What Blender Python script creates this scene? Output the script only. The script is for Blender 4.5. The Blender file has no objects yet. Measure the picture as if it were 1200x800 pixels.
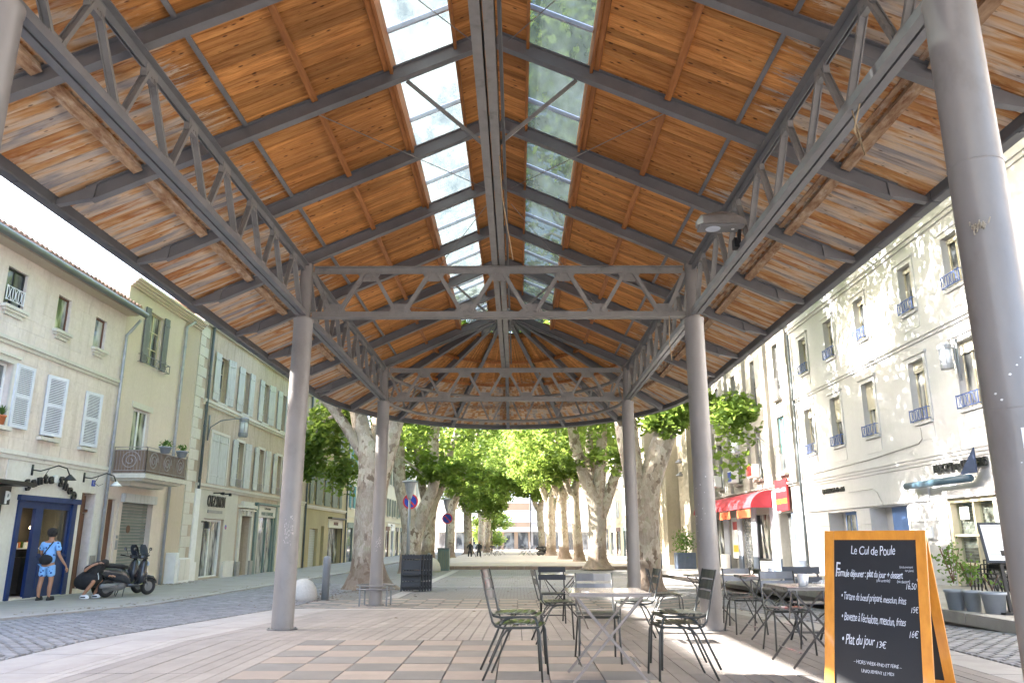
import bpy, bmesh, math, random
import numpy as np
from mathutils import Vector, Matrix, noise as mn
random.seed(7)
rng = np.random.default_rng(11)
R = math.radians
scene = bpy.context.scene
COL = scene.collection
# ------------------------------------------------------------------ camera
CZ = 1.2
cam = bpy.data.cameras.new('camera'); camo = bpy.data.objects.new('camera', cam); COL.objects.link(camo)
camo.location = (0, 0, CZ)
camo.rotation_euler = (R(90 + 14.4), 0, 0.0066)
cam.sensor_width = 36; cam.lens = 905 / 1200 * 36
cam.clip_start = .05; cam.clip_end = 2000
scene.camera = camo
# ------------------------------------------------------------------ sky, sun, exposure
SUN_AZ = R(-84)      # from +Y, negative = to the left
SUN_EL = R(31)
w = bpy.data.worlds.new('World'); scene.world = w; w.use_nodes = True
nt = w.node_tree; nt.nodes.clear()
so = nt.nodes.new('ShaderNodeOutputWorld'); bg = nt.nodes.new('ShaderNodeBackground'); sk = nt.nodes.new('ShaderNodeTexSky')
sk.sky_type = 'NISHITA'; sk.sun_disc = False; sk.sun_elevation = SUN_EL; sk.sun_rotation = SUN_AZ
sk.dust_density = 4.0; sk.air_density = .75; sk.ozone_density = .3; sk.altitude = 50
bg.inputs['Strength'].default_value = .15
nt.links.new(sk.outputs[0], bg.inputs[0]); nt.links.new(bg.outputs[0], so.inputs[0])
sun = bpy.data.lights.new('sun', 'SUN'); suno = bpy.data.objects.new('sun', sun); COL.objects.link(suno)
sun.energy = 3.0; sun.angle = R(.55); sun.color = (1, .965, .91)
sd = Vector((math.sin(SUN_AZ) * math.cos(SUN_EL), math.cos(SUN_AZ) * math.cos(SUN_EL), math.sin(SUN_EL)))
suno.rotation_euler = sd.to_track_quat('Z', 'Y').to_euler(); suno.location = (-30, 20, 40)
scene.view_settings.view_transform = 'Standard'; scene.view_settings.look = 'None'
scene.view_settings.gamma = 1; scene.view_settings.exposure = 3.74
scene.render.engine = 'CYCLES'
scene.cycles.use_denoising = True
scene.cycles.max_bounces = 7; scene.cycles.diffuse_bounces = 4; scene.cycles.transparent_max_bounces = 16
# ------------------------------------------------------------------ helpers
def gz(y):
    if y < 10.1: return 0.
    if y < 19.4: return -.33 * (y - 10.1) / 9.3
    if y < 40: return -.33 - .12 * (y - 19.4) / 20.6
    return -.45
WP = {}
def thing(name, label, cat, loc=(0, 0, 0), rz=0, group=None):
    o = bpy.data.objects.new(name, None); COL.objects.link(o)
    o.location = loc; o.rotation_euler = (0, 0, rz); o.empty_display_size = .2
    o['label'] = label; o['category'] = cat
    if group: o['group'] = group
    WP[o.name] = Vector(loc)
    return o
def tag(o, label, cat, group=None):
    o['label'] = label; o['category'] = cat
    if group: o['group'] = group
    return o
def kids(o): return [c for c in ALLK.get(o.name, [])]
ALLK = {}
def setpar(o, p):
    o.parent = p; ALLK.setdefault(p.name, []).append(o)
    WP[o.name] = WP.get(p.name, Vector())
def dup(root, loc, rz, label=None, group=None, scale=None):
    r = root.copy(); COL.objects.link(r); r.location = loc; r.rotation_euler = (0, 0, rz)
    WP[r.name] = Vector(loc)
    if scale: r.scale = scale
    if label: r['label'] = label
    if group: r['group'] = group
    for ch in kids(root):
        c = ch.copy(); COL.objects.link(c); setpar(c, r)
        for g in kids(ch):
            d = g.copy(); COL.objects.link(d); setpar(d, c)
    return r
class M:
    def __init__(s): s.v = []; s.f = []
    def add(s, vs, fs):
        k = len(s.v); s.v += [tuple(p) for p in vs]; s.f += [tuple(i + k for i in f) for f in fs]; return s
    def quad(s, a, b, c, d): return s.add([a, b, c, d], [(0, 1, 2, 3)])
    def box(s, x0, x1, y0, y1, z0, z1):
        if x0 > x1: x0, x1 = x1, x0
        return s.add([(x0, y0, z0), (x1, y0, z0), (x1, y1, z0), (x0, y1, z0), (x0, y0, z1), (x1, y0, z1), (x1, y1, z1), (x0, y1, z1)],
                     [(0, 3, 2, 1), (4, 5, 6, 7), (0, 1, 5, 4), (1, 2, 6, 5), (2, 3, 7, 6), (3, 0, 4, 7)])
    def obox(s, c, ax, ay, az):
        c = Vector(c); ax = Vector(ax); ay = Vector(ay); az = Vector(az)
        P = [c - ax - ay - az, c + ax - ay - az, c + ax + ay - az, c - ax + ay - az, c - ax - ay + az, c + ax - ay + az, c + ax + ay + az, c - ax + ay + az]
        return s.add(P, [(0, 3, 2, 1), (4, 5, 6, 7), (0, 1, 5, 4), (1, 2, 6, 5), (2, 3, 7, 6), (3, 0, 4, 7)])
    def bar(s, p0, p1, wd, ht, up=(0, 0, 1)):
        p0 = Vector(p0); p1 = Vector(p1); d = p1 - p0; L = d.length
        if L < 1e-6: return s
        d /= L; up = Vector(up); sx = d.cross(up)
        if sx.length < 1e-4: sx = d.cross(Vector((0, 1, 0)))
        sx.normalize(); u = sx.cross(d)
        return s.obox((p0 + p1) / 2, d * L / 2, sx * wd / 2, u * ht / 2)
    def tube(s, pts, r, n=8, cap=True, closed=False, jit=None):
        pts = [Vector(p) for p in pts]; N = len(pts)
        if not isinstance(r, (list, tuple)): r = [r] * N
        prev = None; k0 = len(s.v)
        for i, p in enumerate(pts):
            if closed: t = pts[(i + 1) % N] - pts[i - 1]
            else: t = pts[min(i + 1, N - 1)] - pts[max(i - 1, 0)]
            t.normalize()
            if prev is None:
                a = Vector((0, 0, 1)) if abs(t.z) < .9 else Vector((1, 0, 0))
                x = t.cross(a).normalized()
            else:
                x = prev - t * prev.dot(t)
                x = x.normalized() if x.length > 1e-5 else prev
            y = t.cross(x); prev = x
            for j in range(n):
                a = 2 * math.pi * j / n; rr = r[i]
                if jit: rr = jit(p, a, rr)
                s.v.append(tuple(p + (x * math.cos(a) + y * math.sin(a)) * rr))
        m = N if closed else N - 1
        for i in range(m):
            for j in range(n):
                a = k0 + i * n + j; b = k0 + i * n + (j + 1) % n
                c = k0 + ((i + 1) % N) * n + (j + 1) % n; d = k0 + ((i + 1) % N) * n + j
                s.f.append((a, b, c, d))
        if cap and not closed:
            s.f.append(tuple(k0 + j for j in reversed(range(n)))); s.f.append(tuple(k0 + (N - 1) * n + j for j in range(n)))
        return s
    def lathe(s, prof, c=(0, 0, 0), n=16, ax='z'):
        k0 = len(s.v)
        for r_, z_ in prof:
            for j in range(n):
                a = 2 * math.pi * j / n
                q = (r_ * math.cos(a), r_ * math.sin(a), z_)
                if ax == 'y': q = (q[0], q[2], q[1])
                if ax == 'x': q = (q[2], q[0], q[1])
                s.v.append((q[0] + c[0], q[1] + c[1], q[2] + c[2]))
        for i in range(len(prof) - 1):
            for j in range(n):
                s.f.append((k0 + i * n + j, k0 + i * n + (j + 1) % n, k0 + (i + 1) * n + (j + 1) % n, k0 + (i + 1) * n + j))
        s.f.append(tuple(k0 + j for j in reversed(range(n)))); s.f.append(tuple(k0 + (len(prof) - 1) * n + j for j in range(n)))
        return s
    def prism(s, poly, f0, f1):
        n = len(poly)
        vs = [f0(*p) for p in poly] + [f1(*p) for p in poly]
        return s.add(vs, [tuple(range(n)), tuple(range(2 * n - 1, n - 1, -1))] + [(i, i + n, (i + 1) % n + n, (i + 1) % n) for i in range(n)])
    def mesh(s, name, off=None, smooth=False):
        me = bpy.data.meshes.new(name)
        v = s.v if off is None else [(a - off[0], b - off[1], c - off[2]) for a, b, c in s.v]
        me.from_pydata(v, [], s.f)
        if smooth: me.polygons.foreach_set('use_smooth', [True] * len(me.polygons))
        return me
    def build(s, name, mat, parent=None, smooth=False, bev=0, sub=0, label=None, kind=None, local=False, fix=True):
        off = None
        if parent is not None and not local: off = WP.get(parent.name, Vector())
        me = s.mesh(name, off, smooth)
        if fix:
            bm = bmesh.new(); bm.from_mesh(me); bmesh.ops.recalc_face_normals(bm, faces=bm.faces)
            bm.to_mesh(me); bm.free()
        me.materials.append(mat)
        o = bpy.data.objects.new(name, me); COL.objects.link(o)
        if parent is not None: setpar(o, parent)
        else: WP[o.name] = Vector()
        if bev:
            b = o.modifiers.new('bevel', 'BEVEL'); b.width = bev; b.segments = 2; b.limit_method = 'ANGLE'
            if smooth is False: me.polygons.foreach_set('use_smooth', [True] * len(me.polygons)); 
            wn = o.modifiers.new('wn', 'WEIGHTED_NORMAL'); wn.keep_sharp = False
        if sub:
            b = o.modifiers.new('sub', 'SUBSURF'); b.levels = sub; b.render_levels = sub
        if label: o['label'] = label
        if kind: o['kind'] = kind
        return o
def inst(me, name, loc, parent=None, rot=(0, 0, 0), scale=(1, 1, 1), wp=True):
    o = bpy.data.objects.new(name, me); COL.objects.link(o)
    l = Vector(loc)
    if parent is not None:
        if wp: l = l - WP.get(parent.name, Vector())
        setpar(o, parent)
    o.location = l; o.rotation_euler = rot; o.scale = scale
    return o
def text(name, s, mat, mtx, size=.1, ext=.004, parent=None, shear=0, align='CENTER', space=1, sx=1, res=2, wt=0):
    cu = bpy.data.curves.new(name, 'FONT'); cu.body = s; cu.size = size; cu.extrude = ext; cu.shear = shear
    cu.align_x = align; cu.align_y = 'CENTER'; cu.space_character = space; cu.resolution_u = res; cu.offset = wt
    o = bpy.data.objects.new(name, cu); COL.objects.link(o)
    bpy.context.view_layer.update()
    me = bpy.data.meshes.new_from_object(o.evaluated_get(bpy.context.evaluated_depsgraph_get()))
    COL.objects.unlink(o); bpy.data.objects.remove(o)
    me.transform(mtx @ Matrix.Diagonal((sx, 1, 1, 1)))
    if parent is not None:
        me.transform(Matrix.Translation(-WP.get(parent.name, Vector())))
    me.materials.clear(); me.materials.append(mat)
    q = bpy.data.objects.new(name, me); COL.objects.link(q)
    if parent is not None: setpar(q, parent)
    return q
# ------------------------------------------------------------------ materials
def N(nt, t, **k):
    n = nt.nodes.new(t)
    for a, b in k.items():
        if a.startswith('i_'): n.inputs[a[2:].replace('_', ' ')].default_value = b
        else: setattr(n, a, b)
    return n
def c4(c): return (c[0], c[1], c[2], 1)
def hexc(h):
    o = []
    for i in (0, 2, 4):
        v = int(h[i:i + 2], 16) / 255
        o.append(v / 12.92 if v < .04045 else ((v + .055) / 1.055) ** 2.4)
    return tuple(o)
def mixc(nt, fac, a, b, mode='MIX'):
    m = nt.nodes.new('ShaderNodeMix'); m.data_type = 'RGBA'; m.blend_type = mode
    for s, v in ((0, fac), (6, a), (7, b)):
        if isinstance(v, (int, float)): m.inputs[s].default_value = v
        elif isinstance(v, tuple): m.inputs[s].default_value = c4(v)
        else: nt.links.new(v, m.inputs[s])
    return m.outputs[2]
def ramp(nt, fac, stops):
    r = nt.nodes.new('ShaderNodeValToRGB')
    while len(r.color_ramp.elements) < len(stops): r.color_ramp.elements.new(.5)
    for e, (p, c) in zip(r.color_ramp.elements, stops):
        e.position = p; e.color = c4(c) if isinstance(c, tuple) else (c, c, c, 1)
    nt.links.new(fac, r.inputs[0]); return r.outputs[0]
def noise(nt, vec, scale, detail=4, rough=.6, dist=0):
    n = N(nt, 'ShaderNodeTexNoise'); n.inputs['Scale'].default_value = scale; n.inputs['Detail'].default_value = detail
    n.inputs['Roughness'].default_value = rough; n.inputs['Distortion'].default_value = dist
    nt.links.new(vec, n.inputs['Vector']); return n.outputs['Fac']
def mapping(nt, vec, sc):
    m = N(nt, 'ShaderNodeMapping'); m.inputs['Scale'].default_value = sc; nt.links.new(vec, m.inputs['Vector']); return m.outputs[0]
def math_(nt, op, a, b=0., c=None):
    m = nt.nodes.new('ShaderNodeMath'); m.operation = op
    for i, v in enumerate((a, b) + ((c,) if c is not None else ())):
        if isinstance(v, (int, float)): m.inputs[i].default_value = v
        else: nt.links.new(v, m.inputs[i])
    return m.outputs[0]
def newmat(name):
    m = bpy.data.materials.new(name); m.use_nodes = True; nt = m.node_tree
    b = nt.nodes['Principled BSDF']; return m, nt, b
def coords(nt, world=True, rnd=False):
    if world:
        g = N(nt, 'ShaderNodeNewGeometry'); return g.outputs['Position']
    t = N(nt, 'ShaderNodeTexCoord'); v = t.outputs['Object']
    if rnd:
        oi = N(nt, 'ShaderNodeObjectInfo'); a = N(nt, 'ShaderNodeVectorMath', operation='SCALE'); 
        cb = N(nt, 'ShaderNodeCombineXYZ')
        for i in range(3): nt.links.new(oi.outputs['Random'], cb.inputs[i])
        nt.links.new(cb.outputs[0], a.inputs[0]); a.inputs['Scale'].default_value = 57.
        ad = N(nt, 'ShaderNodeVectorMath', operation='ADD'); nt.links.new(v, ad.inputs[0]); nt.links.new(a.outputs[0], ad.inputs[1]); v = ad.outputs[0]
    return v
def bump(nt, b, h, strength, dist=.01):
    n = N(nt, 'ShaderNodeBump'); n.inputs['Strength'].default_value = strength; n.inputs['Distance'].default_value = dist
    nt.links.new(h, n.inputs['Height']); nt.links.new(n.outputs[0], b.inputs['Normal'])
def pm(name, c1, c2=None, sc=6, rough=.6, metal=0, bmp=.15, bsc=40, world=True, rnd=0, stretch=(1, 1, 1), dirt=None, dsc=.8, dlo=.52, dhi=.75, rvar=.1, bd=.004, coat=0, spots=False):
    m, nt, b = newmat(name); c2 = c2 or tuple(x * .8 for x in c1)
    v = coords(nt, world, rnd=bool(rnd) and not world)
    vs = mapping(nt, v, stretch) if stretch != (1, 1, 1) else v
    n1 = noise(nt, vs, sc, 5, .62)
    col = mixc(nt, ramp(nt, n1, [(.3, 0.), (.7, 1.)]), c1, c2)
    if rnd:
        oi = N(nt, 'ShaderNodeObjectInfo'); ge = N(nt, 'ShaderNodeNewGeometry')
        r_ = math_(nt, 'FRACT', math_(nt, 'ADD', oi.outputs['Random'], ge.outputs['Random Per Island']))
        k = math_(nt, 'MULTIPLY_ADD', r_, rnd * 2, 1 - rnd)
        cb = N(nt, 'ShaderNodeCombineColor')
        for i in range(3): nt.links.new(k, cb.inputs[i])
        col = mixc(nt, 1., col, cb.outputs[0], 'MULTIPLY')
    if dirt:
        n2 = noise(nt, vs, dsc, 6, .7)
        col = mixc(nt, ramp(nt, n2, [(dlo, 0.), (dhi, 1.)]), col, dirt)
    if spots:
        st = noise(nt, v, .35, 7, .72)
        col = mixc(nt, math_(nt, 'MULTIPLY', ramp(nt, st, [(.42, 0.), (.68, 1.)]), .24), col, (.10, .095, .09))
        vo = N(nt, 'ShaderNodeTexVoronoi'); vo.inputs['Scale'].default_value = 1.9; nt.links.new(v, vo.inputs['Vector'])
        col = mixc(nt, ramp(nt, math_(nt, 'ADD', vo.outputs['Distance'], math_(nt, 'MULTIPLY', noise(nt, v, 14, 3), .05)), [(.035, .55), (.06, 0.)]), col, (.07, .065, .06))
    nt.links.new(col, b.inputs['Base Color'])
    b.inputs['Metallic'].default_value = metal
    if rvar:
        rr = math_(nt, 'MULTIPLY_ADD', n1, rvar * 2, rough - rvar); nt.links.new(rr, b.inputs['Roughness'])
    else: b.inputs['Roughness'].default_value = rough
    if coat: b.inputs['Coat Weight'].default_value = coat
    if bmp: bump(nt, b, noise(nt, vs, bsc, 4, .6), bmp, bd)
    return m
def plaster(name, c1, c2, dirt, streak=.5, bsc=25, stain=(.16, .14, .1), mid=0.):
    m, nt, b = newmat(name); P = coords(nt)
    a = noise(nt, P, .55, 6, .65); f = noise(nt, P, 9, 4, .6)
    col = mixc(nt, ramp(nt, a, [(.3, 0.), (.7, 1.)]), c1, c2)
    col = mixc(nt, ramp(nt, f, [(.35, .0), (.8, .35)]), col, dirt)
    s = noise(nt, mapping(nt, P, (3.2, 3.2, .32)), 1.3, 6, .75)
    col = mixc(nt, math_(nt, 'MULTIPLY', ramp(nt, s, [(.5, 0.), (.8, 1.)]), streak), col, dirt)
    s2 = noise(nt, P, 1.7, 8, .8)
    col = mixc(nt, ramp(nt, s2, [(.63, 0.), (.78, .8)]), col, stain)
    nt.links.new(col, b.inputs['Base Color']); b.inputs['Roughness'].default_value = .9
    b.inputs['Specular IOR Level'].default_value = .2
    bump(nt, b, noise(nt, P, bsc, 6, .7), .35, .01)
    return m
def wood_ceiling():
    m, nt, b = newmat('pine boards weathered at the eaves')
    g = N(nt, 'ShaderNodeNewGeometry'); P = g.outputs['Position']
    oi = N(nt, 'ShaderNodeObjectInfo')
    rnd = math_(nt, 'FRACT', math_(nt, 'ADD', oi.outputs['Random'], g.outputs['Random Per Island']))
    sep = N(nt, 'ShaderNodeSeparateXYZ'); nt.links.new(P, sep.inputs[0])
    cb = N(nt, 'ShaderNodeCombineXYZ')
    nt.links.new(sep.outputs[0], cb.inputs[0])
    nt.links.new(sep.outputs[1], cb.inputs[1])
    nt.links.new(math_(nt, 'MULTIPLY', rnd, 37.), cb.inputs[2])
    V = cb.outputs[0]
    Vs = mapping(nt, V, (1.2, 14, 1))
    gr = noise(nt, Vs, 1.6, 8, .72, .6)
    base = ramp(nt, gr, [(.28, (.22, .08, .021)), (.45, (.49, .207, .057)), (.62, (.68, .33, .105)), (.8, (.78, .45, .17))])
    k = math_(nt, 'MULTIPLY_ADD', rnd, .62, .66)
    cc = N(nt, 'ShaderNodeCombineColor')
    for i in range(3): nt.links.new(k, cc.inputs[i])
    base = mixc(nt, 1., base, cc.outputs[0], 'MULTIPLY')
    big = noise(nt, P, .55, 3, .5)
    base = mixc(nt, ramp(nt, big, [(.4, 0.), (.75, .45)]), base, (.24, .08, .02))
    # knots
    vo = N(nt, 'ShaderNodeTexVoronoi'); vo.inputs['Scale'].default_value = 7.0; vo.inputs['Randomness'].default_value = 1
    nt.links.new(mapping(nt, V, (.75, 1.7, 1)), vo.inputs['Vector'])
    base = mixc(nt, ramp(nt, vo.outputs['Distance'], [(.09, .95), (.17, 0.)]), base, (.085, .03, .012))
    # weathering beyond the column line: wear measured from the roof's axis
    dx = math_(nt, 'ABSOLUTE', math_(nt, 'ADD', sep.outputs[0], .35))
    dy = math_(nt, 'MULTIPLY', math_(nt, 'MAXIMUM', math_(nt, 'SUBTRACT', sep.outputs[1], 19.4), 0.), .833)
    d = math_(nt, 'POWER', math_(nt, 'ADD', math_(nt, 'POWER', dx, 2.), math_(nt, 'POWER', dy, 2.)), .5)
    nz = noise(nt, mapping(nt, V, (.8, 7, 1)), 1.7, 8, .8)
    wz = math_(nt, 'ADD', math_(nt, 'MULTIPLY', math_(nt, 'SUBTRACT', d, 3.0), .36), math_(nt, 'SUBTRACT', nz, .42))
    wf = ramp(nt, wz, [(.10, 0.), (.15, 1.)])
    pt = noise(nt, mapping(nt, V, (.38, 1.5, 1)), 1.5, 5, .62, .5)
    tone = math_(nt, 'ADD', pt, math_(nt, 'MULTIPLY', math_(nt, 'SUBTRACT', rnd, .5), .16))
    wcol = ramp(nt, tone, [(.33, (.30, .285, .285)), (.40, (.47, .40, .34)), (.47, (.66, .51, .36)), (.535, (.56, .30, .12)), (.60, (.40, .155, .045)), (.68, (.62, .47, .33)), (.76, (.36, .33, .32))])
    fg = noise(nt, mapping(nt, V, (.7, 16, 1)), 1.6, 6, .75)
    wcol = mixc(nt, ramp(nt, fg, [(.30, .65), (.46, 0.)]), wcol, (.17, .065, .025))
    wcol = mixc(nt, ramp(nt, fg, [(.56, 0.), (.70, .55)]), wcol, (.76, .66, .54))
    wcol = mixc(nt, ramp(nt, vo.outputs['Distance'], [(.08, .8), (.15, 0.)]), wcol, (.10, .06, .04))
    base = mixc(nt, wf, base, wcol)
    nt.links.new(base, b.inputs['Base Color']); b.inputs['Roughness'].default_value = .62
    b.inputs['Specular IOR Level'].default_value = .25
    bump(nt, b, gr, .25, .004)
    return m
def bark():
    m, nt, b = newmat('plane tree bark'); P = coords(nt, False, True)
    wv = N(nt, 'ShaderNodeVectorMath', operation='ADD'); nt.links.new(P, wv.inputs[0])
    nn = N(nt, 'ShaderNodeTexNoise'); nn.inputs['Scale'].default_value = 3.5; nn.inputs['Detail'].default_value = 6; nt.links.new(P, nn.inputs['Vector'])
    sc_ = N(nt, 'ShaderNodeVectorMath', operation='SCALE'); sc_.inputs['Scale'].default_value = .42; nt.links.new(nn.outputs['Color'], sc_.inputs[0]); nt.links.new(sc_.outputs[0], wv.inputs[1])
    V = mapping(nt, wv.outputs[0], (1.25, 1.25, .72))
    vo = N(nt, 'ShaderNodeTexVoronoi'); vo.inputs['Scale'].default_value = 6.0; nt.links.new(V, vo.inputs['Vector'])
    sp = N(nt, 'ShaderNodeSeparateColor'); nt.links.new(vo.outputs['Color'], sp.inputs[0])
    col = ramp(nt, sp.outputs[0], [(.0, (.56, .49, .41)), (.3, (.42, .35, .28)), (.5, (.30, .235, .18)), (.62, (.50, .46, .37)), (.8, (.17, .125, .09)), (.92, (.37, .35, .25))])
    col.node.color_ramp.interpolation = 'CONSTANT'
    n1 = noise(nt, P, 1.1, 4, .6)
    col = mixc(nt, ramp(nt, n1, [(.42, 0.), (.60, .8)]), col, (.40, .345, .285))
    f = noise(nt, mapping(nt, P, (3, 3, .8)), 7, 7, .8)
    col = mixc(nt, ramp(nt, f, [(.45, 0.), (.75, .7)]), col, (.15, .115, .085))
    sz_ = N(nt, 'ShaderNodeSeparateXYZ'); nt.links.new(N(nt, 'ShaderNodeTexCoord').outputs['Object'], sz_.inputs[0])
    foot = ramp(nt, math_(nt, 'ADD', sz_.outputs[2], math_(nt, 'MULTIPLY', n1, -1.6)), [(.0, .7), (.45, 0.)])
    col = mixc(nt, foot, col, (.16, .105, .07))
    nt.links.new(col, b.inputs['Base Color']); b.inputs['Roughness'].default_value = .85
    hh = math_(nt, 'ADD', math_(nt, 'MULTIPLY', sp.outputs[0], .35), f)
    bump(nt, b, hh, .7, .03)
    return m
def leafmat(name, c1, c2, tr):
    m, nt, b = newmat(name); nt.nodes.remove(b)
    g = N(nt, 'ShaderNodeNewGeometry')
    col = mixc(nt, g.outputs['Random Per Island'], c1, c2)
    df = N(nt, 'ShaderNodeBsdfPrincipled'); df.inputs['Roughness'].default_value = .5; nt.links.new(col, df.inputs['Base Color'])
    df.inputs['Specular IOR Level'].default_value = .3
    tl = N(nt, 'ShaderNodeBsdfTranslucent'); nt.links.new(mixc(nt, .5, col, tr), tl.inputs[0])
    mx = N(nt, 'ShaderNodeMixShader'); mx.inputs[0].default_value = .6
    nt.links.new(df.outputs[0], mx.inputs[1]); nt.links.new(tl.outputs[0], mx.inputs[2])
    nt.links.new(mx.outputs[0], nt.nodes['Material Output'].inputs[0]); return m
def glassmat(name, film=(.8, .85, .85), f_tr=.6, f_tl=.25, rough=.05, streak=True, tint=(.9, .95, .93)):
    m, nt, b = newmat(name); nt.nodes.remove(b)
    P = coords(nt)
    t = N(nt, 'ShaderNodeBsdfTransparent'); t.inputs[0].default_value = c4(tint)
    tl = N(nt, 'ShaderNodeBsdfTranslucent'); tl.inputs[0].default_value = c4(film)
    gl = N(nt, 'ShaderNodeBsdfGlossy'); gl.inputs['Roughness'].default_value = rough
    m1 = N(nt, 'ShaderNodeMixShader'); m2 = N(nt, 'ShaderNodeMixShader')
    n_ = noise(nt, mapping(nt, P, (1.5, .6, 1.5)), 1.4, 6, .7)
    if streak: nt.links.new(ramp(nt, n_, [(.35, max(0., f_tl * .45)), (.7, min(1., f_tl * 1.6))]), m1.inputs[0])
    else: m1.inputs[0].default_value = f_tl
    nt.links.new(t.outputs[0], m1.inputs[1]); nt.links.new(tl.outputs[0], m1.inputs[2])
    lw = N(nt, 'ShaderNodeLayerWeight'); lw.inputs[0].default_value = .35
    nt.links.new(math_(nt, 'MULTIPLY_ADD', math_(nt, 'POWER', lw.outputs['Facing'], 2.5), .45, .05), m2.inputs[0])
    nt.links.new(m1.outputs[0], m2.inputs[1]); nt.links.new(gl.outputs[0], m2.inputs[2])
    nt.links.new(m2.outputs[0], nt.nodes['Material Output'].inputs[0]); return m
def darkglass(name, c=(.03, .035, .04), c2=(.16, .17, .17), sc=1.2):
    m, nt, b = newmat(name); P = coords(nt)
    n = noise(nt, mapping(nt, P, (1, 1.6, .5)), sc, 3, .5)
    nt.links.new(mixc(nt, ramp(nt, n, [(.42, 0.), (.6, 1.)]), c, c2), b.inputs['Base Color'])
    b.inputs['Roughness'].default_value = .06; b.inputs['Specular IOR Level'].default_value = .9
    return m
MT = {}
MT['steel'] = pm('grey painted steel', (.19, .19, .195), (.15, .15, .155), 3, .48, 0, .12, 60, dirt=(.11, .105, .10), dsc=1.6, dlo=.6, dhi=.85, coat=.1)
MT['steel_truss'] = pm('warm grey painted truss steel', (.25, .24, .225), (.20, .19, .18), 5, .5, 0, .12, 60, dirt=(.11, .10, .09), dsc=2.5, dlo=.58, dhi=.8)
MT['column'] = pm('light grey painted column steel', (.245, .23, .22), (.195, .182, .175), 2.2, .42, 0, .08, 50, stretch=(1, 1, .5), dirt=(.15, .13, .115), dsc=1.1, dlo=.55, dhi=.8, coat=.12)
MT['gutter'] = pm('dark grey gutter steel', (.11, .113, .12), (.085, .087, .092), 2, .5, 0, .1, 50)
MT['board'] = wood_ceiling()
MT['beam_wood'] = pm('orange pine purlin', (.47, .19, .05), (.27, .09, .02), 4, .6, 0, .3, 30, stretch=(6, .6, 6), rnd=.15)
MT['beam_old'] = pm('weathered purlin', (.52, .36, .22), (.20, .085, .035), 3.2, .75, 0, .5, 30, stretch=(5, 1.5, 5), dirt=(.60, .50, .39), dsc=2.0)
MT['skyglass'] = glassmat('milky skylight glass', (.11, .135, .135), .6, .45, .06, True, (.07, .085, .082))
MT['glass'] = glassmat('shop window glass', (.5, .5, .5), .9, .02, .02, False)
MT['dark'] = darkglass('dark window glass')
MT['dark2'] = darkglass('window glass with pale curtain', (.05, .055, .06), (.42, .42, .40), 1.8)
MT['black'] = pm('black painted metal', (.017, .018, .02), (.012, .012, .014), 8, .42, 0, .05, 60, rvar=.06)
MT['chair'] = pm('dark green grey lacquered metal', (.042, .046, .042), (.028, .031, .029), 9, .35, .0, .05, 60, rvar=.08, coat=.15)
MT['chairgrey'] = pm('grey lacquered metal slats', (.17, .165, .155), (.13, .125, .12), 9, .3, 0, .04, 60, rvar=.06, coat=.2)
MT['table'] = pm('beige lacquered table metal', (.27, .235, .21), (.22, .195, .175), 7, .22, 0, .03, 60, rvar=.05, coat=.4)
MT['tabledark'] = pm('dark brown table metal', (.06, .052, .048), (.045, .04, .036), 7, .3, 0, .03, 60, rvar=.05, coat=.3)
MT['tabletopd'] = pm('grey brown table top', (.22, .20, .18), (.17, .155, .14), 7, .28, 0, .03, 60, rvar=.05, coat=.3)
MT['white'] = pm('white paint', (.78, .78, .77), (.68, .68, .67), 5, .5, 0, .06, 40)
MT['shutter_w'] = pm('white shutter paint', (.66, .68, .73), (.56, .58, .64), 5, .55, 0, .1, 50)
MT['shutter_b'] = pm('pale blue grey shutter paint', (.53, .54, .53), (.44, .45, .44), 3, .6, 0, .2, 40, stretch=(3, 3, .5), dirt=(.30, .28, .24), dsc=2.5)
MT['shutter_g'] = pm('grey green shutter paint', (.20, .22, .18), (.15, .165, .13), 3, .65, 0, .2, 40, stretch=(3, 3, .5))
MT['shutter_t'] = pm('turquoise shutter paint', (.12, .30, .31), (.1, .24, .26), 3, .6)
MT['shutter_d'] = pm('dark grey shutter paint', (.16, .16, .165), (.12, .12, .125), 3, .5)
MT['blue'] = pm('deep blue shopfront paint', (.008, .032, .13), (.006, .024, .10), 4, .55, 0, .06, 40)
MT['blue2'] = pm('light blue door paint', (.10, .19, .42), (.08, .15, .34), 4, .5, 0, .06, 40)
MT['bluerail'] = pm('blue railing paint', (.05, .10, .30), (.04, .08, .24), 6, .45)
MT['brown'] = pm('old brown door wood', (.17, .075, .04), (.09, .04, .025), 4, .6, 0, .3, 30, stretch=(4, 4, .6))
MT['rail'] = pm('dull iron railing', (.36, .33, .32), (.26, .23, .22), 8, .6)
MT['pipe'] = pm('zinc downpipe', (.40, .41, .43), (.31, .32, .34), 4, .45, .3, .05, 40)
MT['pipe_d'] = pm('dark green grey downpipe', (.10, .12, .13), (.07, .085, .09), 4, .5)
MT['zinc'] = pm('zinc gutter', (.20, .215, .22), (.16, .175, .18), 3, .5, .2)
MT['tile'] = pm('clay roof tile', (.35, .20, .14), (.20, .13, .10), 5, .85, 0, .3, 30, rnd=.3, dirt=(.11, .10, .09), dsc=3)
MT['b1'] = plaster('weathered cream limestone', (.76, .675, .615), (.64, .565, .51), (.44, .36, .30), .75)
MT['b1base'] = plaster('painted off white base', (.72, .69, .65), (.64, .61, .56), (.48, .44, .38), .45)
MT['b2'] = plaster('yellow cream render', (.67, .58, .50), (.61, .53, .45), (.49, .41, .34), .4)
MT['b2side'] = plaster('peach render', (.58, .48, .38), (.50, .42, .33), (.43, .36, .28), .4)
MT['b3'] = plaster('mossy ochre limestone', (.57, .475, .385), (.44, .365, .29), (.26, .215, .16), .95, stain=(.13, .11, .08))
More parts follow.
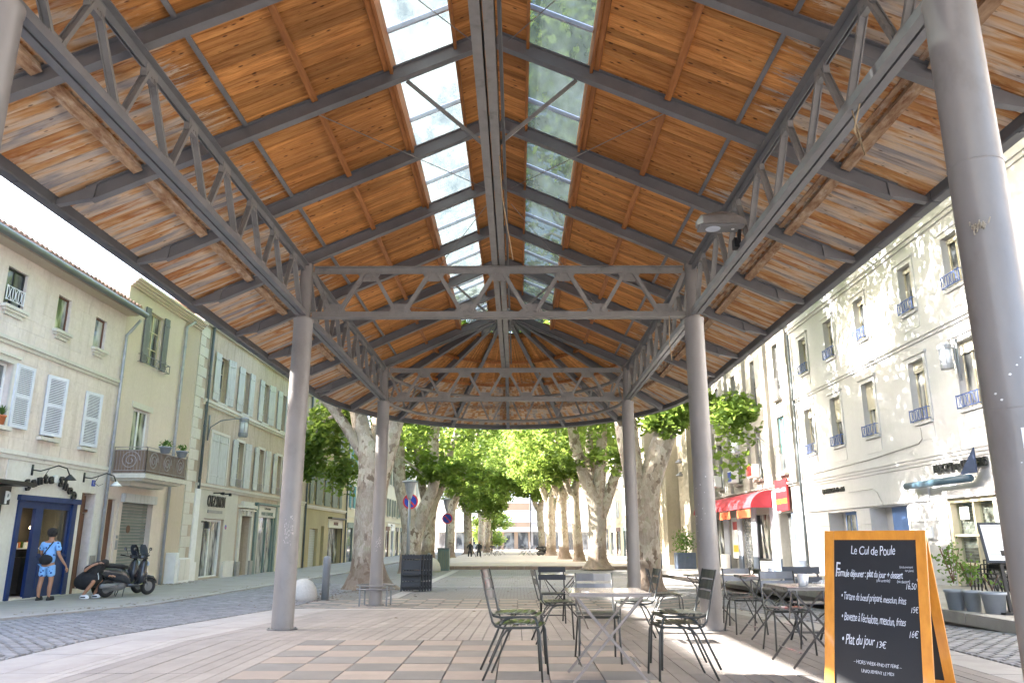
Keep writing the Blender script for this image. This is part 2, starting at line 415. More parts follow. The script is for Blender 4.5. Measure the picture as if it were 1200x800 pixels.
MT['b3base'] = plaster('cream shop stone', (.60, .57, .50), (.52, .49, .42), (.40, .37, .31), .4)
MT['b4'] = plaster('mustard yellow render', (.46, .385, .24), (.38, .32, .2), (.29, .25, .16), .5)
MT['b5'] = plaster('cream far house', (.68, .62, .50), (.60, .55, .44), (.5, .45, .36), .3)
MT['r1'] = plaster('white cream render', (.49, .485, .49), (.445, .44, .445), (.37, .365, .365), .4, stain=(.19, .187, .185))
MT['r2'] = plaster('grey cream render', (.34, .32, .295), (.29, .275, .25), (.21, .20, .18), .6)
MT['r3'] = plaster('church limestone', (.38, .335, .265), (.31, .275, .215), (.22, .19, .14), .8)
MT['end1'] = plaster('pale orange house', (.25, .185, .13), (.23, .17, .12), (.2, .16, .12), .2)
MT['end2'] = plaster('white house', (.25, .245, .24), (.23, .225, .22), (.2, .2, .19), .2)
MT['trim'] = plaster('light stone trim', (.66, .63, .56), (.58, .55, .48), (.44, .41, .34), .5)
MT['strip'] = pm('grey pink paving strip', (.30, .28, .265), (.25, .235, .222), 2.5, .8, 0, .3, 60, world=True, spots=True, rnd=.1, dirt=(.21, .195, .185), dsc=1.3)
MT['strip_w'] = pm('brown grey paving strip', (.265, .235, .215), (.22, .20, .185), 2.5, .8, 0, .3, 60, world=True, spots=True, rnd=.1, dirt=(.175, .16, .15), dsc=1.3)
MT['slabp'] = pm('pink beige slab', (.315, .27, .24), (.275, .238, .212), 3, .78, 0, .3, 60, world=True, spots=True, rnd=.09, dirt=(.26, .23, .21), dsc=1.5)
MT['slabg'] = pm('blue grey slab', (.185, .185, .185), (.155, .155, .155), 3, .78, 0, .3, 60, world=True, spots=True, rnd=.1, dirt=(.23, .22, .21), dsc=1.5)
MT['kerb'] = pm('pale kerb stone', (.40, .38, .365), (.35, .33, .315), 3, .8, 0, .3, 60, world=True, spots=True, rnd=.07, dirt=(.30, .28, .265), dsc=1)
MT['sett'] = pm('blue grey sett', (.30, .295, .295), (.225, .22, .225), 5, .8, 0, .35, 50, world=True, spots=True, rnd=.22)
MT['joint'] = pm('dark joint sand', (.085, .075, .07), (.065, .06, .055), 9, .95, 0, .3, 60)
MT['sidewalk'] = pm('worn stone sidewalk', (.34, .315, .29), (.28, .26, .24), 1.6, .85, 0, .25, 40, dirt=(.24, .22, .2), dsc=.7)
MT['plaza'] = pm('gritty pale plaza ground', (.42, .37, .31), (.33, .29, .25), 1.3, .95, 0, .4, 30, dirt=(.26, .22, .18), dsc=.6)
MT['bark'] = bark()
MT['leaf'] = leafmat('plane leaves', (.065, .125, .022), (.13, .20, .045), (.42, .55, .10))
MT['leaf_sunlit'] = leafmat('plane leaves in sunlit colour', (.09, .16, .03), (.17, .24, .055), (.50, .64, .14))  # lighter copy of the plane leaves, sunlight put into the colour
MT['plantleaf'] = leafmat('plant leaves', (.05, .11, .03), (.12, .2, .05), (.25, .4, .08))
MT['slate'] = pm('black chalkboard', (.009, .0095, .012), (.014, .015, .018), 2.5, .55, 0, .04, 60, world=False, dirt=(.028, .029, .033), dsc=2.2, dlo=.55, dhi=.8)
MT['chalk'] = pm('chalk pen white', (.80, .82, .88), (.66, .68, .75), 30, .8, 0, 0)
MT['honey'] = pm('honey varnished wood', (.82, .34, .045), (.66, .24, .028), 3, .32, 0, .12, 40, world=False, stretch=(7, 7, 1.1), rvar=.05, coat=.3)
MT['skin'] = pm('tan skin', (.42, .22, .13), (.36, .18, .11), 6, .5, 0, .05, 60, world=False)
MT['hair'] = pm('black curly hair', (.012, .01, .01), (.03, .025, .022), 30, .6, 0, 1., 35, world=False, bd=.03)
MT['cloth_b'] = pm('black cloth', (.018, .018, .02), (.012, .012, .013), 8, .85, 0, .4, 12, world=False)
MT['rubber'] = pm('black rubber', (.02, .02, .022), (.014, .014, .015), 8, .7, 0, .1, 30, world=False)
MT['scoot'] = pm('dark grey scooter plastic', (.035, .037, .042), (.025, .027, .032), 8, .25, 0, .02, 30, world=False, rvar=.04, coat=.5)
MT['chrome'] = pm('brushed metal', (.6, .6, .6), (.5, .5, .5), 20, .25, .9, 0, world=False)
MT['red'] = pm('red plastic', (.55, .02, .02), (.4, .015, .015), 8, .3, 0, 0, world=False)
MT['orange'] = pm('orange canvas', (.42, .08, .02), (.34, .06, .02), 8, .8, 0, .2, 20)
MT['redcanvas'] = pm('red awning canvas', (.38, .03, .04), (.30, .025, .035), 4, .8, 0, .2, 20)
MT['redsign'] = pm('red sign panel', (.36, .018, .025), (.30, .015, .02), 4, .4)
MT['yellow'] = pm('yellow lettering', (.75, .45, .03), None, 4, .5)
MT['navy'] = pm('navy canvas', (.02, .035, .08), (.015, .028, .065), 4, .8)
MT['steelblue'] = pm('blue grey awning box', (.035, .07, .10), (.028, .055, .08), 4, .5)
MT['cream'] = pm('cream window frame', (.52, .46, .33), (.45, .40, .28), 4, .5)
MT['brickr'] = pm('grey brown brick', (.26, .23, .21), (.16, .14, .13), 5, .85, 0, .4, 40, rnd=.3)
MT['terracotta'] = pm('terracotta', (.55, .17, .06), (.46, .14, .05), 6, .7)
MT['potg'] = pm('grey plastic pot', (.30, .33, .37), (.25, .28, .32), 5, .5, world=False)
MT['granite'] = pm('white granite', (.56, .54, .50), (.46, .44, .41), 20, .75, 0, .3, 60)
MT['bollard'] = pm('blue grey bollard', (.22, .235, .25), (.18, .195, .21), 4, .4)
MT['signblue'] = pm('road sign blue', (.02, .06, .42), None, 4, .35)
MT['signred'] = pm('road sign red', (.60, .03, .03), None, 4, .35)
MT['purple'] = pm('purple sticker', (.25, .12, .5), None, 4, .5)
MT['grilles'] = pm('grey green roller slat', (.20, .215, .20), (.16, .175, .165), 3, .5, 0, .1, 30)
MT['green_d'] = pm('dull green shop paint', (.14, .20, .19), (.11, .16, .155), 4, .5)
MT['grey_p'] = pm('lilac grey pillar paint', (.42, .43, .50), (.36, .37, .43), 3, .5)
MT['slateb'] = pm('slate blue plinth', (.08, .10, .14), (.06, .08, .11), 4, .5)
MT['interior'] = pm('dim interior', (.05, .042, .034), (.02, .018, .016), 1.5, .8)
MT['plaque'] = pm('grey plaque', (.3, .29, .27), None, 8, .5)
# ================================================================== SETTING: ground
def sheet(name, x0, x1, ys, dz, mat, nx=1, zf=gz):
    m = M(); xs = [x0 + (x1 - x0) * i / nx for i in range(nx + 1)]
    for j, y in enumerate(ys):
        for x in xs: m.v.append((x, y, zf(y) + dz))
    for j in range(len(ys) - 1):
        for i in range(nx):
            a = j * (nx + 1) + i; m.f.append((a, a + 1, a + nx + 2, a + nx + 1))
    o = m.build(name, mat, kind='structure', fix=False); return o
YS = [-60, -20, -6, 0, 4, 8, 10.1, 13, 15, 17, 19.4, 22, 26, 30, 35, 40, 45, 60, 90, 140, 260, 900]
sheet('ground', -700, 700, YS, -.05, MT['sidewalk'])
HF = sheet('hall_floor', -5.27, 4.85, [-8, 0, 4, 8, 10.1, 13, 15, 17, 19.4, 21.9], -.02, MT['joint'])
def piece(m, x0, x1, y0, y1, h=.012, ch=.006, zf=gz, tilt=0):
    za, zb = zf(y0), zf(y1)
    t0 = tilt
    m.add([(x0, y0, za - .04), (x1, y0, za - .04), (x1, y1, zb - .04), (x0, y1, zb - .04),
           (x0 + ch, y0 + ch, za + h + t0), (x1 - ch, y0 + ch, za + h), (x1 - ch, y1 - ch, zb + h), (x0 + ch, y1 - ch, zb + h + t0)],
          [(4, 5, 6, 7), (0, 1, 5, 4), (1, 2, 6, 5), (2, 3, 7, 6), (3, 0, 4, 7)])
def pieces(name, lst, mat, parent, h=.008, ch=.003, zf=gz):
    cache = {}
    for (x0, x1, y0, y1) in lst:
        za, zb = zf(y0), zf(y1)
        k = (round(x1 - x0, 3), round(y1 - y0, 3), round(zb - za, 4))
        if k not in cache:
            m = M(); W, L, D = x1 - x0, y1 - y0, zb - za
            m.add([(0, 0, -.04), (W, 0, -.04), (W, L, D - .04), (0, L, D - .04), (ch, ch, h), (W - ch, ch, h), (W - ch, L - ch, D + h), (ch, L - ch, D + h)],
                  [(4, 5, 6, 7), (0, 1, 5, 4), (1, 2, 6, 5), (2, 3, 7, 6), (3, 0, 4, 7)])
            me = m.mesh(name); me.materials.append(mat); cache[k] = me
        inst(cache[k], name, (x0, y0, za + random.uniform(-.0015, .0015)), parent)
SP = .165; lst = []; lst2 = []
rows = [2.7, 5.2, 7.65, 10.1, 12.3, 14.9, 17.5]
def strip_row(x0, x1, r):
    n = round((x1 - x0) / SP); w_ = (x1 - x0) / n
    for k in range(n):
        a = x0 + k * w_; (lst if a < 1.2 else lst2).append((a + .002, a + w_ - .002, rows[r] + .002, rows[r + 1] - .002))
for r in range(3): strip_row(-4.05, -2.59, r); strip_row(1.25, 4.33, r)
for r in (3, 4, 5): strip_row(-4.05, 4.33, r)
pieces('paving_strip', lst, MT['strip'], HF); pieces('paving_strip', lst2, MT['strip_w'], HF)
P1 = []; P2 = []
for i in range(8):
    for j in range(13):
        q = (-2.59 + .48 * i + .003, -2.59 + .48 * (i + 1) - .003, 10.1 - .46 * (j + 1) + .003, 10.1 - .46 * j - .003)
        (P1 if (i + j) % 2 else P2).append(q)
pieces('checker_slab', P1, MT['slabp'], HF); pieces('checker_slab', P2, MT['slabg'], HF)
K = []
for (xa, xb) in ((-5.27, -4.75), (-4.75, -4.28), (4.33, 4.85)):
    for r in range(6):
        for q in range(2):
            h_ = (rows[r + 1] - rows[r]) / 2; K.append((xa + .003, xb - .003, rows[r] + q * h_ + .003, rows[r] + (q + 1) * h_ - .003))
for xa in (-4.28, -4.165): 
    for r in range(6): K.append((xa + .002, xa + .113, rows[r] + .003, rows[r + 1] - .003))
x = -5.27
while x < 4.8: K.append((x + .003, min(x + .95, 4.85) - .003, 17.5, 18.1)); x += .95
pieces('kerb_stone', K, MT['kerb'], HF)
m1 = M(); m2 = M()
for i in range(21):
    for j in range(8): piece((m1 if (i + j) % 2 else m2), -5.27 + .48 * i + .003, -5.27 + .48 * (i + 1) - .003, 18.1 + .47 * j + .003, 18.1 + .47 * (j + 1) - .003)
m1.build('far_slab', MT['slabp'], HF, kind='stuff'); m2.build('far_slab', MT['slabg'], HF, kind='stuff')
# back part of the hall floor behind the camera
m1 = M()
for i in range(21):
    for j in range(20): piece(m1, -5.27 + .48 * i + .003, -5.27 + .48 * (i + 1) - .003, -7.2 + .48 * j + .003, -7.2 + .48 * (j + 1) - .003)
m1.build('floor_slab', MT['slabp'], HF, kind='stuff')
# setts
def setts(S, x0, x1, y0, ymid, y1, sx=.19, sy=.115):
    cand = []
    nx = int(round((x1 - x0) / sx)); y = y0; r = 0
    while y < y1:
        for i in range(-1, nx + 1):
            a = x0 + (i + (.5 if r % 2 else 0)) * sx
            a0, a1 = max(a, x0), min(a + sx, x1)
            if a1 - a0 > .05: cand.append((a0 + .005, a1 - .005, y + .005, y + sy - .005))
        y += sy; r += 1
    vis = [c for c in cand if c[2] >= ymid]
    near = vis[:150]; rest = [c for c in cand if c[2] < ymid] + vis[150:]
    nm = M()
    for c in rest: piece(nm, *c, h=.018 + random.uniform(-.004, .004), ch=.014, tilt=random.uniform(-.003, .003))
    nm.build('setts', MT['sett'], S, kind='stuff')
    pieces('sett', near, MT['sett'], S, .018, .014)
LS = sheet('left_street', -8.75, -5.27, [-8, 0, 4, 8, 10.1, 13, 15, 17, 19.4, 22, 26, 30, 35, 40, 48], -.004, MT['joint'])
setts(LS, -8.75, -5.27, 3, 9.2, 30)
RS = sheet('right_street', 4.85, 6.7, [-8, 0, 4, 8, 10.1, 13, 15, 17, 19.4, 22, 26, 30, 35, 40, 48], -.004, MT['joint'])
setts(RS, 4.85, 6.7, 3, 8.2, 26)
def bricktex(name, c1, c2, mo, sx, sy):
    m, nt, b = newmat(name); P = coords(nt)
    br = N(nt, 'ShaderNodeTexBrick'); nt.links.new(mapping(nt, P, (1 / sx, 1 / sx, 1)), br.inputs[0])
    br.inputs['Color1'].default_value = c4(c1); br.inputs['Color2'].default_value = c4(c2); br.inputs['Mortar'].default_value = c4(mo)
    br.inputs['Scale'].default_value = 1; br.inputs['Brick Width'].default_value = 1; br.inputs['Row Height'].default_value = sy / sx; br.inputs['Mortar Size'].default_value = .05
    n = noise(nt, P, .6, 6, .7)
    col = mixc(nt, ramp(nt, n, [(.4, 0.), (.75, .7)]), br.outputs[0], (.17, .15, .135))
    nt.links.new(col, b.inputs['Base Color']); b.inputs['Roughness'].default_value = .9
    bump(nt, b, br.outputs['Fac'], -.4, .01); return m
MT['farsett'] = bricktex('far cobbles', (.23, .225, .22), (.18, .18, .18), (.11, .10, .095), .2, .11)
sheet('far_road_left', -8.75, -5.27, [30, 35, 40, 48, 70, 110], .012, MT['farsett'])
sheet('square_cobbles', -5.27, 6.7, [21.9, 26, 30, 35, 40, 46.4], .004, MT['farsett'])
def strips(name, L, mat, h=.02):
    mm = M()
    for q in L: piece(mm, *q, h=h)
    return mm.build(name, mat, kind='structure')
strips('stone_bands', [(-5.2 + 1.0 * i, -5.2 + 1.0 * i + .99, y, y + .35) for y in (27.8, 36.5) for i in range(11)] + [(-3.6, -3.25, 22 + 1.2 * j, 23.19 + 1.2 * j) for j in range(19)], MT['kerb'], .014)
# left sidewalk and right raised platform
def kerbed(name, x0, x1, y0, y1, h, mat, kx, step=1.0, zf=gz):
    mm = M(); y = y0
    ys = [y0]
    while ys[-1] < y1: ys.append(min(ys[-1] + 2.5, y1))
    for a, b_ in zip(ys, ys[1:]):
        za, zb = zf(a) + h, zf(b_) + h
        mm.add([(x0, a, za), (x1, a, za), (x1, b_, zb), (x0, b_, zb)], [(0, 1, 2, 3)])
    for q in (x0, x1):
        for a, b_ in zip(ys, ys[1:]): mm.add([(q, a, zf(a) + h), (q, b_, zf(b_) + h), (q, b_, zf(b_) - .3), (q, a, zf(a) - .3)], [(0, 1, 2, 3)])
    o = mm.build(name, mat, kind='structure')
    L = []; y = y0
    n = 0
    while y < y1 - .1:
        e = min(y + step, y1)
        k = M(); piece(k, kx[0], kx[1], y + .004, e - .004, h=h + .006, ch=.012, zf=zf)
        k.v = [(a, b_, c if i > 3 else c - .1) for i, (a, b_, c) in enumerate(k.v)]
        if n < 40: k.build('kerb_stone', MT['kerb'], o)
        y = e; n += 1
    return o
LSW = kerbed('left_sidewalk', -12.9, -8.95, -6, 110, .045, MT['sidewalk'], (-8.95, -8.70), 1.2)
def rzf(y):
    if y < 16: return .12
    if y < 31: return .12 - .17 * (y - 16) / 15
    if y < 45: return -.05 - .3 * (y - 31) / 14
    return -.35
RSW = kerbed('right_platform', 6.95, 11, -6, 45, .02, MT['sidewalk'], (6.66, 6.95), 1.3, zf=rzf)
# raised square under the trees
pm_ = M(); pm_.box(-5.6, 6.4, 46.5, 125, -.6, -.27)
SQ = pm_.build('raised_square', MT['plaza'], kind='structure')
mm = M()
for i in range(12): piece(mm, -5.6 + i, -5.6 + i + .99, 46.2, 46.55, h=.19, ch=.01)
mm.v = [(a, b_, c if k % 8 > 3 else c - .2) for k, (a, b_, c) in enumerate(mm.v)]
mm.build('step_stones', pm('brown step stone', (.28, .20, .16), (.20, .15, .12), 3, .85), SQ)
fr = M(); fr.box(-60, 60, 125, 139, -.6, -.44); fr.build('far_road', MT['sidewalk'], kind='structure')
fr = M(); fr.box(6.95, 30, 45.1, 125, -.7, -.40); fr.build('church_forecourt', MT['plaza'], kind='structure')
# small debris: fallen leaves and bark on the ground
deb = M()
for i in range(900):
    c = random.choice([(-4.9, 25.4, 2.4, 1.6), (4, 25, 2.5, 1.6), (-5.5, 22, 1, 3), (-8.9, 20, .25, 14), (5, 15, 1, 8), (0, 30, 4, 10), (-12.5, 29.5, .4, 1.5)])
    x = random.gauss(c[0], c[2] * .6); y = random.gauss(c[1], c[3] * .6)
    if y < 13: continue
    s = random.uniform(.02, .06); a = random.uniform(0, 6.28); z = gz(y) + (.062 if x < -8.7 else .03)
    deb.add([(x + s * math.cos(a), y + s * math.sin(a), z), (x - s * math.sin(a) * .6, y + s * math.cos(a) * .6, z + .012), (x - s * math.cos(a), y - s * math.sin(a), z + .004), (x + s * .5 * math.sin(a), y - .5 * s * math.cos(a), z + .01)], [(0, 1, 2, 3)])
deb.build('fallen_leaves', pm('dry brown leaf litter', (.19, .12, .06), (.10, .07, .04), 8, .9), kind='stuff', fix=False)

# ================================================================== THE MARKET HALL
XC = -.295; SL = .446
def zs(w_): return 7.1 - SL * w_
H = thing('market_hall', 'open market hall with orange pine board ceiling, grey steel trusses and two glazed ridge strips', 'market hall', (XC, 8, 0))
Y0, Y1 = -3.6, 19.4
# ceiling boards
PWI = .115
def plank_mesh(s):
    m = M(); pr = [(-.0562, .022), (-.0562, .011), (-.048, 0), (.048, 0), (.0562, .011), (.0562, .022)]
    n = len(pr); vs = []
    for w_ in (1.18, 4.86):
        for (y, z) in pr: vs.append((s * w_, y, zs(w_) + z))
    m.add(vs, [tuple(range(n)), tuple(range(2 * n - 1, n - 1, -1))] + [(i, (i + 1) % n, (i + 1) % n + n, i + n) for i in range(n)])
    return m
for s in (-1, 1):
    me = plank_mesh(s).mesh('ceiling_board'); me.materials.append(MT['board'])
    bm = bmesh.new(); bm.from_mesh(me); bmesh.ops.recalc_face_normals(bm, faces=bm.faces); bm.to_mesh(me); bm.free()
    rest = M(); k = 0; y = Y1 - PWI / 2
    while y > Y0:
        if k < 142: inst(me, 'ceiling_board', (XC, y, random.uniform(-.003, .003)), H)
        else:
            pmh = plank_mesh(s); rest.add([(a + XC, b_ + y, c) for a, b_, c in pmh.v], pmh.f)
        y -= PWI; k += 1
    rest.build('ceiling_boards', MT['board'], H, kind='stuff')
    rd = M(); y = Y1 - PWI / 2
    while y > Y0:
        for a, b_ in (((0.02, .425)),):
            rd.add([(XC + s * a, y - .054, zs(a)), (XC + s * b_, y - .054, zs(b_)), (XC + s * b_, y + .054, zs(b_)), (XC + s * a, y + .054, zs(a)),
                    (XC + s * a, y - .057, zs(a) + .02), (XC + s * b_, y - .057, zs(b_) + .02), (XC + s * b_, y + .057, zs(b_) + .02), (XC + s * a, y + .057, zs(a) + .02)],
                   [(0, 1, 2, 3), (0, 1, 5, 4), (1, 2, 6, 5), (2, 3, 7, 6), (3, 0, 4, 7), (4, 5, 6, 7)])
        y -= PWI
    rd.build('ridge_boards', MT['board'], H, kind='stuff')
    rc = M()
    for a, b_ in ((-.02, .43), (1.17, 4.90)):
        rc.add([(XC + s * q, yy, zs(q) + .035 + t) for t in (0, .04) for yy in (Y0, Y1) for q in (a, b_)], [(0, 1, 3, 2), (4, 5, 7, 6), (0, 1, 5, 4), (2, 3, 7, 6), (0, 2, 6, 4), (1, 3, 7, 5)])
    rc.build('roof_covering', MT['gutter'], H)
# apse boards (radial)
KY = 1.2
def ky(r): return 1 + .065 * r
def ap(r, th, dz=0): return (XC + r * math.cos(th), Y1 + ky(r) * r * math.sin(th), zs(r) + dz)
ab = M(); NB = 152
for i in range(NB):
    a0 = math.pi * (i + .03) / NB; a1 = math.pi * (i + .97) / NB
    r0, r1 = 1.02, 4.86
    ab.add([ap(r0, a0), ap(r1, a0), ap(r1, a1), ap(r0, a1), ap(r0, math.pi * i / NB, .02), ap(r1, math.pi * i / NB, .02), ap(r1, math.pi * (i + 1) / NB, .02), ap(r0, math.pi * (i + 1) / NB, .02)],
           [(0, 1, 2, 3), (0, 1, 5, 4), (1, 2, 6, 5), (2, 3, 7, 6), (3, 0, 4, 7)])
ab.build('apse_boards', MT['board'], H, kind='stuff')
rc = M()
for i in range(48):
    a0 = math.pi * i / 48; a1 = math.pi * (i + 1) / 48
    rc.add([ap(1.0, a0, .04), ap(4.9, a0, .04), ap(4.9, a1, .04), ap(1.0, a1, .04)], [(0, 1, 2, 3)])
rc.build('roof_covering', MT['gutter'], H)
# skylights
RY = [-3.4 + 1.9 * i for i in range(13)]
for s in (-1, 1):
    for i, ya in enumerate(RY[:-1]):
        yb = ya + 1.9; yt = yb - .5
        for (p, q) in ((ya + .0, yt - .035), (yt + .035, yb)):
            g = M(); a, b_ = .445, 1.155
            g.add([(XC + s * a, p, zs(a) + .14), (XC + s * b_, p, zs(b_) + .14), (XC + s * b_, q, zs(b_) + .14), (XC + s * a, q, zs(a) + .14)], [(0, 1, 2, 3)])
            g.build('glass_pane', MT['skyglass'], H)
        tb = M(); a, b_ = .45, 1.15
        for (yy, hh, zz) in ((yt, .055, .13), (yt - .03, .02, .10)) + (tuple((ya + .32 * q, .05, .11) for q in range(1, 4)) if ya > 15 else ()):
            tb.bar((XC + s * a, yy, zs(a) + zz), (XC + s * b_, yy, zs(b_) + zz), hh, .05)
        tb.build('glazing_bar', pm('pale aluminium', (.55, .60, .70), (.46, .51, .60), 4, .35, .2, 0) if 'alu' not in MT else MT['alu'], H)
        if 'alu' not in MT: MT['alu'] = bpy.data.materials['pale aluminium']
    for w_, tt in ((.43, 1), (1.17, 1)):
        for i, ya in enumerate(RY[:-1]):
            u = M(); u.box(XC + s * w_ - .018, XC + s * w_ + .018, ya, ya + 1.897, zs(w_) - .09, zs(w_) + .15)
            u.build('skylight_kerb', MT['beam_wood'], H)
for i in range(8):
    a0 = math.pi * i / 8; a1 = math.pi * (i + 1) / 8
    g = M(); g.add([ap(.12, a0, .10), ap(1.03, a0, .10), ap(1.03, a1, .10), ap(.12, a1, .10)], [(0, 1, 2, 3)]); g.build('glass_pane', MT['skyglass'], H)
# rafters
def ibeam(m, p0, p1, wd=.10, dp=.18, t=.012):
    p0 = Vector(p0); p1 = Vector(p1); d = (p1 - p0).normalized(); sx = d.cross(Vector((0, 0, 1))).normalized(); u = sx.cross(d)
    for o_, ww, hh in ((dp / 2 - t / 2, wd, t), (-dp / 2 + t / 2, wd, t), (0, .016, dp - 2 * t - .001)):
        m.bar(p0 + u * o_, p1 + u * o_, ww, hh)
for ya in RY:
    for s in (-1, 1):
        m = M(); ibeam(m, (XC + s * .05, ya, zs(.05) - .115), (XC + s * 4.52, ya, zs(4.52) - .115))
        r_ = m.build('rafter', MT['steel'], H)
        e = M(); e.prism([(4.44, zs(4.44) - .03), (4.87, zs(4.87) - .03), (4.87, 4.835), (4.46, zs(4.46) - .195)], lambda u, z: (XC + s * u, ya - .04, z), lambda u, z: (XC + s * u, ya + .04, z)); e.build('end_bracket', MT['steel'], r_)
for i in range(0, 9):
    th = math.pi * i / 8
    m = M()
    pa = ap(.15, th, -.115 - (.02 if i in (0, 8) else 0)); pb = ap(4.80, th, -.115)
    if i in (0, 8): pa = (pa[0], pa[1] + .12, pa[2]); pb = (pb[0], pb[1] + .12, pb[2])
    ibeam(m, pa, pb); m.build('rafter', MT['steel'], H)
hub = M(); hub.lathe([(.2, 6.55), (.24, 6.62), (.24, 6.95), (.1, 7.05)], (XC, Y1 + .1, 0), 16); hub.build('apex_hub', MT['steel'], H)
# purlins
for s in (-1, 1):
    for i, ya in enumerate(RY[:-1]):
        a, b_ = ya + .055, ya + 1.845
        for w_, wd, dp, mt in ((1.235, .06, .05, 'beam_wood'), (2.05, .075, .085, 'beam_wood'), (2.82, .05, .05, 'steel'), (4.0, .11, .10, 'beam_old')):
            m = M(); m.bar((XC + s * w_, a, zs(w_) - dp / 2 - .002), (XC + s * w_, b_, zs(w_) - dp / 2 - .002), wd, dp, (s * SL, 0, 1))
            if w_ == 4.0: m.bar((XC + s * (w_ - .1), a, zs(w_ - .1) - .02), (XC + s * (w_ - .1), b_, zs(w_ - .1) - .02), .05, .04, (s * SL, 0, 1))
            m.build('purlin', MT[mt], H)
for r_, mt in ((1.08, 'beam_wood'), (2.05, 'beam_wood'), (3.0, 'beam_wood'), (4.0, 'beam_old')):
    for i in range(8):
        m = M()
        for k in range(2):
            a0 = math.pi * (i + k / 2) / 8; a1 = math.pi * (i + (k + 1) / 2) / 8
            m.bar(ap(r_, a0, -.04), ap(r_, a1, -.04), .07, .08)
        m.build('purlin', MT[mt], H)
# ridge girder: two channels
g = M()
for s in (-1, 1):
    g.box(XC + s * .012, XC + s * .105, -3.4, 19.55, 5.49, 5.50 + .012)
    g.box(XC + s * .012, XC + s * .022, -3.4, 19.55, 5.50 + .014, 5.76)
    g.box(XC + s * .012, XC + s * .105, -3.4, 19.55, 5.762, 5.774)
for i in range(24):
    y = -3 + .97 * i
    for s in (-1, 1): g.box(XC + s * .024, XC + s * .1, y, y + .012, 5.514, 5.76)
GD = g.build('ridge_girder', MT['steel_truss'], H)
g = M()
g.box(XC + .13, XC + .16, -3.4, 19.5, 5.60, 5.86); g.build('cable_tray', MT['gutter'], H)
for yy in (.4, 8.0, 15.6):
    for s in (-1, 1):
        m = M(); m.bar((XC + s * 1.0, yy + .08, zs(1.0) - .2), (XC + s * .08, yy + .08, 5.62), .045, .02, (0, 1, 0)); m.build('strut', MT['steel_truss'], H)
for yy in (4.2, 11.8, 19.4):
    m = M(); m.box(XC - .05, XC + .05, yy - .05, yy + .05, 5.78, zs(.05) - .2); m.build('king_post', MT['steel'], H)
for (ya, yb) in ((8.0, 11.8), (4.2, 8.0), (15.6, 11.8), (15.6, 19.4)):
    for s in (-1, 1):
        m = M(); m.tube([(XC + s * 2.0, ya, zs(2.0) - .24), (XC + s * .2, yb - (.3 if yb > ya else -.3), zs(.2) - .3)], .006, 5); m.build('tie_rod', MT['steel_truss'], H)
# longitudinal trusses
ZB0, ZB1, ZT0, ZT1 = 4.62, 4.72, 5.36, 5.46
for s in (-1, 1):
    X = XC + s * 3.1
    for c0, c1 in ((-3.4, 4.2), (4.2, 11.8), (11.8, 19.4)):
        m = M(); a, b_ = c0 + .17, c1 - .17
        for q in (-1, 1):
            m.box(X + q * .011, X + q * .085, a, b_, ZB0, ZB0 + .012); m.box(X + q * .011, X + q * .021, a, b_, ZB0 + .012, ZB1)
            m.box(X + q * .011, X + q * .085, a, b_, ZT1 - .012, ZT1); m.box(X + q * .011, X + q * .021, a, b_, ZT0, ZT1 - .012)
            m.box(X + q * .075, X + q * .085, a, b_, ZB0 + .012, ZB1 - .02)
        T = m.build('longitudinal_truss', MT['steel'], H)
        tops = [c0 + .18 + .95 * k for k in range(9) if c0 + .18 + .95 * k < c1 - .1]
        for k, yt in enumerate(tops):
            for (yb_) in (yt - .41, yt + .54):
                if yb_ < a or yb_ > b_: continue
                dm = M()
                sg = 1 if yb_ > yt else -1
                for q in (-1, 1): dm.bar((X + q * .030, yt + sg * .05, ZT0 - .01), (X + q * .030, yb_ - sg * .05, ZB1 + .01), .010, .036, (0, 1, 0))
                dm.bar((X, yt + sg * .05, ZT0 - .01), (X, yb_ - sg * .05, ZB1 + .01), .05, .008, (0, 1, 0))
                dm.build('diagonal', MT['steel_truss'], T)
        for yt in tops:
            gm = M(); gm.box(X - .028, X + .028, yt - .11, yt + .11, ZT0 - .07, ZT0 + .06)
            for dy in (-.07, 0, .07):
                for q in (-1, 1): gm.lathe([(.012, q * .028), (.010, q * .036)], (X, yt + dy, ZT0 - .03), 6, 'x')
            gm.build('gusset_plate', MT['steel_truss'], T)
            if a < yt - .41 < b_: gm = M(); gm.box(X - .028, X + .028, yt - .41 - .11, yt - .41 + .11, ZB1 - .02, ZB1 + .07); gm.build('gusset_plate', MT['steel_truss'], T)
    for ya in RY:
        m = M(); m.box(X - .03, X + .03, ya - .025, ya + .025, ZT1, zs(3.1) - .2); m.build('stub_post', MT['steel_truss'], H)
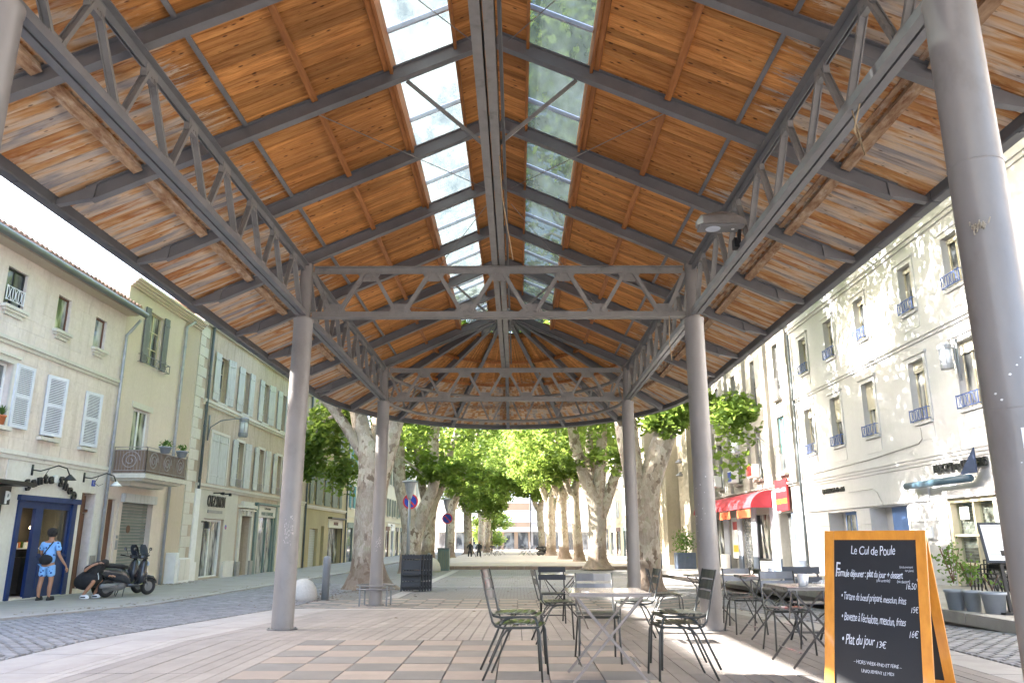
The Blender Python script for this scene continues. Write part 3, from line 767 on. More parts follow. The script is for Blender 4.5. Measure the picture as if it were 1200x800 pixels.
# cross trusses
def flatdiag(m, p, q, wd=.075, t=.018):
    m.bar(p, q, t, wd, (1, 0, .01)) if False else m.bar(p, q, wd, t, (0, 1, 0))
for yy in (4.2, 11.8, 19.4, -3.4):
    m = M(); a, b_ = XC - 3.1 + .13, XC + 3.1 - .13
    for q in (-1, 1):
        for z0, z1 in ((ZB0, ZB1), (ZT0, ZT1)):
            m.box(a, b_, yy + q * .012, yy + q * .02, z0, z1)
            zz = z1 if z0 > 5 else z0
            m.box(a, b_, yy + q * .012, yy + q * .08, zz - .006, zz + .006)
    T = m.build('cross_truss', MT['steel_truss'], H)
    L = 6.2 - .26
    bots = [.06 + .1765 * k for k in range(6)]; tps = [-.03] + [.148 + .1765 * k for k in range(5)] + [1.03]
    for bx in bots:
        g1 = M()
        xb = a + bx * L
        for sg in (-1, 1):
            tx = a + (bx + sg * .088) * L
            x0 = xb + sg * .07; x1 = tx - sg * .07
            if x1 < a: x1 = a - .02
            if x1 > b_: x1 = b_ + .02
            dm = M()
            for q in (-1, 1): dm.bar((x0, yy + q * .03, ZB1 - .01), (x1, yy + q * .03, ZT0 + .01), .06, .012, (0, 1, 0))
            dm.build('diagonal', MT['steel_truss'], T)
        g1.prism([(xb - .17, ZB1 - .03), (xb + .17, ZB1 - .03), (xb + .17, ZB1 + .02), (xb + .09, ZB1 + .13), (xb - .09, ZB1 + .13), (xb - .17, ZB1 + .02)], lambda x, z: (x, yy - .010, z), lambda x, z: (x, yy + .010, z))
        for dx in (-.12, -.06, 0, .06, .12):
            g1.lathe([(.012, -.012), (.009, -.024)], (xb + dx, yy, ZB1 - .005), 6, 'y')
        for dx in (-.06, .06): g1.lathe([(.012, -.036), (.009, -.046)], (xb + dx * 1.3, yy, ZB1 + .06), 6, 'y')
        g1.build('gusset_plate', MT['steel_truss'], T)
    for tx in tps[1:-1]:
        xt = a + tx * L; g1 = M()
        g1.prism([(xt - .17, ZT0 + .03), (xt + .17, ZT0 + .03), (xt + .17, ZT0 - .02), (xt + .09, ZT0 - .13), (xt - .09, ZT0 - .13), (xt - .17, ZT0 - .02)], lambda x, z: (x, yy - .010, z), lambda x, z: (x, yy + .010, z))
        for dx in (-.12, -.06, 0, .06, .12): g1.lathe([(.012, -.012), (.009, -.024)], (xt + dx, yy, ZT0 + .012), 6, 'y')
        for dx in (-.06, .06): g1.lathe([(.012, -.036), (.009, -.046)], (xt + dx * 1.3, yy, ZT0 - .06), 6, 'y')
        g1.build('gusset_plate', MT['steel_truss'], T)
# curved ring truss in the apse
def rp(th, z, r=3.1): return (XC + r * math.cos(th), Y1 + ky(r) * r * math.sin(th), z)
m = M(); arc = [math.pi * i / 40 for i in range(1, 40)]
for z in (4.66, 5.38): m.tube([rp(t, z) for t in arc], .045, 6)
T = m.build('ring_truss', MT['steel_truss'], H)
for i in range(10):
    t0 = math.pi * (i + .12) / 10; t1 = math.pi * (i + .88) / 10; tm = math.pi * (i + .5) / 10
    for p, q in ((t0, tm - .02), (t1, tm + .02)):
        dm = M(); dm.bar(rp(p, 5.36), rp(q, 4.68), .055, .02, rp(tm, 0, 1)); dm.build('diagonal', MT['steel_truss'], T)
for i in range(1, 8):
    t = math.pi * i / 8
    m = M(); x, y, z = rp(t, 0); m.box(x - .03, x + .03, y - .03, y + .03, 5.42, zs(3.1) - .2); m.build('stub_post', MT['steel_truss'], H)
# gutters
for s in (-1, 1):
    for k in range(6):
        a = Y0 + k * (Y1 - Y0) / 6; b_ = a + (Y1 - Y0) / 6 - .012
        m = M(); x0 = XC + s * 4.865; pf = [(0, 4.83), (.015, 4.81), (.115, 4.80), (.135, 4.83), (.135, 5.0), (.11, 5.0), (.10, 4.96), (0, 4.935)]
        m.prism(pf, lambda u, z: (x0 + s * u, a, z), lambda u, z: (x0 + s * u, b_, z)); o = m.build('gutter_section', MT['gutter'], H)
        for j in range(4):
            yy = a + .4 + j * .95; bb = M()
            bb.box(x0 + s * .02, x0 + s * .11, yy, yy + .03, 4.794, 4.806)
            bb.build('gutter_strap', MT['gutter'], o)
m = M(); n = 36
for i in range(n):
    t0, t1 = math.pi * i / n, math.pi * (i + 1) / n
    for (ra, za), (rb, zb) in zip([(4.865, 4.94), (4.865, 4.82), (4.98, 4.80), (5.0, 4.83), (5.0, 5.0)], [(4.865, 4.82), (4.98, 4.80), (5.0, 4.83), (5.0, 5.0), (4.865, 4.94)]):
        m.quad(rp(t0, za, ra), rp(t0, zb, rb), rp(t1, zb, rb), rp(t1, za, ra))
m.build('curved_gutter', MT['gutter'], H)
# columns
for yy in (-3.4, 4.33, 11.8, 19.4):
    for s in (-1, 1):
        X = XC + s * 3.1; zb = gz(yy)
        m = M(); m.lathe([(.17, zb - .02), (.17, zb + .012), (.158, zb + .014), (.153, 2.2), (.150, 4.55), (.158, 4.56), (.158, 4.60), (.10, 4.605), (.10, zs(3.1) - .2)], (X, yy, 0), 40)
        C_ = m.build('column', MT['column'], H, smooth=True)
        mo = C_.modifiers.new('es', 'EDGE_SPLIT'); mo.split_angle = R(40)
        q = M(); q.lathe([(.215, zb + .0), (.215, zb + .024)], (X, yy, 0), 24); q.build('base_plate', MT['gutter'], C_)
        for kk in range(6):
            q = M(); a = kk * math.pi / 3 + .3; q.lathe([(.014, zb + .024), (.014, zb + .04)], (X + .188 * math.cos(a), yy + .188 * math.sin(a), 0), 6); q.build('bolt', MT['steel'], C_)
        for zz in (1.9, 3.4):
            q = M(); q.lathe([(.1545, zz), (.1555, zz + .004), (.1545, zz + .008)], (X, yy, 0), 40); q.build('weld_seam', MT['column'], C_)
        if s == 1 and 4 < yy < 5:
            q = M()
            pts = []
            for k in range(9):
                a = R(-118 + 4.5 * k); pts.append((X + .1565 * math.cos(a), yy + .1565 * math.sin(a)))
            for (x0, y0), (x1, y1) in zip(pts, pts[1:]): q.quad((x0, y0, 1.55), (x1, y1, 1.55), (x1, y1, 1.79), (x0, y0, 1.79))
            q.build('sticker', MT['white'], C_)
            q = M(); pts = [(X + (x - X) * 1.004, yy + (y - yy) * 1.004) for x, y in pts[1:-1]]
            for (x0, y0), (x1, y1) in zip(pts, pts[1:]): q.quad((x0, y0, 1.575), (x1, y1, 1.575), (x1, y1, 1.765), (x0, y0, 1.765))
            q.build('sticker', MT['purple'], C_)
            q = M()
            for k in range(22):
                a = R(random.gauss(-140, 9)); z = random.gauss(2.98, .012) + .02 * math.sin(a * 3); r_ = .156 + random.random() * .012
                q.tube([(X + r_ * math.cos(a), yy + r_ * math.sin(a), z), (X + (r_ + .02) * math.cos(a + .06), yy + (r_ + .02) * math.sin(a + .06), z + random.uniform(-.03, .04))], .004, 4)
            q.build('torn_tape', pm('dirty torn tape', (.55, .5, .4), (.3, .26, .2), 30, .8), C_)
        if s == -1 and yy > 5:
            q = M()
            for k in range(60):
                a = R(random.uniform(-100, -50)); z = random.gauss(1.32 if yy < 12 else 1.15, .10); da = random.uniform(.01, .06); dz = random.uniform(.005, .03); r_ = .1562
                q.quad((X + r_ * math.cos(a), yy + r_ * math.sin(a), z), (X + r_ * math.cos(a + da), yy + r_ * math.sin(a + da), z + random.uniform(-.01, .01)), (X + r_ * math.cos(a + da), yy + r_ * math.sin(a + da), z + dz), (X + r_ * math.cos(a), yy + r_ * math.sin(a), z + dz))
            q.build('peeled_paint', pm('pale peeled paint', (.62, .56, .52), None, 10, .8), C_, kind='stuff', fix=False)
        if s == 1 and yy in (4.33, 11.8):
            q = M()
            for k in range(12):
                a = R(random.uniform(-165, -80)); z = random.uniform(1.1, 2.2); sz = random.uniform(.004, .010); r_ = .1572
                q.add([(X + r_ * math.cos(a + t * .1 * sz / .015), yy + r_ * math.sin(a + t * .1 * sz / .015), z + u * sz) for t, u in ((-1, -.3), (.2, -.8), (1, .2), (.3, .9), (-.6, .7))], [(0, 1, 2, 3, 4)])
            q.build('paint_scuffs', MT['white'], C_, kind='stuff', fix=False)
# lamp fixed to the right truss
def lamp_floodlight():
    t = thing('floodlight', 'grey streetlight style floodlight bolted to the right roof truss', 'lamp', (2.62, 8.95, 4.88))
    b = M(); c = Vector((2.45, 8.75, 4.9))
    secs = [(-.27, .05, .05), (-.21, .12, .12), (0, .14, .16), (.18, .12, .15), (.32, .07, .08)]
    ring = []
    for (u, hw, hh) in secs:
        ring.append([(c.x + u, c.y - hw, c.z - .02), (c.x + u, c.y + hw, c.z - .02), (c.x + u, c.y + hw * .8, c.z + hh * .6), (c.x + u, c.y + hw * .35, c.z + hh), (c.x + u, c.y - hw * .35, c.z + hh), (c.x + u, c.y - hw * .8, c.z + hh * .6)])
    k = sum(ring, []); fs = [tuple(range(6)), tuple(range(len(k) - 1, len(k) - 7, -1))]
    for i in range(len(ring) - 1):
        for j in range(6): fs.append((i * 6 + j, i * 6 + (j + 1) % 6, (i + 1) * 6 + (j + 1) % 6, (i + 1) * 6 + j))
    b.add(k, fs); b.build('lamp_housing', MT['column'], t, bev=.008)
    q = M(); q.box(c.x - .24, c.x + .28, c.y - .11, c.y + .11, c.z - .05, c.z - .022); fr_ = q.build('lamp_frame', MT['steel'], t, bev=.006)
    q = M(); q.lathe([(.085, -.056), (.09, -.050)], (c.x - .07, c.y, c.z), 20); q.build('lens', MT['alu'], fr_)
    q = M(); q.lathe([(.02, -.058), (.02, -.05)], (c.x + .17, c.y, c.z), 10); q.build('sensor', MT['white'], fr_)
    q = M(); q.bar((c.x + .26, c.y, c.z), (2.72, 8.9, 4.72), .04, .05); q.box(2.66, 2.74, 8.85, 8.97, 4.66, 4.78); q.build('bracket', MT['black'], t)
lamp_floodlight()
# hanging cords from the trusses
for i, pts in enumerate([[(2.78, 5.6, 4.62), (2.72, 5.62, 4.4), (2.80, 5.66, 4.2), (2.76, 5.7, 4.62)], [(-3.38, 4.75, 5.36), (-3.44, 4.8, 5.0), (-3.5, 4.9, 4.72)], [(-.2, 8.1, 5.5), (-.17, 8.4, 5.1), (-.05, 9.4, 4.7)], [(2.4, 11.7, 4.62), (2.38, 11.7, 4.2), (2.41, 11.72, 3.9)]]):
    m = M(); m.tube(pts, .007, 5)
    tag(m.build('cord', pm('frayed sisal cord', (.45, .33, .2), None, 20, .9) if i == 0 else bpy.data.materials['frayed sisal cord'], smooth=True), ['frayed cord looped over the right truss near the top', 'short frayed cord dangling from the left truss by the near column', 'thin cord dangling below the central roof girder', 'cord hanging beside the second right column from its truss'][i], 'cord')
# ================================================================== BUILDINGS
class B:
    def __init__(b, name, label, Xf, s, u0, u1, z0, z1, wallmat, holes, depth=9, cat='building'):
        b.X = Xf; b.s = s; b.u0, b.u1, b.z0, b.z1 = u0, u1, z0, z1; b.holes = list(holes)
        b.r = thing(name, label, cat, (Xf - s * depth / 2, (u0 + u1) / 2, z0))
        m = M(); us = sorted({u0, u1} | {h[0] for h in holes} | {h[1] for h in holes}); vs = sorted({z0, z1} | {h[2] for h in holes} | {h[3] for h in holes})
        P = lambda u, v, w_=0: (Xf + s * w_, u, v)
        for a, b_ in zip(us, us[1:]):
            for c, d in zip(vs, vs[1:]):
                mu, mv = (a + b_) / 2, (c + d) / 2
                if any(h[0] < mu < h[1] and h[2] < mv < h[3] for h in holes): continue
                m.quad(P(a, c), P(b_, c), P(b_, d), P(a, d))
        for h in holes:
            D = -(h[4] if len(h) > 4 else .28)
            a, b_, c, d = h[:4]
            m.quad(P(a, c), P(a, c, D), P(a, d, D), P(a, d)); m.quad(P(b_, c), P(b_, c, D), P(b_, d, D), P(b_, d))
            m.quad(P(a, c), P(b_, c), P(b_, c, D), P(a, c, D)); m.quad(P(a, d), P(b_, d), P(b_, d, D), P(a, d, D))
            m.quad(P(a, c, D), P(b_, c, D), P(b_, d, D), P(a, d, D))
        for u in (u0, u1): m.quad(P(u, z0), P(u, z0, -depth), P(u, z1, -depth), P(u, z1))
        m.quad(P(u0, z0, -depth), P(u1, z0, -depth), P(u1, z1, -depth), P(u0, z1, -depth)); m.quad(P(u0, z1), P(u1, z1), P(u1, z1, -depth), P(u0, z1, -depth))
        b.wall = m.build('wall', wallmat, b.r, fix=False)
    def P(b, u, v, w_=0): return (b.X + b.s * w_, u, v)
    def bx(b, m, u0, u1, v0, v1, w0, w1):
        m.box(b.X + b.s * w0, b.X + b.s * w1, u0, u1, v0, v1); return m
    def part(b, name, mat, *boxes, parent=None, **k):
        m = M()
        for q in boxes: b.bx(m, *q)
        return m.build(name, mat, parent or b.r, **k)
    def window(b, u0, u1, v0, v1, glass='dark', fm='white', dep=.2, fw=.05, mull=1, trans=(.5,), name='window'):
        m = M(); w0, w1 = -dep, -dep + .05
        b.bx(m, u0, u0 + fw, v0, v1, w0, w1); b.bx(m, u1 - fw, u1, v0, v1, w0, w1)
        b.bx(m, u0 + fw, u1 - fw, v0, v0 + fw, w0, w1 - .002); b.bx(m, u0 + fw, u1 - fw, v1 - fw, v1, w0, w1 - .002)
        for k in range(mull):
            c = u0 + (u1 - u0) * (k + 1) / (mull + 1); b.bx(m, c - fw * .6, c + fw * .6, v0 + fw, v1 - fw, w0, w1 - .004)
        for t in trans:
            c = v0 + (v1 - v0) * t; b.bx(m, u0 + fw, u1 - fw, c - .015, c + .015, w0, w1 - .008)
        o = m.build(name, MT[fm], b.r)
        for k in range(mull + 1):
            a = u0 + (u1 - u0) * k / (mull + 1) + .02; c = u0 + (u1 - u0) * (k + 1) / (mull + 1) - .02
            g = M(); b.bx(g, a, c, v0 + .02, v1 - .02, w0 + .012, w0 + .02); g.build('pane', MT[glass], o)
        return o
    def shutter(b, u0, u1, v0, v1, mat, w_=.03, slats=0, boards=3, ang=0, panels=2):
        """one leaf; ang>0 swings it out about its u0 edge"""
        m = M(); t = .04; ca, sa = math.cos(ang), math.sin(ang)
        def bb(m, a, c, d, e, f, g):
            cs = []
            P8 = [(a, d, f), (c, d, f), (c, e, f), (a, e, f), (a, d, g), (c, d, g), (c, e, g), (a, e, g)]
            P8 = [(b.X + b.s * (w_ + (q[0]) * sa + q[2] * ca), u0 + q[0] * ca - q[2] * sa, q[1]) for q in P8]
            m.add(P8, [(0, 3, 2, 1), (4, 5, 6, 7), (0, 1, 5, 4), (1, 2, 6, 5), (2, 3, 7, 6), (3, 0, 4, 7)])
        W = u1 - u0
        if slats:
            fw = min(.09, W * .2); H_ = (v1 - v0)
            bb(m, 0, fw, v0, v1, 0, t); bb(m, W - fw, W, v0, v1, 0, t)
            for k in range(panels + 1):
                z = v0 + (H_ - fw) * k / panels; bb(m, fw, W - fw, z, z + fw, 0, t - .002)
            o = m.build('shutter', mat, b.r)
            sm = M()
            for k in range(panels):
                z0 = v0 + (H_ - fw) * k / panels + fw; z1 = v0 + (H_ - fw) * (k + 1) / panels; n = slats
                for i in range(n):
                    z = z0 + (z1 - z0) * (i + .2) / n; hh = (z1 - z0) / n * .55
                    bb(sm, fw, W - fw, z, z + hh, .004, t - .012)
            sm.build('louvres', mat, o, kind='stuff')
            bk = M(); bb(bk, fw, W - fw, v0 + .02, v1 - .02, -.001, .003); bk.build('back_gap', MT['dark'], o)
        else:
            for k in range(boards):
                bb(m, W * k / boards + .003, W * (k + 1) / boards - .003, v0, v1, 0, t)
            o = m.build('shutter', mat, b.r)
            sm = M()
            for z in (v0 + (v1 - v0) * .15, v0 + (v1 - v0) * .85): bb(sm, .01, W - .01, z, z + .07, t, t + .02)
            sm.build('ledge', mat, o)
        return o
    def sill(b, u0, u1, v, mat, w_=.12, h=.09, moulded=False):
        bs = [(u0 - .08, u1 + .08, v - h, v, -.02, w_)]
        if moulded: bs += [(u0 - .02, u1 + .02, v - h - .07, v - h, -.02, w_ * .7), (u0 + .05, u1 - .05, v - h - .16, v - h - .07, -.02, w_ * .4)]
        return b.part('sill', mat, *bs)
    def surround(b, u0, u1, v0, v1, mat, fw=.12, w_=.035, top=0):
        bs = [(u0 - fw, u0, v0, v1 + fw, -.01, w_), (u1, u1 + fw, v0, v1 + fw, -.01, w_), (u0, u1, v1, v1 + fw, -.01, w_ - .001)]
        if top: bs.append((u0 - fw - .05, u1 + fw + .05, v1 + fw, v1 + fw + .07, -.01, w_ + top))
        return b.part('surround', mat, *bs)
    def band(b, v0, v1, w_, mat, name='cornice', u0=None, u1=None, steps=2):
        u0 = b.u0 if u0 is None else u0; u1 = b.u1 if u1 is None else u1
        bs = []
        for k in range(steps):
            a = v0 + (v1 - v0) * k / steps; c = v0 + (v1 - v0) * (k + 1) / steps
            bs.append((u0, u1, a, c, -.01, w_ * (k + 1) / steps))
        return b.part(name, mat, *bs)
    def pipe(b, u, v0, v1, mat, r=.05, w_=.09, bend=None):
        m = M(); pts = [b.P(u, v0, w_), b.P(u, v1, w_)]
        if bend: pts += [b.P(u + bend[0] * .5, v1 + .12, w_ + .05), b.P(u + bend[0], v1 + bend[1], w_ + bend[2])]
        m.tube(pts, r, 8); o = m.build('downpipe', mat, b.r, smooth=True)
        v = v0 + .4
        while v < v1: q = M(); q.lathe([(r + .012, v), (r + .012, v + .05)], b.P(u, 0, w_)[:2] + (0,), 8); q.build('pipe_clip', mat, o); v += 2.1
        return o
    def ashlar(b, u0, u1, v0, v1, ch, cw, mat, holes=None, w_=.0045, gap=.004, name='stone_block', stuff=False):
        holes = holes if holes is not None else b.holes
        n = int(round((v1 - v0) / ch)); ch = (v1 - v0) / n
        J = M()
        for k in range(n):
            z0, z1 = v0 + k * ch, v0 + (k + 1) * ch
            segs = [(u0, u1)]
            for h in holes:
                if h[2] - .02 < z1 - .03 and h[3] + .02 > z0 + .03:
                    ns = []
                    for a, c in segs:
                        if h[1] <= a or h[0] >= c: ns.append((a, c)); continue
                        if h[0] > a: ns.append((a, h[0]))
                        if h[1] < c: ns.append((h[1], c))
                    segs = ns
            for a, c in segs:
                x = a; off = (k % 2) * .5
                first = True
                while x < c - .02:
                    e = x + cw * (random.uniform(.8, 1.2)) * (.5 if first and off else 1); first = False
                    if c - e < cw * .4: e = c
                    m = J if stuff else M()
                    ww = w_ + random.uniform(-.0015, .0015)
                    A = [b.P(x + gap, z0 + gap, -.005), b.P(e - gap, z0 + gap, -.005), b.P(e - gap, z1 - gap, -.005), b.P(x + gap, z1 - gap, -.005)]
                    g2 = gap + .005
                    C = [b.P(x + g2, z0 + g2, ww), b.P(e - g2, z0 + g2, ww), b.P(e - g2, z1 - g2, ww), b.P(x + g2, z1 - g2, ww)]
                    m.add(A + C, [(4, 5, 6, 7), (0, 1, 5, 4), (1, 2, 6, 5), (2, 3, 7, 6), (3, 0, 4, 7)])
                    if not stuff: m.build(name, mat, b.r)
                    x = e
        if stuff: J.build(name + 's', mat, b.r, kind='stuff')
    def text(b, s, u, v, size, mat, w_=.03, ext=.012, sx=1, shear=0, rot=0, name='lettering', parent=None, wt=0):
        # reading direction as seen from the street
        du = -b.s
        mx = Matrix.Translation(Vector(b.P(u, v, w_))) @ Matrix(((0, 0, b.s, 0), (b.s, 0, 0, 0), (0, 1, 0, 0), (0, 0, 0, 1))) @ Matrix.Rotation(rot, 4, 'Z')
        return text(name, s, mat, mx, size, ext, parent or b.r, shear, sx=sx, wt=wt)
def roof_slab(b, mat, over=.45, rise=2.2, back=None, name='roof', th=.12):
    D = back or 4.5; m = M(); s = b.s
    a = [(b.X + s * over, b.z1 + .02), (b.X - s * D, b.z1 + .02 + rise)]
    for (x0, z0), (x1, z1) in [(a[0], a[1]), (a[1], (b.X - s * (2 * D), b.z1))]:
        m.add([(x0, b.u0, z0), (x0, b.u1, z0), (x1, b.u1, z1), (x1, b.u0, z1), (x0, b.u0, z0 + th), (x0, b.u1, z0 + th), (x1, b.u1, z1 + th), (x1, b.u0, z1 + th)],
              [(0, 3, 2, 1), (4, 5, 6, 7), (0, 1, 5, 4), (1, 2, 6, 5), (2, 3, 7, 6), (3, 0, 4, 7)])
    return m.build(name, mat, b.r)
def tiles(b, roof, over, rise, D, n_rows=7, w_=.22):
    """canal tiles on the street slope of the roof"""
    T = M(); s = b.s; L = math.hypot(D + over, rise)
    u = b.u0 + w_ / 2
    while u < b.u1:
        for r_ in range(n_rows):
            f0 = r_ / n_rows * .7 if n_rows > 1 else 0; f1 = (r_ + 1.15) / n_rows * .7
            rr = .085 + random.uniform(-.006, .006); du = random.uniform(-.012, .012); dz = random.uniform(0, .015)
            pts0 = []; pts1 = []
            for k in range(5):
                a = math.pi * k / 4
                for f, P_, q in ((f0, pts0, 1), (f1, pts1, .85)):
                    x = b.X + s * over - s * (D + over) * f + (s * .04 if r_ == 0 and f == f0 else 0); z = b.z1 + .13 + rise * f
                    P_.append((x, u + du + math.cos(a) * rr * q, z + dz + math.sin(a) * rr * q))
            T.add(pts0 + pts1, [(k, k + 1, k + 6, k + 5) for k in range(4)] + [(0, 1, 2, 3, 4)])
        u += w_
    return T.build('roof_tiles', MT['tile'], roof, kind='stuff', fix=False)
LX, RX = -12.9, 11.0
def iron_rail(b, u0, u1, v0, v1, w_, mat, pattern='x', name='railing', depth=None):
    m = M()
    P = b.P
    for v in (v0, v1): m.tube([P(u0, v, w_), P(u1, v, w_)], .013, 5)
    for u in (u0, u1):
        m.tube([P(u, v0 - .02, w_), P(u, v1 + .02, w_)], .013, 5)
        for v in (v0, v1): m.tube([P(u, v, w_), P(u, v, 0)], .011, 5)
    if pattern == 'x':
        n = 3
        for k in range(n):
            a = u0 + (u1 - u0) * k / n; c = u0 + (u1 - u0) * (k + 1) / n; mid = (a + c) / 2; h = (v0 + v1) / 2; rr = (v1 - v0) * .42
            m.tube([P(c, v0, w_), P(c, v1, w_)], .010, 5)
            for q in (a, c):
                m.tube([P(q + (mid - q) * .9 * math.sin(t), h + (v1 - v0) / 2 * math.cos(t), w_) for t in [math.pi * i / 8 for i in range(9)]], .009, 4)
    else:
        n = max(3, int((u1 - u0) / .11))
        for k in range(1, n):
            a = u0 + (u1 - u0) * k / n; m.tube([P(a, v0, w_), P(a, v1, w_)], .009, 4)
    return m.build(name, mat, b.r)
def wall_lantern(name, label, b, u, v, arm, grp=None, side=1, size=1):
    t = thing(name, label, 'wall lantern', b.P(u, v, .02), 0, grp)
    m = M(); P = b.P
    m.tube([P(u, v - .75, .05), P(u, v - .35, .12), P(u, v - .08, arm * .35), P(u, v, arm * .7), P(u, v, arm)], .025, 6)
    m.tube([P(u, v - .9, .045), P(u, v + .15, .045)], .03, 6); m.build('arm', MT['bollard'], t, smooth=True)
    c = P(u, v, arm); cx = (c[0], c[1], 0); R_ = .2 * size
    q = M(); q.lathe([(R_ * .5, v + .05), (R_, v), (R_, v - .14 * size)], cx, 12); q.build('lamp_cap', MT['bollard'], t)
    q = M(); q.lathe([(R_, v - .60 * size), (R_, v - .68 * size), (R_ * .9, v - .76 * size)], cx, 12); q.build('lamp_base', MT['bollard'], t)
    q = M()
    for k in range(6): a = k * math.pi / 3; q.tube([(c[0] + R_ * .93 * math.cos(a), c[1] + R_ * .93 * math.sin(a), v - .1), (c[0] + R_ * .93 * math.cos(a), c[1] + R_ * .93 * math.sin(a), v - .66 * size)], .013, 4)
    q.build('lamp_bars', MT['bollard'], t)
    q = M(); q.lathe([(R_ * .8, v - .14 * size), (R_ * .8, v - .60 * size)], cx, 12); q.build('lamp_glass', MT['frost'], t, smooth=True)
    return t
MT['frost'] = pm('frosted lamp glass', (.62, .66, .70), (.55, .58, .62), 4, .25, 0, 0)
# ---------------------------------------------------------------- B1: weathered limestone house with blue shop
z0 = -.42
h1 = [(18.45, 19.25, 6.95, 7.95), (20.68, 21.32, 6.9, 7.9), (22.68, 23.32, 6.88, 7.84), (16.2, 17.0, 6.95, 7.95),
      (18.05, 19.2, 3.95, 5.55), (20.72, 21.4, 3.92, 5.58), (22.68, 23.38, 3.88, 5.5), (15.6, 16.6, 3.95, 5.55),
      (20.25, 22.92, -.24, 2.22, .9), (23.2, 23.95, -.2, 2.56, .5), (16.0, 19.6, -.2, 2.3, .6)]
b1 = B('limestone_house', 'weathered cream stone house with clay tile eave and navy blue shopfront', LX, 1, -10, 24.45, z0, 8.5, MT['b1'], h1)
b1.ashlar(16.8, 24.45, 3.42, 5.98, .32, .62, MT['b1'])
b1.ashlar(16.8, 24.45, 6.2, 8.4, .31, .62, MT['b1'])
for i, h in enumerate(h1[:4]):
    fm = 'brown' if i in (1, 2) else 'black'
    b1.window(h[0], h[1], h[2], h[3], 'dark2' if i in (1, 2) else 'dark', fm, .13, .05, 0 if i != 0 else 1, ())
    b1.sill(h[0], h[1], h[2], MT['trim'], .14, .08, True)
iron_rail(b1, 18.5, 19.2, 7.1, 7.45, .02, MT['white'], 'x')
b1.window(18.05, 19.2, 3.95, 5.55, 'dark', 'white', .2, .06, 1, (.6,)); b1.sill(18.05, 19.2, 3.95, MT['trim'], .2, .1)
b1.surround(18.05, 19.2, 3.95, 5.55, MT['trim'], .15, .05, .05)
b1.shutter(19.3, 20.0, 3.97, 5.6, MT['shutter_w'], .05, 14, ang=.05)
b1.shutter(20.70, 21.42, 3.95, 5.6, MT['shutter_w'], .02, 15, ang=.22); b1.sill(20.7, 21.42, 3.9, MT['trim'], .15, .09)
b1.shutter(22.66, 23.40, 3.9, 5.52, MT['shutter_w'], .02, 15, ang=.14); b1.sill(22.68, 23.38, 3.86, MT['trim'], .15, .09)
b1.window(15.6, 16.6, 3.95, 5.55)
b1.band(6.0, 6.18, .10, MT['trim'], 'string_course'); b1.band(3.2, 3.42, .09, MT['b1base'], 'string_course')
b1.part('plinth', MT['b1base'], (19.62, 20.24, z0, 3.19, -.01, .02), (22.93, 23.19, z0, 3.19, -.01, .02), (23.96, 24.43, z0, 3.19, -.01, .02), (20.24, 22.93, 2.23, 3.19, -.01, .018), (23.19, 23.96, 2.57, 3.19, -.01, .018))
rf = roof_slab(b1, MT['tile'], .35, 1.9, 4.5); tiles(b1, rf, .42, 1.95, 4.5, 8)
m = M(); m.tube([b1.P(-10, 8.46, .52), b1.P(24.7, 8.46, .52)], .1, 10); m.build('eave_gutter', MT['zinc'], b1.r, smooth=True)
b1.part('eave_soffit', MT['b2side'], (-10, 24.45, 8.36, 8.44, -.01, .4))
b1.pipe(24.42, z0, 7.7, MT['pipe'], .05, .1, (.15, .55, .32))
# blue shopfront
u0, u1 = 20.25, 22.92
b1.part('shopfront', MT['blue'], (u0 - .02, u0 + .14, z0 + .14, 2.2, -.06, .07), (u1 - .2, u1 + .02, z0 + .14, 2.2, -.06, .07), (u0 - .06, u1 + .12, 2.2, 2.34, -.06, .12),
        (u0 + .14, u1 - .2, 2.02, 2.2, -.06, .02), (21.05, 21.35, z0 + .14, 2.02, -.06, .03), (21.35, u1 - .2, z0 + .15, .74, -.06, .02), (21.35, u1 - .2, .74, .8, -.06, .05),
        (21.45, u1 - .3, -.05, .6, .02, .035), (21.35, 21.42, .8, 2.02, -.05, .01), (u1 - .26, u1 - .2, .8, 2.02, -.05, .01))
sp = b1.part('shop_window', MT['blue'], (21.42, u1 - .26, .8, .84, -.05, .01)); b1.part('pane', MT['glass'], (21.42, u1 - .26, .84, 2.02, -.04, -.032), parent=sp)
b1.part('door_jamb', MT['blue'], (u0 + .14, u0 + .2, z0 + .14, 2.02, -.06, 0))
b1.part('door_step', MT['b1base'], (u0 - .02, u1 + .02, z0, z0 + .145, -.3, .05))
b1.part('shop_interior', MT['interior'], (20.26, 22.91, -.23, 2.21, -.89, -.87), (20.26, 20.29, -.22, 2.2, -.86, -.1), (22.88, 22.91, -.22, 2.2, -.86, -.1), (20.3, 22.87, 2.17, 2.2, -.86, -.1))
b1.part('counter', MT['interior'], (21.4, 22.8, -.2, .75, -.85, -.4)); b1.part('shelf', MT['white'], (21.6, 22.6, .96, .99, -.85, -.6))
for k in range(9): b1.part('jar', MT[('white', 'terracotta', 'plantleaf', 'frost')[k % 4]], (21.62 + .11 * k, 21.69 + .11 * k, .99, 1.12 + .02 * (k % 3), -.8, -.72))
lm = M(); lm.lathe([(.03, 1.75), (.11, 1.62), (.09, 1.58)], b1.P(20.75, 0, -.55)[:2] + (0,), 12)
ml, nt_, bb_ = newmat('warm shop bulb'); bb_.inputs['Emission Color'].default_value = (1, .75, .4, 1); bb_.inputs['Emission Strength'].default_value = 1.8
lm.build('shop_lamp', ml, b1.r)
lm = M(); lm.lathe([(.05, 1.62), (.12, 1.56), (.12, 1.50)], b1.P(21.95, 0, -.5)[:2] + (0,), 12); lm.build('shop_lamp', ml, b1.r)
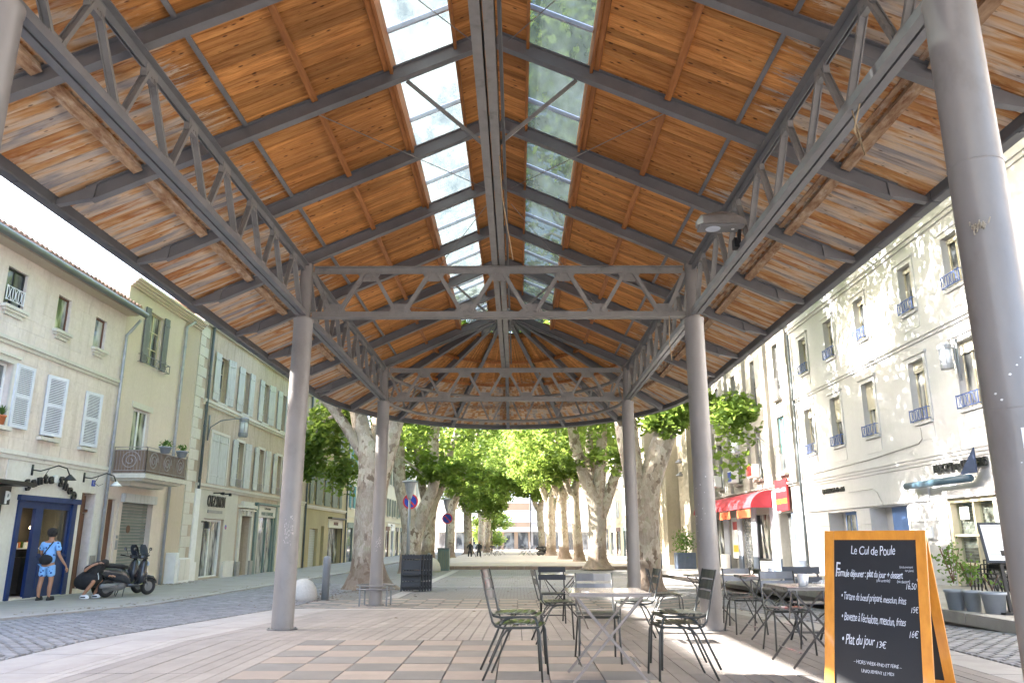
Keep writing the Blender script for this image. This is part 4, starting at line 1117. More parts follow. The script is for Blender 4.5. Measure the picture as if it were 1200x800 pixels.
# brown door next to it
b1.part('door', MT['brown'], (23.22, 23.93, -.18, 1.98, -.3, -.24), (23.22, 23.93, 2.02, 2.10, -.3, -.16), (23.3, 23.55, 0.1, .8, -.24, -.22), (23.6, 23.85, .1, .8, -.24, -.22), (23.3, 23.55, .95, 1.85, -.24, -.22), (23.6, 23.85, .95, 1.85, -.24, -.22), (23.22, 23.93, 2.1, 2.5, -.3, -.26), (23.2, 23.32, -.3, 2.55, -.2, .03))
b1.part('vent_grille', MT['plaque'], (24.05, 24.35, .15, .75, .02, .04), *[(24.08, 24.32, .2 + .06 * k, .23 + .06 * k, .04, .05) for k in range(9)])
b1.part('house_number', MT['signblue'], (23.62, 23.82, 2.78, 2.96, .02, .03)); b1.text('1', 23.72, 2.87, .16, MT['white'], .032, .003)
# arched shop name over the blue shopfront, letter by letter
word = 'Sante Shop'
for i, ch in enumerate(word):
    if ch == ' ': continue
    f = (i - 4.5) / 4.5; u = 21.55 + f * 1.12; v = 2.82 - .30 * f * f - .06 * f
    b1.text(ch, u, v, .40, MT['black'], .09, .03, rot=-f * .42, name='shop_letter', wt=.012)
q = M(); q.lathe([(.11, .06), (.11, .11)], (LX, 21.62, 2.84), 18, 'x'); q.build('round_logo', MT['white'], b1.r)
for k, (u, d) in enumerate(((20.62, .75), (23.15, .75))):
    t = thing('sign_spotlight', ['curled black iron lamp arm above the left half of the arched shop name', 'curled black iron lamp arm with pale shade beside the house number'][k], 'lamp', b1.P(u, 3.0, .02))
    m = M(); m.box(*[LX + .02, LX + .05], u - .03, u + .03, 2.86, 3.14)
    m.tube([b1.P(u, 3.0, .04), b1.P(u + .1, 2.98, .2), b1.P(u + .3, 3.06, .3), b1.P(u + .5, 3.16, .42), b1.P(u + .7, 3.1, .55), b1.P(u + .78, 2.92, .6)], .018, 6)
    m.tube([b1.P(u + .3, 3.04, .3), b1.P(u + .25, 2.85, .22), b1.P(u + .45, 2.78, .25), b1.P(u + .6, 2.85, .3)], .008, 5); m.build('arm', MT['black'], t, smooth=True)
    q = M(); q.lathe([(.02, 2.95), (.07, 2.9), (.17, 2.8), (.165, 2.79), (.05, 2.86)], b1.P(u + .8, 0, .6)[:2] + (0,), 14); q.build('lamp_shade', MT['white'] if k else MT['black'], t, smooth=True)
# dark neighbouring shop, mostly out of frame
b1.part('fascia', MT['black'], (16, 19.55, 2.05, 2.5, -.02, .25), (16, 20.05, 2.52, 2.62, -.02, .55)); b1.text('p', 19.42, 2.3, .42, MT['white'], .27, .01, wt=.015)
b1.part('shop_window', MT['dark'], (16, 19.55, -.1, 2.05, -.05, -.03)); b1.part('shop_frame', MT['black'], (19.45, 19.6, z0, 2.05, -.03, .03), (18.6, 18.68, z0, 2.05, -.03, .02))
pot = thing('flower_pot', 'terracotta pot with spiky green plant on the sill of the open-shuttered window', 'plant pot', b1.P(18.95, 3.95, .1))
q = M(); q.lathe([(.07, 3.95), (.10, 4.16), (.115, 4.16), (.115, 4.2), (.09, 4.2)], b1.P(18.95, 0, .1)[:2] + (0,), 14); q.build('pot', MT['terracotta'], pot, smooth=True)
def spiky(c, n, h, sp, mat, parent, name='leaves', wd=.02):
    m = M()
    for k in range(n):
        a = random.uniform(0, 6.28); r_ = random.uniform(.2, 1) * sp; hh = h * random.uniform(.6, 1); dx, dy = math.cos(a), math.sin(a)
        p0 = Vector(c); p1 = p0 + Vector((dx * r_ * .5, dy * r_ * .5, hh * .7)); p2 = p0 + Vector((dx * r_, dy * r_, hh)); sd_ = Vector((-dy, dx, 0)) * wd
        m.add([p0 - sd_, p0 + sd_, p1 + sd_ * .9, p1 - sd_ * .9, p2], [(0, 1, 2, 3), (3, 2, 4)])
    return m.build(name, mat, parent, fix=False, kind='stuff')
def bushy(c, n, rx, rz, mat, parent, s=.03, name='leaves', stems=6):
    m = M()
    for k in range(n):
        v = Vector([random.gauss(0, .45) for _ in range(3)]); p = Vector(c) + Vector((v.x * rx, v.y * rx, v.z * rz))
        a = Vector([random.uniform(-1, 1) for _ in range(3)]).normalized(); b_ = a.cross(Vector((random.random(), random.random(), .3))).normalized(); q = random.uniform(.6, 1.3) * s
        m.add([p - a * q, p + b_ * q * .5, p + a * q, p - b_ * q * .5], [(0, 1, 2, 3)])
    o = m.build(name, mat, parent, fix=False, kind='stuff')
    if stems:
        m = M()
        for k in range(stems):
            a = random.uniform(0, 6.28); m.tube([(c[0], c[1], c[2] - rz), (c[0] + rx * .4 * math.cos(a), c[1] + rx * .4 * math.sin(a), c[2]), (c[0] + rx * .7 * math.cos(a), c[1] + rx * .7 * math.sin(a), c[2] + rz * .7)], .006, 4)
        m.build('stems', MT['brown'], parent)
    return o
spiky((LX + .1, 18.95, 4.18), 26, .28, .22, MT['plantleaf'], pot)
# closed parasol on a terrace behind the tiled roof
t = thing('closed_parasol', 'folded white parasol on the roof terrace above the tiled eave', 'parasol', (-18.6, 27.5, 9.6))
m = M(); m.tube([(-18.6, 27.5, 9.6), (-18.6, 27.5, 12.2)], .03, 6); m.build('pole', MT['white'], t)
m = M(); m.lathe([(.42, 10.3), (.36, 10.9), (.2, 11.6), (.05, 12.2)], (-18.6, 27.5, 0), 9); m.build('canopy', MT['grey_p'], t)
# ---------------------------------------------------------------- B2 yellow render house
h2 = [(25.66, 27.35, 7.1, 9.0), (25.66, 26.85, 3.45, 5.52), (25.6, 27.75, -.2, 2.46, .3), (24.75, 25.2, -.25, 2.46, .25)]
b2 = B('cream_rendered_house', 'yellow cream rendered house with scrolled iron balcony over a rolled down shutter', LX, 1, 24.45, 30.35, z0, 9.75, MT['b2'], h2, 8.5)
b2.band(9.45, 9.75, .30, MT['b2'], 'cornice', steps=4)
b2.window(25.95, 27.05, 7.12, 9.0, 'dark2', 'cream', .15, .06, 1, (.33, .66))
b2.part('infill', MT['b2'], (25.66, 25.95, 7.1, 9.0, -.2, -.01)); b2.part('infill', MT['b2'], (27.05, 27.35, 7.1, 9.0, -.2, -.01))
b2.shutter(25.62, 25.92, 7.1, 9.05, MT['shutter_d'], .03, 0, 2, ang=.1); b2.shutter(27.08, 27.4, 7.1, 9.05, MT['shutter_d'], .03, 0, 2, ang=.1)
iron_rail(b2, 25.5, 27.6, 7.08, 7.35, .16, MT['shutter_d'], 'x')
b2.window(25.66, 26.85, 3.45, 5.52, 'dark2', 'white', .15, .07, 1, ()); b2.part('lintel', MT['trim'], (25.5, 27.0, 5.52, 5.72, -.01, .03))
b2.part('side_render', MT['b2side'], (28.9, 30.33, z0, 9.44, -.01, .012))
b2.pipe(28.82, z0, 9.2, MT['pipe'], .055, .1, (.35, .3, .15))
bs = b2.part('balcony_slab', MT['trim'], (24.62, 27.75, 3.1, 3.24, -.02, 1.15), (24.75, 27.6, 3.02, 3.1, -.02, 1.0), (25.0, 27.4, 2.9, 3.02, -.02, .5))
bl = M()
def scroll(P, cx, cz, R_, turns=2.2):
    pts = []
    for i in range(40):
        f = i / 39; a = f * turns * 2 * math.pi; r_ = R_ * (1 - .85 * f); pts.append(P(cx + r_ * math.cos(a), cz + r_ * math.sin(a)))
    return pts
def panelrail(P, a, c, v0, v1, nsc):
    for v in (v0, v0 + .08, v1 - .1, v1): bl.tube([P(a, v), P(c, v)], .014, 5)
    for q in (a, c): bl.tube([P(q, v0), P(q, v1)], .018, 5)
    W = (c - a) / nsc
    for k in range(nsc):
        x = a + W * (k + .5); R_ = min(W * .42, (v1 - v0 - .2) * .5)
        bl.tube(scroll(P, x, (v0 + v1) / 2 - .01, R_), .017, 5)
        for q in (-.5, .5): bl.tube([P(x + q * W, v0), P(x + q * W, v1)], .010, 4)
    n = int((c - a) / .09)
    for k in range(1, n): x = a + (c - a) * k / n; bl.tube([P(x, v0 + .08), P(x, v1 - .1)], .005, 4)
panelrail(lambda a, v: b2.P(24.68, v, a), .05, 1.1, 3.26, 4.08, 1)
panelrail(lambda a, v: b2.P(a, v, 1.1), 24.68, 27.7, 3.26, 4.08, 3)
panelrail(lambda a, v: b2.P(27.7, v, a), .05, 1.1, 3.26, 4.08, 1)
bl.build('balcony_railing', MT['rail'], b2.r)
m = M(); 
for (p, q) in (((LX + .06, 24.70, 3.27), (LX + 1.07, 24.71, 4.0)), ((LX + 1.07, 24.7, 3.27), (LX + 1.08, 27.68, 4.0))): m.box(p[0], q[0], p[1], q[1], p[2], q[2])
m.build('reed_screen', pm('brown reed screen', (.25, .18, .13), (.16, .11, .08), 2, .9, 0, .5, 40, stretch=(12, 12, 1)), b2.r)
for k, u in enumerate((25.7, 27.0)):
    t = thing('balcony_pot', ['grey pot of bright green leaves hung on the middle of the balcony rail', 'grey pot of trailing leaves hung near the far end of the balcony rail'][k], 'plant pot', b2.P(u, 4.1, 1.15))
    q = M(); q.lathe([(.13, 3.98), (.19, 4.16), (.21, 4.16), (.21, 4.2)], b2.P(u, 0, 1.2)[:2] + (0,), 14); q.build('pot', MT['potg'], t, smooth=True)
    bushy(b2.P(u, 4.3, 1.2), 130, .2, .12, MT['plantleaf'], t, .045, stems=0)
b2.part('shutter_box', MT['shutter_b'], (25.55, 27.85, 2.4, 2.68, -.02, .14))
for k in range(26): b2.part('roller_slat', MT['grilles'], (25.62, 27.73, -.2 + .1 * k + .006, -.2 + .1 * (k + 1) - .006, -.16, -.13 + .004 * (k % 2)))
b2.part('garage_jamb', MT['b2'], (25.35, 25.6, z0, 2.4, -.01, .05)); b2.part('garage_jamb', MT['b2'], (27.75, 28.0, z0, 2.4, -.01, .05))
q = M(); q.lathe([(.13, .0), (.13, .01)], (LX - .127, 26.5, 1.55), 16, 'x'); q.build('faded_sign', MT['brown'], b2.r)
b2.part('door', MT['brown'], (24.77, 25.18, -.25, 2.45, -.12, -.08)); b2.part('letterbox', MT['plaque'], (25.42, 25.52, .9, 1.2, .05, .08), (25.42, 25.52, 1.25, 1.35, .05, .08))
t = thing('electricity_cabinet', 'off white utility cabinet with two doors against the peach wall', 'cabinet', (LX + .3, 29.8, -.39))
m = M(); m.box(LX + .02, LX + .42, 29.25, 29.5, -.38, .75); m.box(LX + .02, LX + .44, 29.52, 30.5, -.38, .55); m.build('cabinet_body', MT['white'], t, bev=.01)
m = M(); m.box(LX + .44, LX + .455, 29.56, 30.0, -.25, .5); m.box(LX + .44, LX + .455, 30.03, 30.46, -.25, .5); m.build('cabinet_doors', MT['b1base'], t)
# ---------------------------------------------------------------- B3 mossy house with blue grey shutters
pos = [32.05, 34.95, 37.95, 40.95, 43.9]
h3 = [(p + .6, p + 1.5, 6.95, 8.95, .3) for p in pos] + [(p + .6, p + 1.5, 3.55, 5.6, .3) for p in pos[1:]] + [(32.5, 34.4, 3.5, 5.6, .2)] + [(32.45, 34.7, -.3, 2.06, .35), (36.75, 38.1, -.4, 2.3, .6), (39.3, 41.8, -.4, 2.3, .35), (44.2, 45.6, -.4, 2.2, .35)]
b3 = B('mossy_corner_house', 'mossy ochre stone house with pale blue grey shutters and shops below', LX, 1, 30.35, 47.8, z0, 10.2, MT['b3'], h3)
k = 0; v = z0 + .1
while v < 9.9:
    b3.part('quoin', MT['trim'], (30.36, 30.9 + (.35 if k % 2 else 0), v, v + .40, -.01, .04)); v += .42; k += 1
for i, p in enumerate(pos):
    b3.window(p + .6, p + 1.5, 6.95, 8.95, 'dark2', 'cream', .2, .06, 1, (.33, .66)); b3.sill(p + .6, p + 1.5, 6.95, MT['trim'])
    b3.shutter(p + .02, p + .58, 6.95, 9.0, MT['shutter_b'], .03, 0, 3, .12 if i % 2 else .04); b3.shutter(p + 1.52, p + 2.08, 6.95, 9.0, MT['shutter_b'], .03, 0, 3, .25 if i % 2 == 0 else .05)
    if i:
        b3.surround(p + .6, p + 1.5, 3.55, 5.6, MT['trim'], .12, .03); b3.window(p + .6, p + 1.5, 3.55, 5.6, 'dark2', 'cream', .2, .06, 1, (.33, .66))
        b3.shutter(p, p + .48, 3.55, 5.62, MT['shutter_b'], .05, 0, 2, .08); b3.shutter(p + 1.63, p + 2.15, 3.55, 5.62, MT['shutter_b'], .05, 0, 2, .2)
        iron_rail(b3, p + .62, p + 1.48, 3.58, 3.9, .03, MT['rail'], 'b')
b3.surround(32.5, 34.4, 3.5, 5.6, MT['trim'], .12, .05); b3.shutter(32.5, 33.44, 3.5, 5.6, MT['shutter_b'], -.02, 0, 4); b3.shutter(33.46, 34.4, 3.5, 5.6, MT['shutter_b'], -.02, 0, 4)
b3.band(6.62, 6.85, .12, MT['trim'], 'string_course', 31.3); b3.band(3.22, 3.44, .12, MT['b3base'], 'string_course', 31.3); b3.band(9.9, 10.2, .25, MT['trim'])
b3.pipe(31.45, 3.2, 9.9, MT['pipe_d'], .06, .1); b3.pipe(47.75, z0, 9.9, MT['pipe_d'], .06, .1)
b3.part('shop_wall', MT['b3base'], (31.3, 32.44, z0, 3.21, -.01, .03), (34.71, 36.2, z0, 3.21, -.01, .03), (32.44, 34.71, 2.07, 3.21, -.01, .028))
b3.part('pilaster', MT['white'], (31.3, 31.75, z0, 3.2, .03, .09), (31.25, 31.85, z0, .35, .03, .13))
b3.part('pilaster', MT['b1base'], (34.85, 36.1, z0, .3, .03, .12))
b3.part('shop_door', MT['white'], (32.47, 32.55, -.38, 2.04, -.2, -.1), (34.6, 34.68, -.38, 2.04, -.2, -.1), (33.5, 33.58, -.3, 2.0, -.2, -.12), (32.55, 34.6, 1.96, 2.04, -.2, -.12), (32.55, 34.6, -.38, -.25, -.2, -.12))
b3.part('shop_pane', MT['dark2'], (32.55, 34.6, -.25, 1.96, -.19, -.17))
b3.text('CHEZ SIMON', 33.55, 2.76, .66, MT['black'], .07, .02, sx=.5, wt=.004); b3.part('sub_sign', MT['plaque'], (32.75, 34.35, 2.3, 2.42, .03, .06))
for u in (33.2, 34.0): b3.part('spot_bracket', MT['black'], (u, u + .05, 3.1, 3.15, .03, .4), (u - .03, u + .08, 3.04, 3.16, .4, .5))
q = M(); q.lathe([(.1, .03), (.1, .04)], (LX, 34.95, 1.75), 14, 'x'); q.build('round_plaque', MT['signblue'], b3.r); q = M(); q.lathe([(.05, .041), (.05, .05)], (LX, 34.95, 1.72), 14, 'x'); q.build('round_plaque', MT['signred'], b3.r)
b3.part('wall_lamp', MT['black'], (32.2, 32.25, 1.9, 1.95, .03, .25), (32.15, 32.32, 1.65, 1.92, .2, .36))
b3.surround(36.75, 38.1, -.4, 2.3, MT['trim'], .22, .10, .12)
b3.part('portal_carving', MT['trim'], (36.4, 38.45, 2.65, 2.8, -.01, .25), (36.7, 38.15, 2.8, 2.95, -.01, .15), (37.2, 37.6, 2.3, 2.62, .09, .2), (36.8, 37.0, 2.4, 2.6, .09, .16), (37.85, 38.05, 2.4, 2.6, .09, .16))
b3.part('door', MT['dark'], (36.76, 37.1, -.4, 2.28, -.5, -.45)); b3.part('plinth', MT['plaque'], (36.35, 36.75, z0, .25, .09, .18), (38.1, 38.5, z0, .25, .09, .18))
b3.part('shopfront', MT['green_d'], (38.75, 39.1, z0, 2.9, -.01, .10), (41.9, 42.2, z0, 2.9, -.01, .10), (38.7, 42.3, 2.9, 3.0, -.01, .18), (39.3, 39.38, -.4, 2.3, -.1, .02), (40.6, 40.68, -.4, 2.3, -.1, .02), (41.7, 41.78, -.4, 2.3, -.1, .02))
b3.part('shop_pane', MT['dark2'], (39.38, 41.7, -.4, 2.3, -.09, -.07)); b3.part('sign_board', MT['b1base'], (39.1, 41.9, 2.32, 2.88, -.01, .07)); b3.text('MAROQUINERIE', 40.5, 2.48, .26, MT['green_d'], .08, .006); b3.text('Le Petit Atelier', 40.5, 2.74, .16, MT['black'], .08, .006, shear=.3)
b3.part('shopfront', MT['b3base'], (39.1, 39.3, z0, 2.3, -.01, .06))
b3.part('shop_window', MT['dark'], (44.2, 45.6, -.3, 2.2, -.2, -.17)); b3.part('shop_wall', MT['b3base'], (42.3, 44.1, z0, 3.2, -.01, .03), (45.7, 47.6, z0, 3.2, -.01, .03))
roof_slab(b3, MT['tile'], .4, 1.5, 4.5)
wall_lantern('wall_lantern', 'blue grey wall lantern on a curved arm by the corner house downpipe', b3, 32.0, 6.1, 1.5)
# ---------------------------------------------------------------- B4 mustard house
h4 = [(p + .35, p + 1.15, 3.6, 5.6, .3) for p in (48.9, 51.2, 53.4, 55.6)] + [(p, p + 1.1, 7.4, 9.0, .3) for p in (49.3, 52.4, 55.5)] + [(49.3, 51.3, -.45, 1.9, .3), (52.2, 53.0, -.45, 2.1, .4), (54.2, 58.2, -.45, 2.0, .5)]
b4 = B('mustard_house', 'mustard yellow house with a row of grey green shutters and arched doorway', LX, 1, 47.8, 59.4, z0 - .1, 12.2, MT['b4'], h4)
for p in (48.9, 51.2, 53.4, 55.6):
    b4.window(p + .35, p + 1.15, 3.6, 5.6, 'dark', 'cream', .2, .05, 1, (.5,)); b4.shutter(p - .35, p + .3, 3.4, 5.75, MT['shutter_g'], .05, 0, 3, .1); b4.shutter(p + 1.2, p + 1.75, 3.4, 5.75, MT['shutter_g'], .05, 0, 3, .1)
for p in (49.3, 52.4, 55.5):
    b4.window(p, p + 1.1, 7.4, 9.0, 'dark', 'cream', .2, .05, 1, (.5,)); b4.surround(p, p + 1.1, 7.4, 9.0, MT['trim'], .12, .03); b4.shutter(p + 1.2, p + 1.8, 7.4, 9.0, MT['shutter_g'], .05, 0, 3, .1)
b4.band(6.7, 6.9, .08, MT['b4'], 'string_course'); b4.band(3.1, 3.3, .12, MT['trim'], 'string_course')
for k in range(22): b4.part('roller_slat', MT['shutter_b'], (49.32, 51.28, -.44 + .105 * k, -.35 + .105 * k, -.2, -.17))
b4.part('door', MT['dark'], (52.2, 53.0, -.45, 2.1, -.35, -.3)); b4.part('shop_frame', MT['black'], (53.9, 58.6, 2.62, 2.72, -.01, .3), (58.2, 58.35, z0, 2.6, -.01, .06)); b4.part('sign_board', MT['b1base'], (54.0, 58.3, 2.02, 2.6, -.01, .06)); b4.text('BRASSERIE', 56.1, 2.3, .3, MT['brown'], .07, .005)
b4.part('shop_window', MT['dark2'], (54.25, 58.15, -.4, 2.0, -.3, -.27)); b4.pipe(59.2, z0, 12, MT['pipe_d'], .06, .1); roof_slab(b4, MT['tile'], .4, 1.4, 4.5)
# ---------------------------------------------------------------- further houses on the left
def far_house(name, label, s, X, u0, u1, z1, mat, n, floors, shm, glass='dark', door=None, roofm='tile'):
    W = (u1 - u0) / n; hs = []
    for f in floors:
        for k in range(n): c = u0 + W * (k + .5); hs.append((c - .5, c + .5, f, f + 1.7, .25))
    for k in range(n): c = u0 + W * (k + .5); hs.append((c - W * .28, c + W * .28, -.45, 2.1, .4))
    b = B(name, label, X, s, u0, u1, -.55, z1, mat, hs)
    for h in hs[:len(floors) * n]:
        b.window(*h[:4], glass, 'white', .15, .06, 1, (.5,)); b.sill(h[0], h[1], h[2], MT['trim'])
        if shm: b.shutter(h[0] - .5, h[0] - .02, h[2], h[3], MT[shm], .04, 0, 2, .08); b.shutter(h[1] + .02, h[1] + .5, h[2], h[3], MT[shm], .04, 0, 2, .12)
    for i, h in enumerate(hs[len(floors) * n:]):
        b.part('shop_frame', MT[['green_d', 'brown', 'white', 'black'][i % 4]], (h[0], h[0] + .1, -.5, 2.1, -.1, .03), (h[1] - .1, h[1], -.5, 2.1, -.1, .03), (h[0] - .1, h[1] + .1, 2.1, 2.5, -.1, .08)); b.part('shop_pane', MT['dark2' if i % 2 else 'dark'], (h[0] + .1, h[1] - .1, -.45, 2.1, -.08, -.06))
    b.band(z1 - .3, z1, .3, MT['trim']); b.band(2.85, 3.0, .1, MT['trim'], 'string_course'); roof_slab(b, MT[roofm], .4, 1.6, 4.5); return b
f1 = far_house('shuttered_house', 'cream house with turquoise shutters behind the near left plane tree', 1, LX, 59.4, 74, 10.2, MT['b5'], 4, (3.6, 6.4), 'shutter_t')
f2 = far_house('terraced_house', 'pale house with grey green shutters and small shop sign beyond the turquoise one', 1, LX, 74, 90, 11, MT['b5'], 5, (3.5, 6.6), 'shutter_g')
f2.part('sign_board', MT['white'], (78.5, 83, 2.52, 2.8, .08, .12)); f2.text('Pharmacie', 80.7, 2.66, .26, MT['black'], .13, .004)
f3 = far_house('terraced_house', 'farthest ochre house of the left row before the end of the square', 1, LX, 90, 112, 10.5, MT['b2'], 5, (3.6, 6.6), 'shutter_b')
# ---------------------------------------------------------------- R1 white house on the right
ru = [14.2, 16.1, 18.1, 20.45, 23.5, 26.05, 28.55]
hr = [(u, u + .72, 7.35, 8.72, .28) for u in ru] + [(u - .03, u + .8, 4.3, 5.98, .28) for u in ru]
ground_h = [(18.15, 20.2, -.0, 2.2, .25), (25.6, 27.9, .12, 2.12, .45), (22.2, 24.6, .12, 2.17, .45), (13.5, 16.6, .12, 2.2, .3)]
r1 = B('white_rendered_house', 'white cream rendered house with small blue iron window rails and a restaurant below', RX, -1, 2, 30.35, -.3, 12.3, MT['r1'], hr + ground_h)
for i, u in enumerate(ru):
    for (a, c, v0, v1, rv) in ((u, u + .72, 7.35, 8.72, .12), (u - .03, u + .8, 4.3, 5.98, .5 if i in (4, 5) else .18)):
        r1.window(a, c, v0, v1, 'dark2', 'cream', .2, .05, 1, ()); r1.surround(a, c, v0, v1, MT['r1'], .13, .035, .04); r1.sill(a, c, v0, MT['r1'], .07, .07)
        o = r1.part('roller_blind', pm('beige roller blind', (.45, .42, .34), (.38, .35, .28), 6, .7) if 'blind' not in MT else MT['blind'], *[(a + .02, c - .02, v1 - (v1 - v0) * rv + .06 * k, v1 - (v1 - v0) * rv + .06 * k + .055, -.13, -.11) for k in range(int((v1 - v0) * rv / .06))], kind='stuff')
        MT['blind'] = bpy.data.materials['beige roller blind']
        iron_rail(r1, a - .04, c + .04, v0 + .04, v0 + .34, .13, MT['bluerail'], 'x')
        r1.part('apron', MT['r1'], (a - .08, c + .08, v0 - .5, v0 - .1, -.01, .015))
r1.band(9.25, 9.48, .10, MT['r1'], steps=2); r1.band(12.0, 12.3, .3, MT['r1'], steps=2); r1.band(6.45, 6.62, .09, MT['r1'], 'string_course'); r1.band(3.15, 3.42, .09, MT['r1'], 'string_course', steps=3)
for (a, c) in ((2, 13.5), (16.6, 18.14), (20.21, 22.19), (24.61, 25.59), (27.91, 30.3)):
    for k in range(5): r1.part('rusticated_course', MT['r1'], (a, c, -.25 + .48 * k + .008, -.25 + .48 * (k + 1) - .008, -.01, .05))
r1.part('fascia_course', MT['r1'], (8, 20.19, 2.21, 2.42, -.01, .12), (21.0, 30.3, 2.21, 2.6, -.01, .06))
r1.pipe(30.2, -.1, 9.2, MT['pipe_d'], .05, .1)
m = M(); m.tube([r1.P(30.0, 3.55, .02), r1.P(24.4, 3.62, .02), r1.P(21.2, 3.75, .02), r1.P(21.0, 3.85, .02), r1.P(21.0, 4.15, .02)], .015, 4); m.build('cable', MT['plaque'], r1.r)
m = M(); m.tube([r1.P(26, 2.72, .08), r1.P(24.2, 2.72, .08), r1.P(23.9, 2.6, .08), r1.P(23.6, 2.2, .08)], .012, 4); m.build('cable', MT['plaque'], r1.r)
r1.text('BRICKS and BAGELS', 19.35, 2.98, .27, MT['black'], .07, .03, wt=.012); r1.text('LA MAISON d\'à côté', 27.35, 2.86, .22, MT['black'], .03, .015, wt=.008)
q = M(); q.lathe([(.09, 0), (.09, 3.1)], (0, 0, 0), 14, 'y'); q.v = [(a + RX - .32, b_ + 18.5, c + 2.62) for a, b_, c in q.v]; q.build('awning_cassette', MT['steelblue'], r1.r, smooth=True)
m = M(); 
for t_ in (0, .004):
    pass
m.prism([(18.2, 2.72), (18.9, 2.72), (18.2, 3.3)], lambda u, v: r1.P(u, v, .30), lambda u, v: r1.P(u, v, .33)); m.build('canvas_triangle', MT['navy'], r1.r)
fr_ = r1.part('door_frame', MT['cream'], (20.08, 20.2, 0.1, 2.2, -.2, .02), (18.15, 18.27, .1, 2.2, -.2, .02), (18.27, 20.08, 2.1, 2.2, -.2, .02), (18.27, 20.08, 1.28, 1.34, -.2, 0), (18.27, 20.08, .60, .66, -.2, 0), (19.1, 19.16, .1, 2.1, -.2, -.01))
r1.part('pane', MT['glass'], (18.27, 20.08, .6, 2.1, -.15, -.14), parent=fr_); r1.part('kick_panel', MT['shutter_d'], (18.27, 20.08, .1, .6, -.15, -.12), parent=fr_); r1.part('notice', MT['white'], (19.55, 19.95, 1.7, 2.0, -.135, -.13), parent=fr_)
v = .14; k = 0
while v < 2.1:
    u = 18.2 + (.11 if k % 2 else 0)
    while u < 20.1: r1.part('brick', MT['brickr'], (u, min(u + .205, 20.14), v, v + .062, -.25, -.225)); u += .222
    v += .074; k += 1
for (a, c, w_) in ((26.4, 27.3, 1), (22.95, 23.9, 2)):
    r1.part('door', MT['blue2'], (a, c, .12, 2.15, -.36, -.3), (a + .1, c - .1, 1.3, 1.36, -.3, -.28), (a + .1, c - .1, .3, .36, -.3, -.28))
r1.part('pane', MT['dark2'], (26.5, 26.82, 1.45, 2.02, -.3, -.285)); r1.part('pane', MT['dark2'], (26.9, 27.2, 1.45, 2.02, -.3, -.285)); r1.part('shop_window', MT['white'], (25.62, 26.38, 1.2, 2.1, -.36, -.3)); r1.part('door_leaf', MT['white'], (22.3, 22.36, .12, 2.1, -.4, 0))
r1.part('intercom', MT['white'], (21.0, 21.25, 1.25, 1.55, .05, .1)); r1.part('shop_window', MT['dark'], (13.5, 16.6, .3, 2.2, -.2, -.17))
wall_lantern('wall_lantern', 'white barred wall lantern on the white house near the right foreground column', r1, 18.75, 5.9, .35, None, 1, .8)
# ---------------------------------------------------------------- R2 grey house with pilasters, red awning
pu = [30.9, 34.2, 37.5, 40.9]
h5 = [(u + .9, u + 1.6, 6.95, 9.3, .25) for u in pu] + [(u + .8, u + 1.7, 3.85, 6.2, .25) for u in pu] + [(31.3, 33.3, -.2, 2.3, .5), (34.4, 36.4, .35, 2.3, .3), (37.2, 38.9, -.2, 2.3, .3), (39.6, 41.3, -.2, 2.3, .3), (42.2, 44.2, -.2, 2.3, .3)]
r2 = B('pilastered_house', 'tall grey cream house with pilasters and red shop awning on the right', RX, -1, 30.4, 45.0, -.6, 12.5, MT['r2'], h5)
for u in [30.42, 33.3, 36.6, 39.9, 43.2, 44.6]:
    r2.part('pilaster', MT['r2'], (u, u + .38, 3.4, 12.0, -.01, .16)); 
for u in pu:
    r2.window(u + .9, u + 1.6, 6.95, 9.3, 'dark', 'shutter_d', .18, .05, 1, (.5,)); r2.window(u + .8, u + 1.7, 3.85, 6.2, 'dark2', 'shutter_t' if u < 31 else 'shutter_d', .15, .05, 1, (.5,)); r2.sill(u + .9, u + 1.6, 6.95, MT['r2'], .2, .1); r2.sill(u + .8, u + 1.7, 3.85, MT['r2'], .2, .1)
    iron_rail(r2, u + .85, u + 1.65, 7.0, 7.75, .15, MT['shutter_d'], 'b')
iron_rail(r2, 31.65, 32.65, 3.9, 4.6, .18, MT['shutter_d'], 'b')
for k, u in enumerate((34.95, 38.3, 41.6)):
    t = thing('air_conditioner', ['air conditioner box with a red panel below the second lower window from the white house', 'air conditioner box below the third lower window from the white house', 'farthest air conditioner box above the red awning'][k], 'air conditioner', r2.P(u + .4, 3.9, .2))
    m = M(); r2.bx(m, u + .05, u + .75, 3.92, 4.5, .16, .5); m.build('casing', MT['white'], t, bev=.01); m = M(); r2.bx(m, u + .1, u + .7, 3.98, 4.44, .5, .515); m.build('grille', MT[['red', 'signblue', 'plaque'][k]], t)
r2.band(3.3, 3.45, .15, MT['r2'], 'string_course'); r2.band(12, 12.5, .4, MT['r2'])
for a, c in ((30.42, 31.28), (33.32, 34.38), (36.42, 37.18), (38.92, 39.58), (41.32, 42.18), (44.22, 44.95)):
    r2.part('pillar', MT['grey_p'], (a, c, .45, 3.2, -.01, .06)); r2.part('pillar_base', MT['slateb'], (a, c, -.5, .45, -.01, .08))
aw = M()
n = 10; ua, ub = 33.9, 44.95
for k in range(n):
    a0 = math.pi / 2 * k / n; a1 = math.pi / 2 * (k + 1) / n; f = lambda a: (.05 + .95 * math.sin(a), 2.55 + .75 * math.cos(a))
    (w0, v0), (w1, v1) = f(a0), f(a1)
    aw.quad(r2.P(ua, v0, w0), r2.P(ub, v0, w0), r2.P(ub, v1, w1), r2.P(ua, v1, w1))
    aw.add([r2.P(ua, v0, w0), r2.P(ua, v1, w1), r2.P(ua, 2.55, .05)], [(0, 1, 2)])
A_ = aw.build('awning', MT['redcanvas'], r2.r, fix=False)
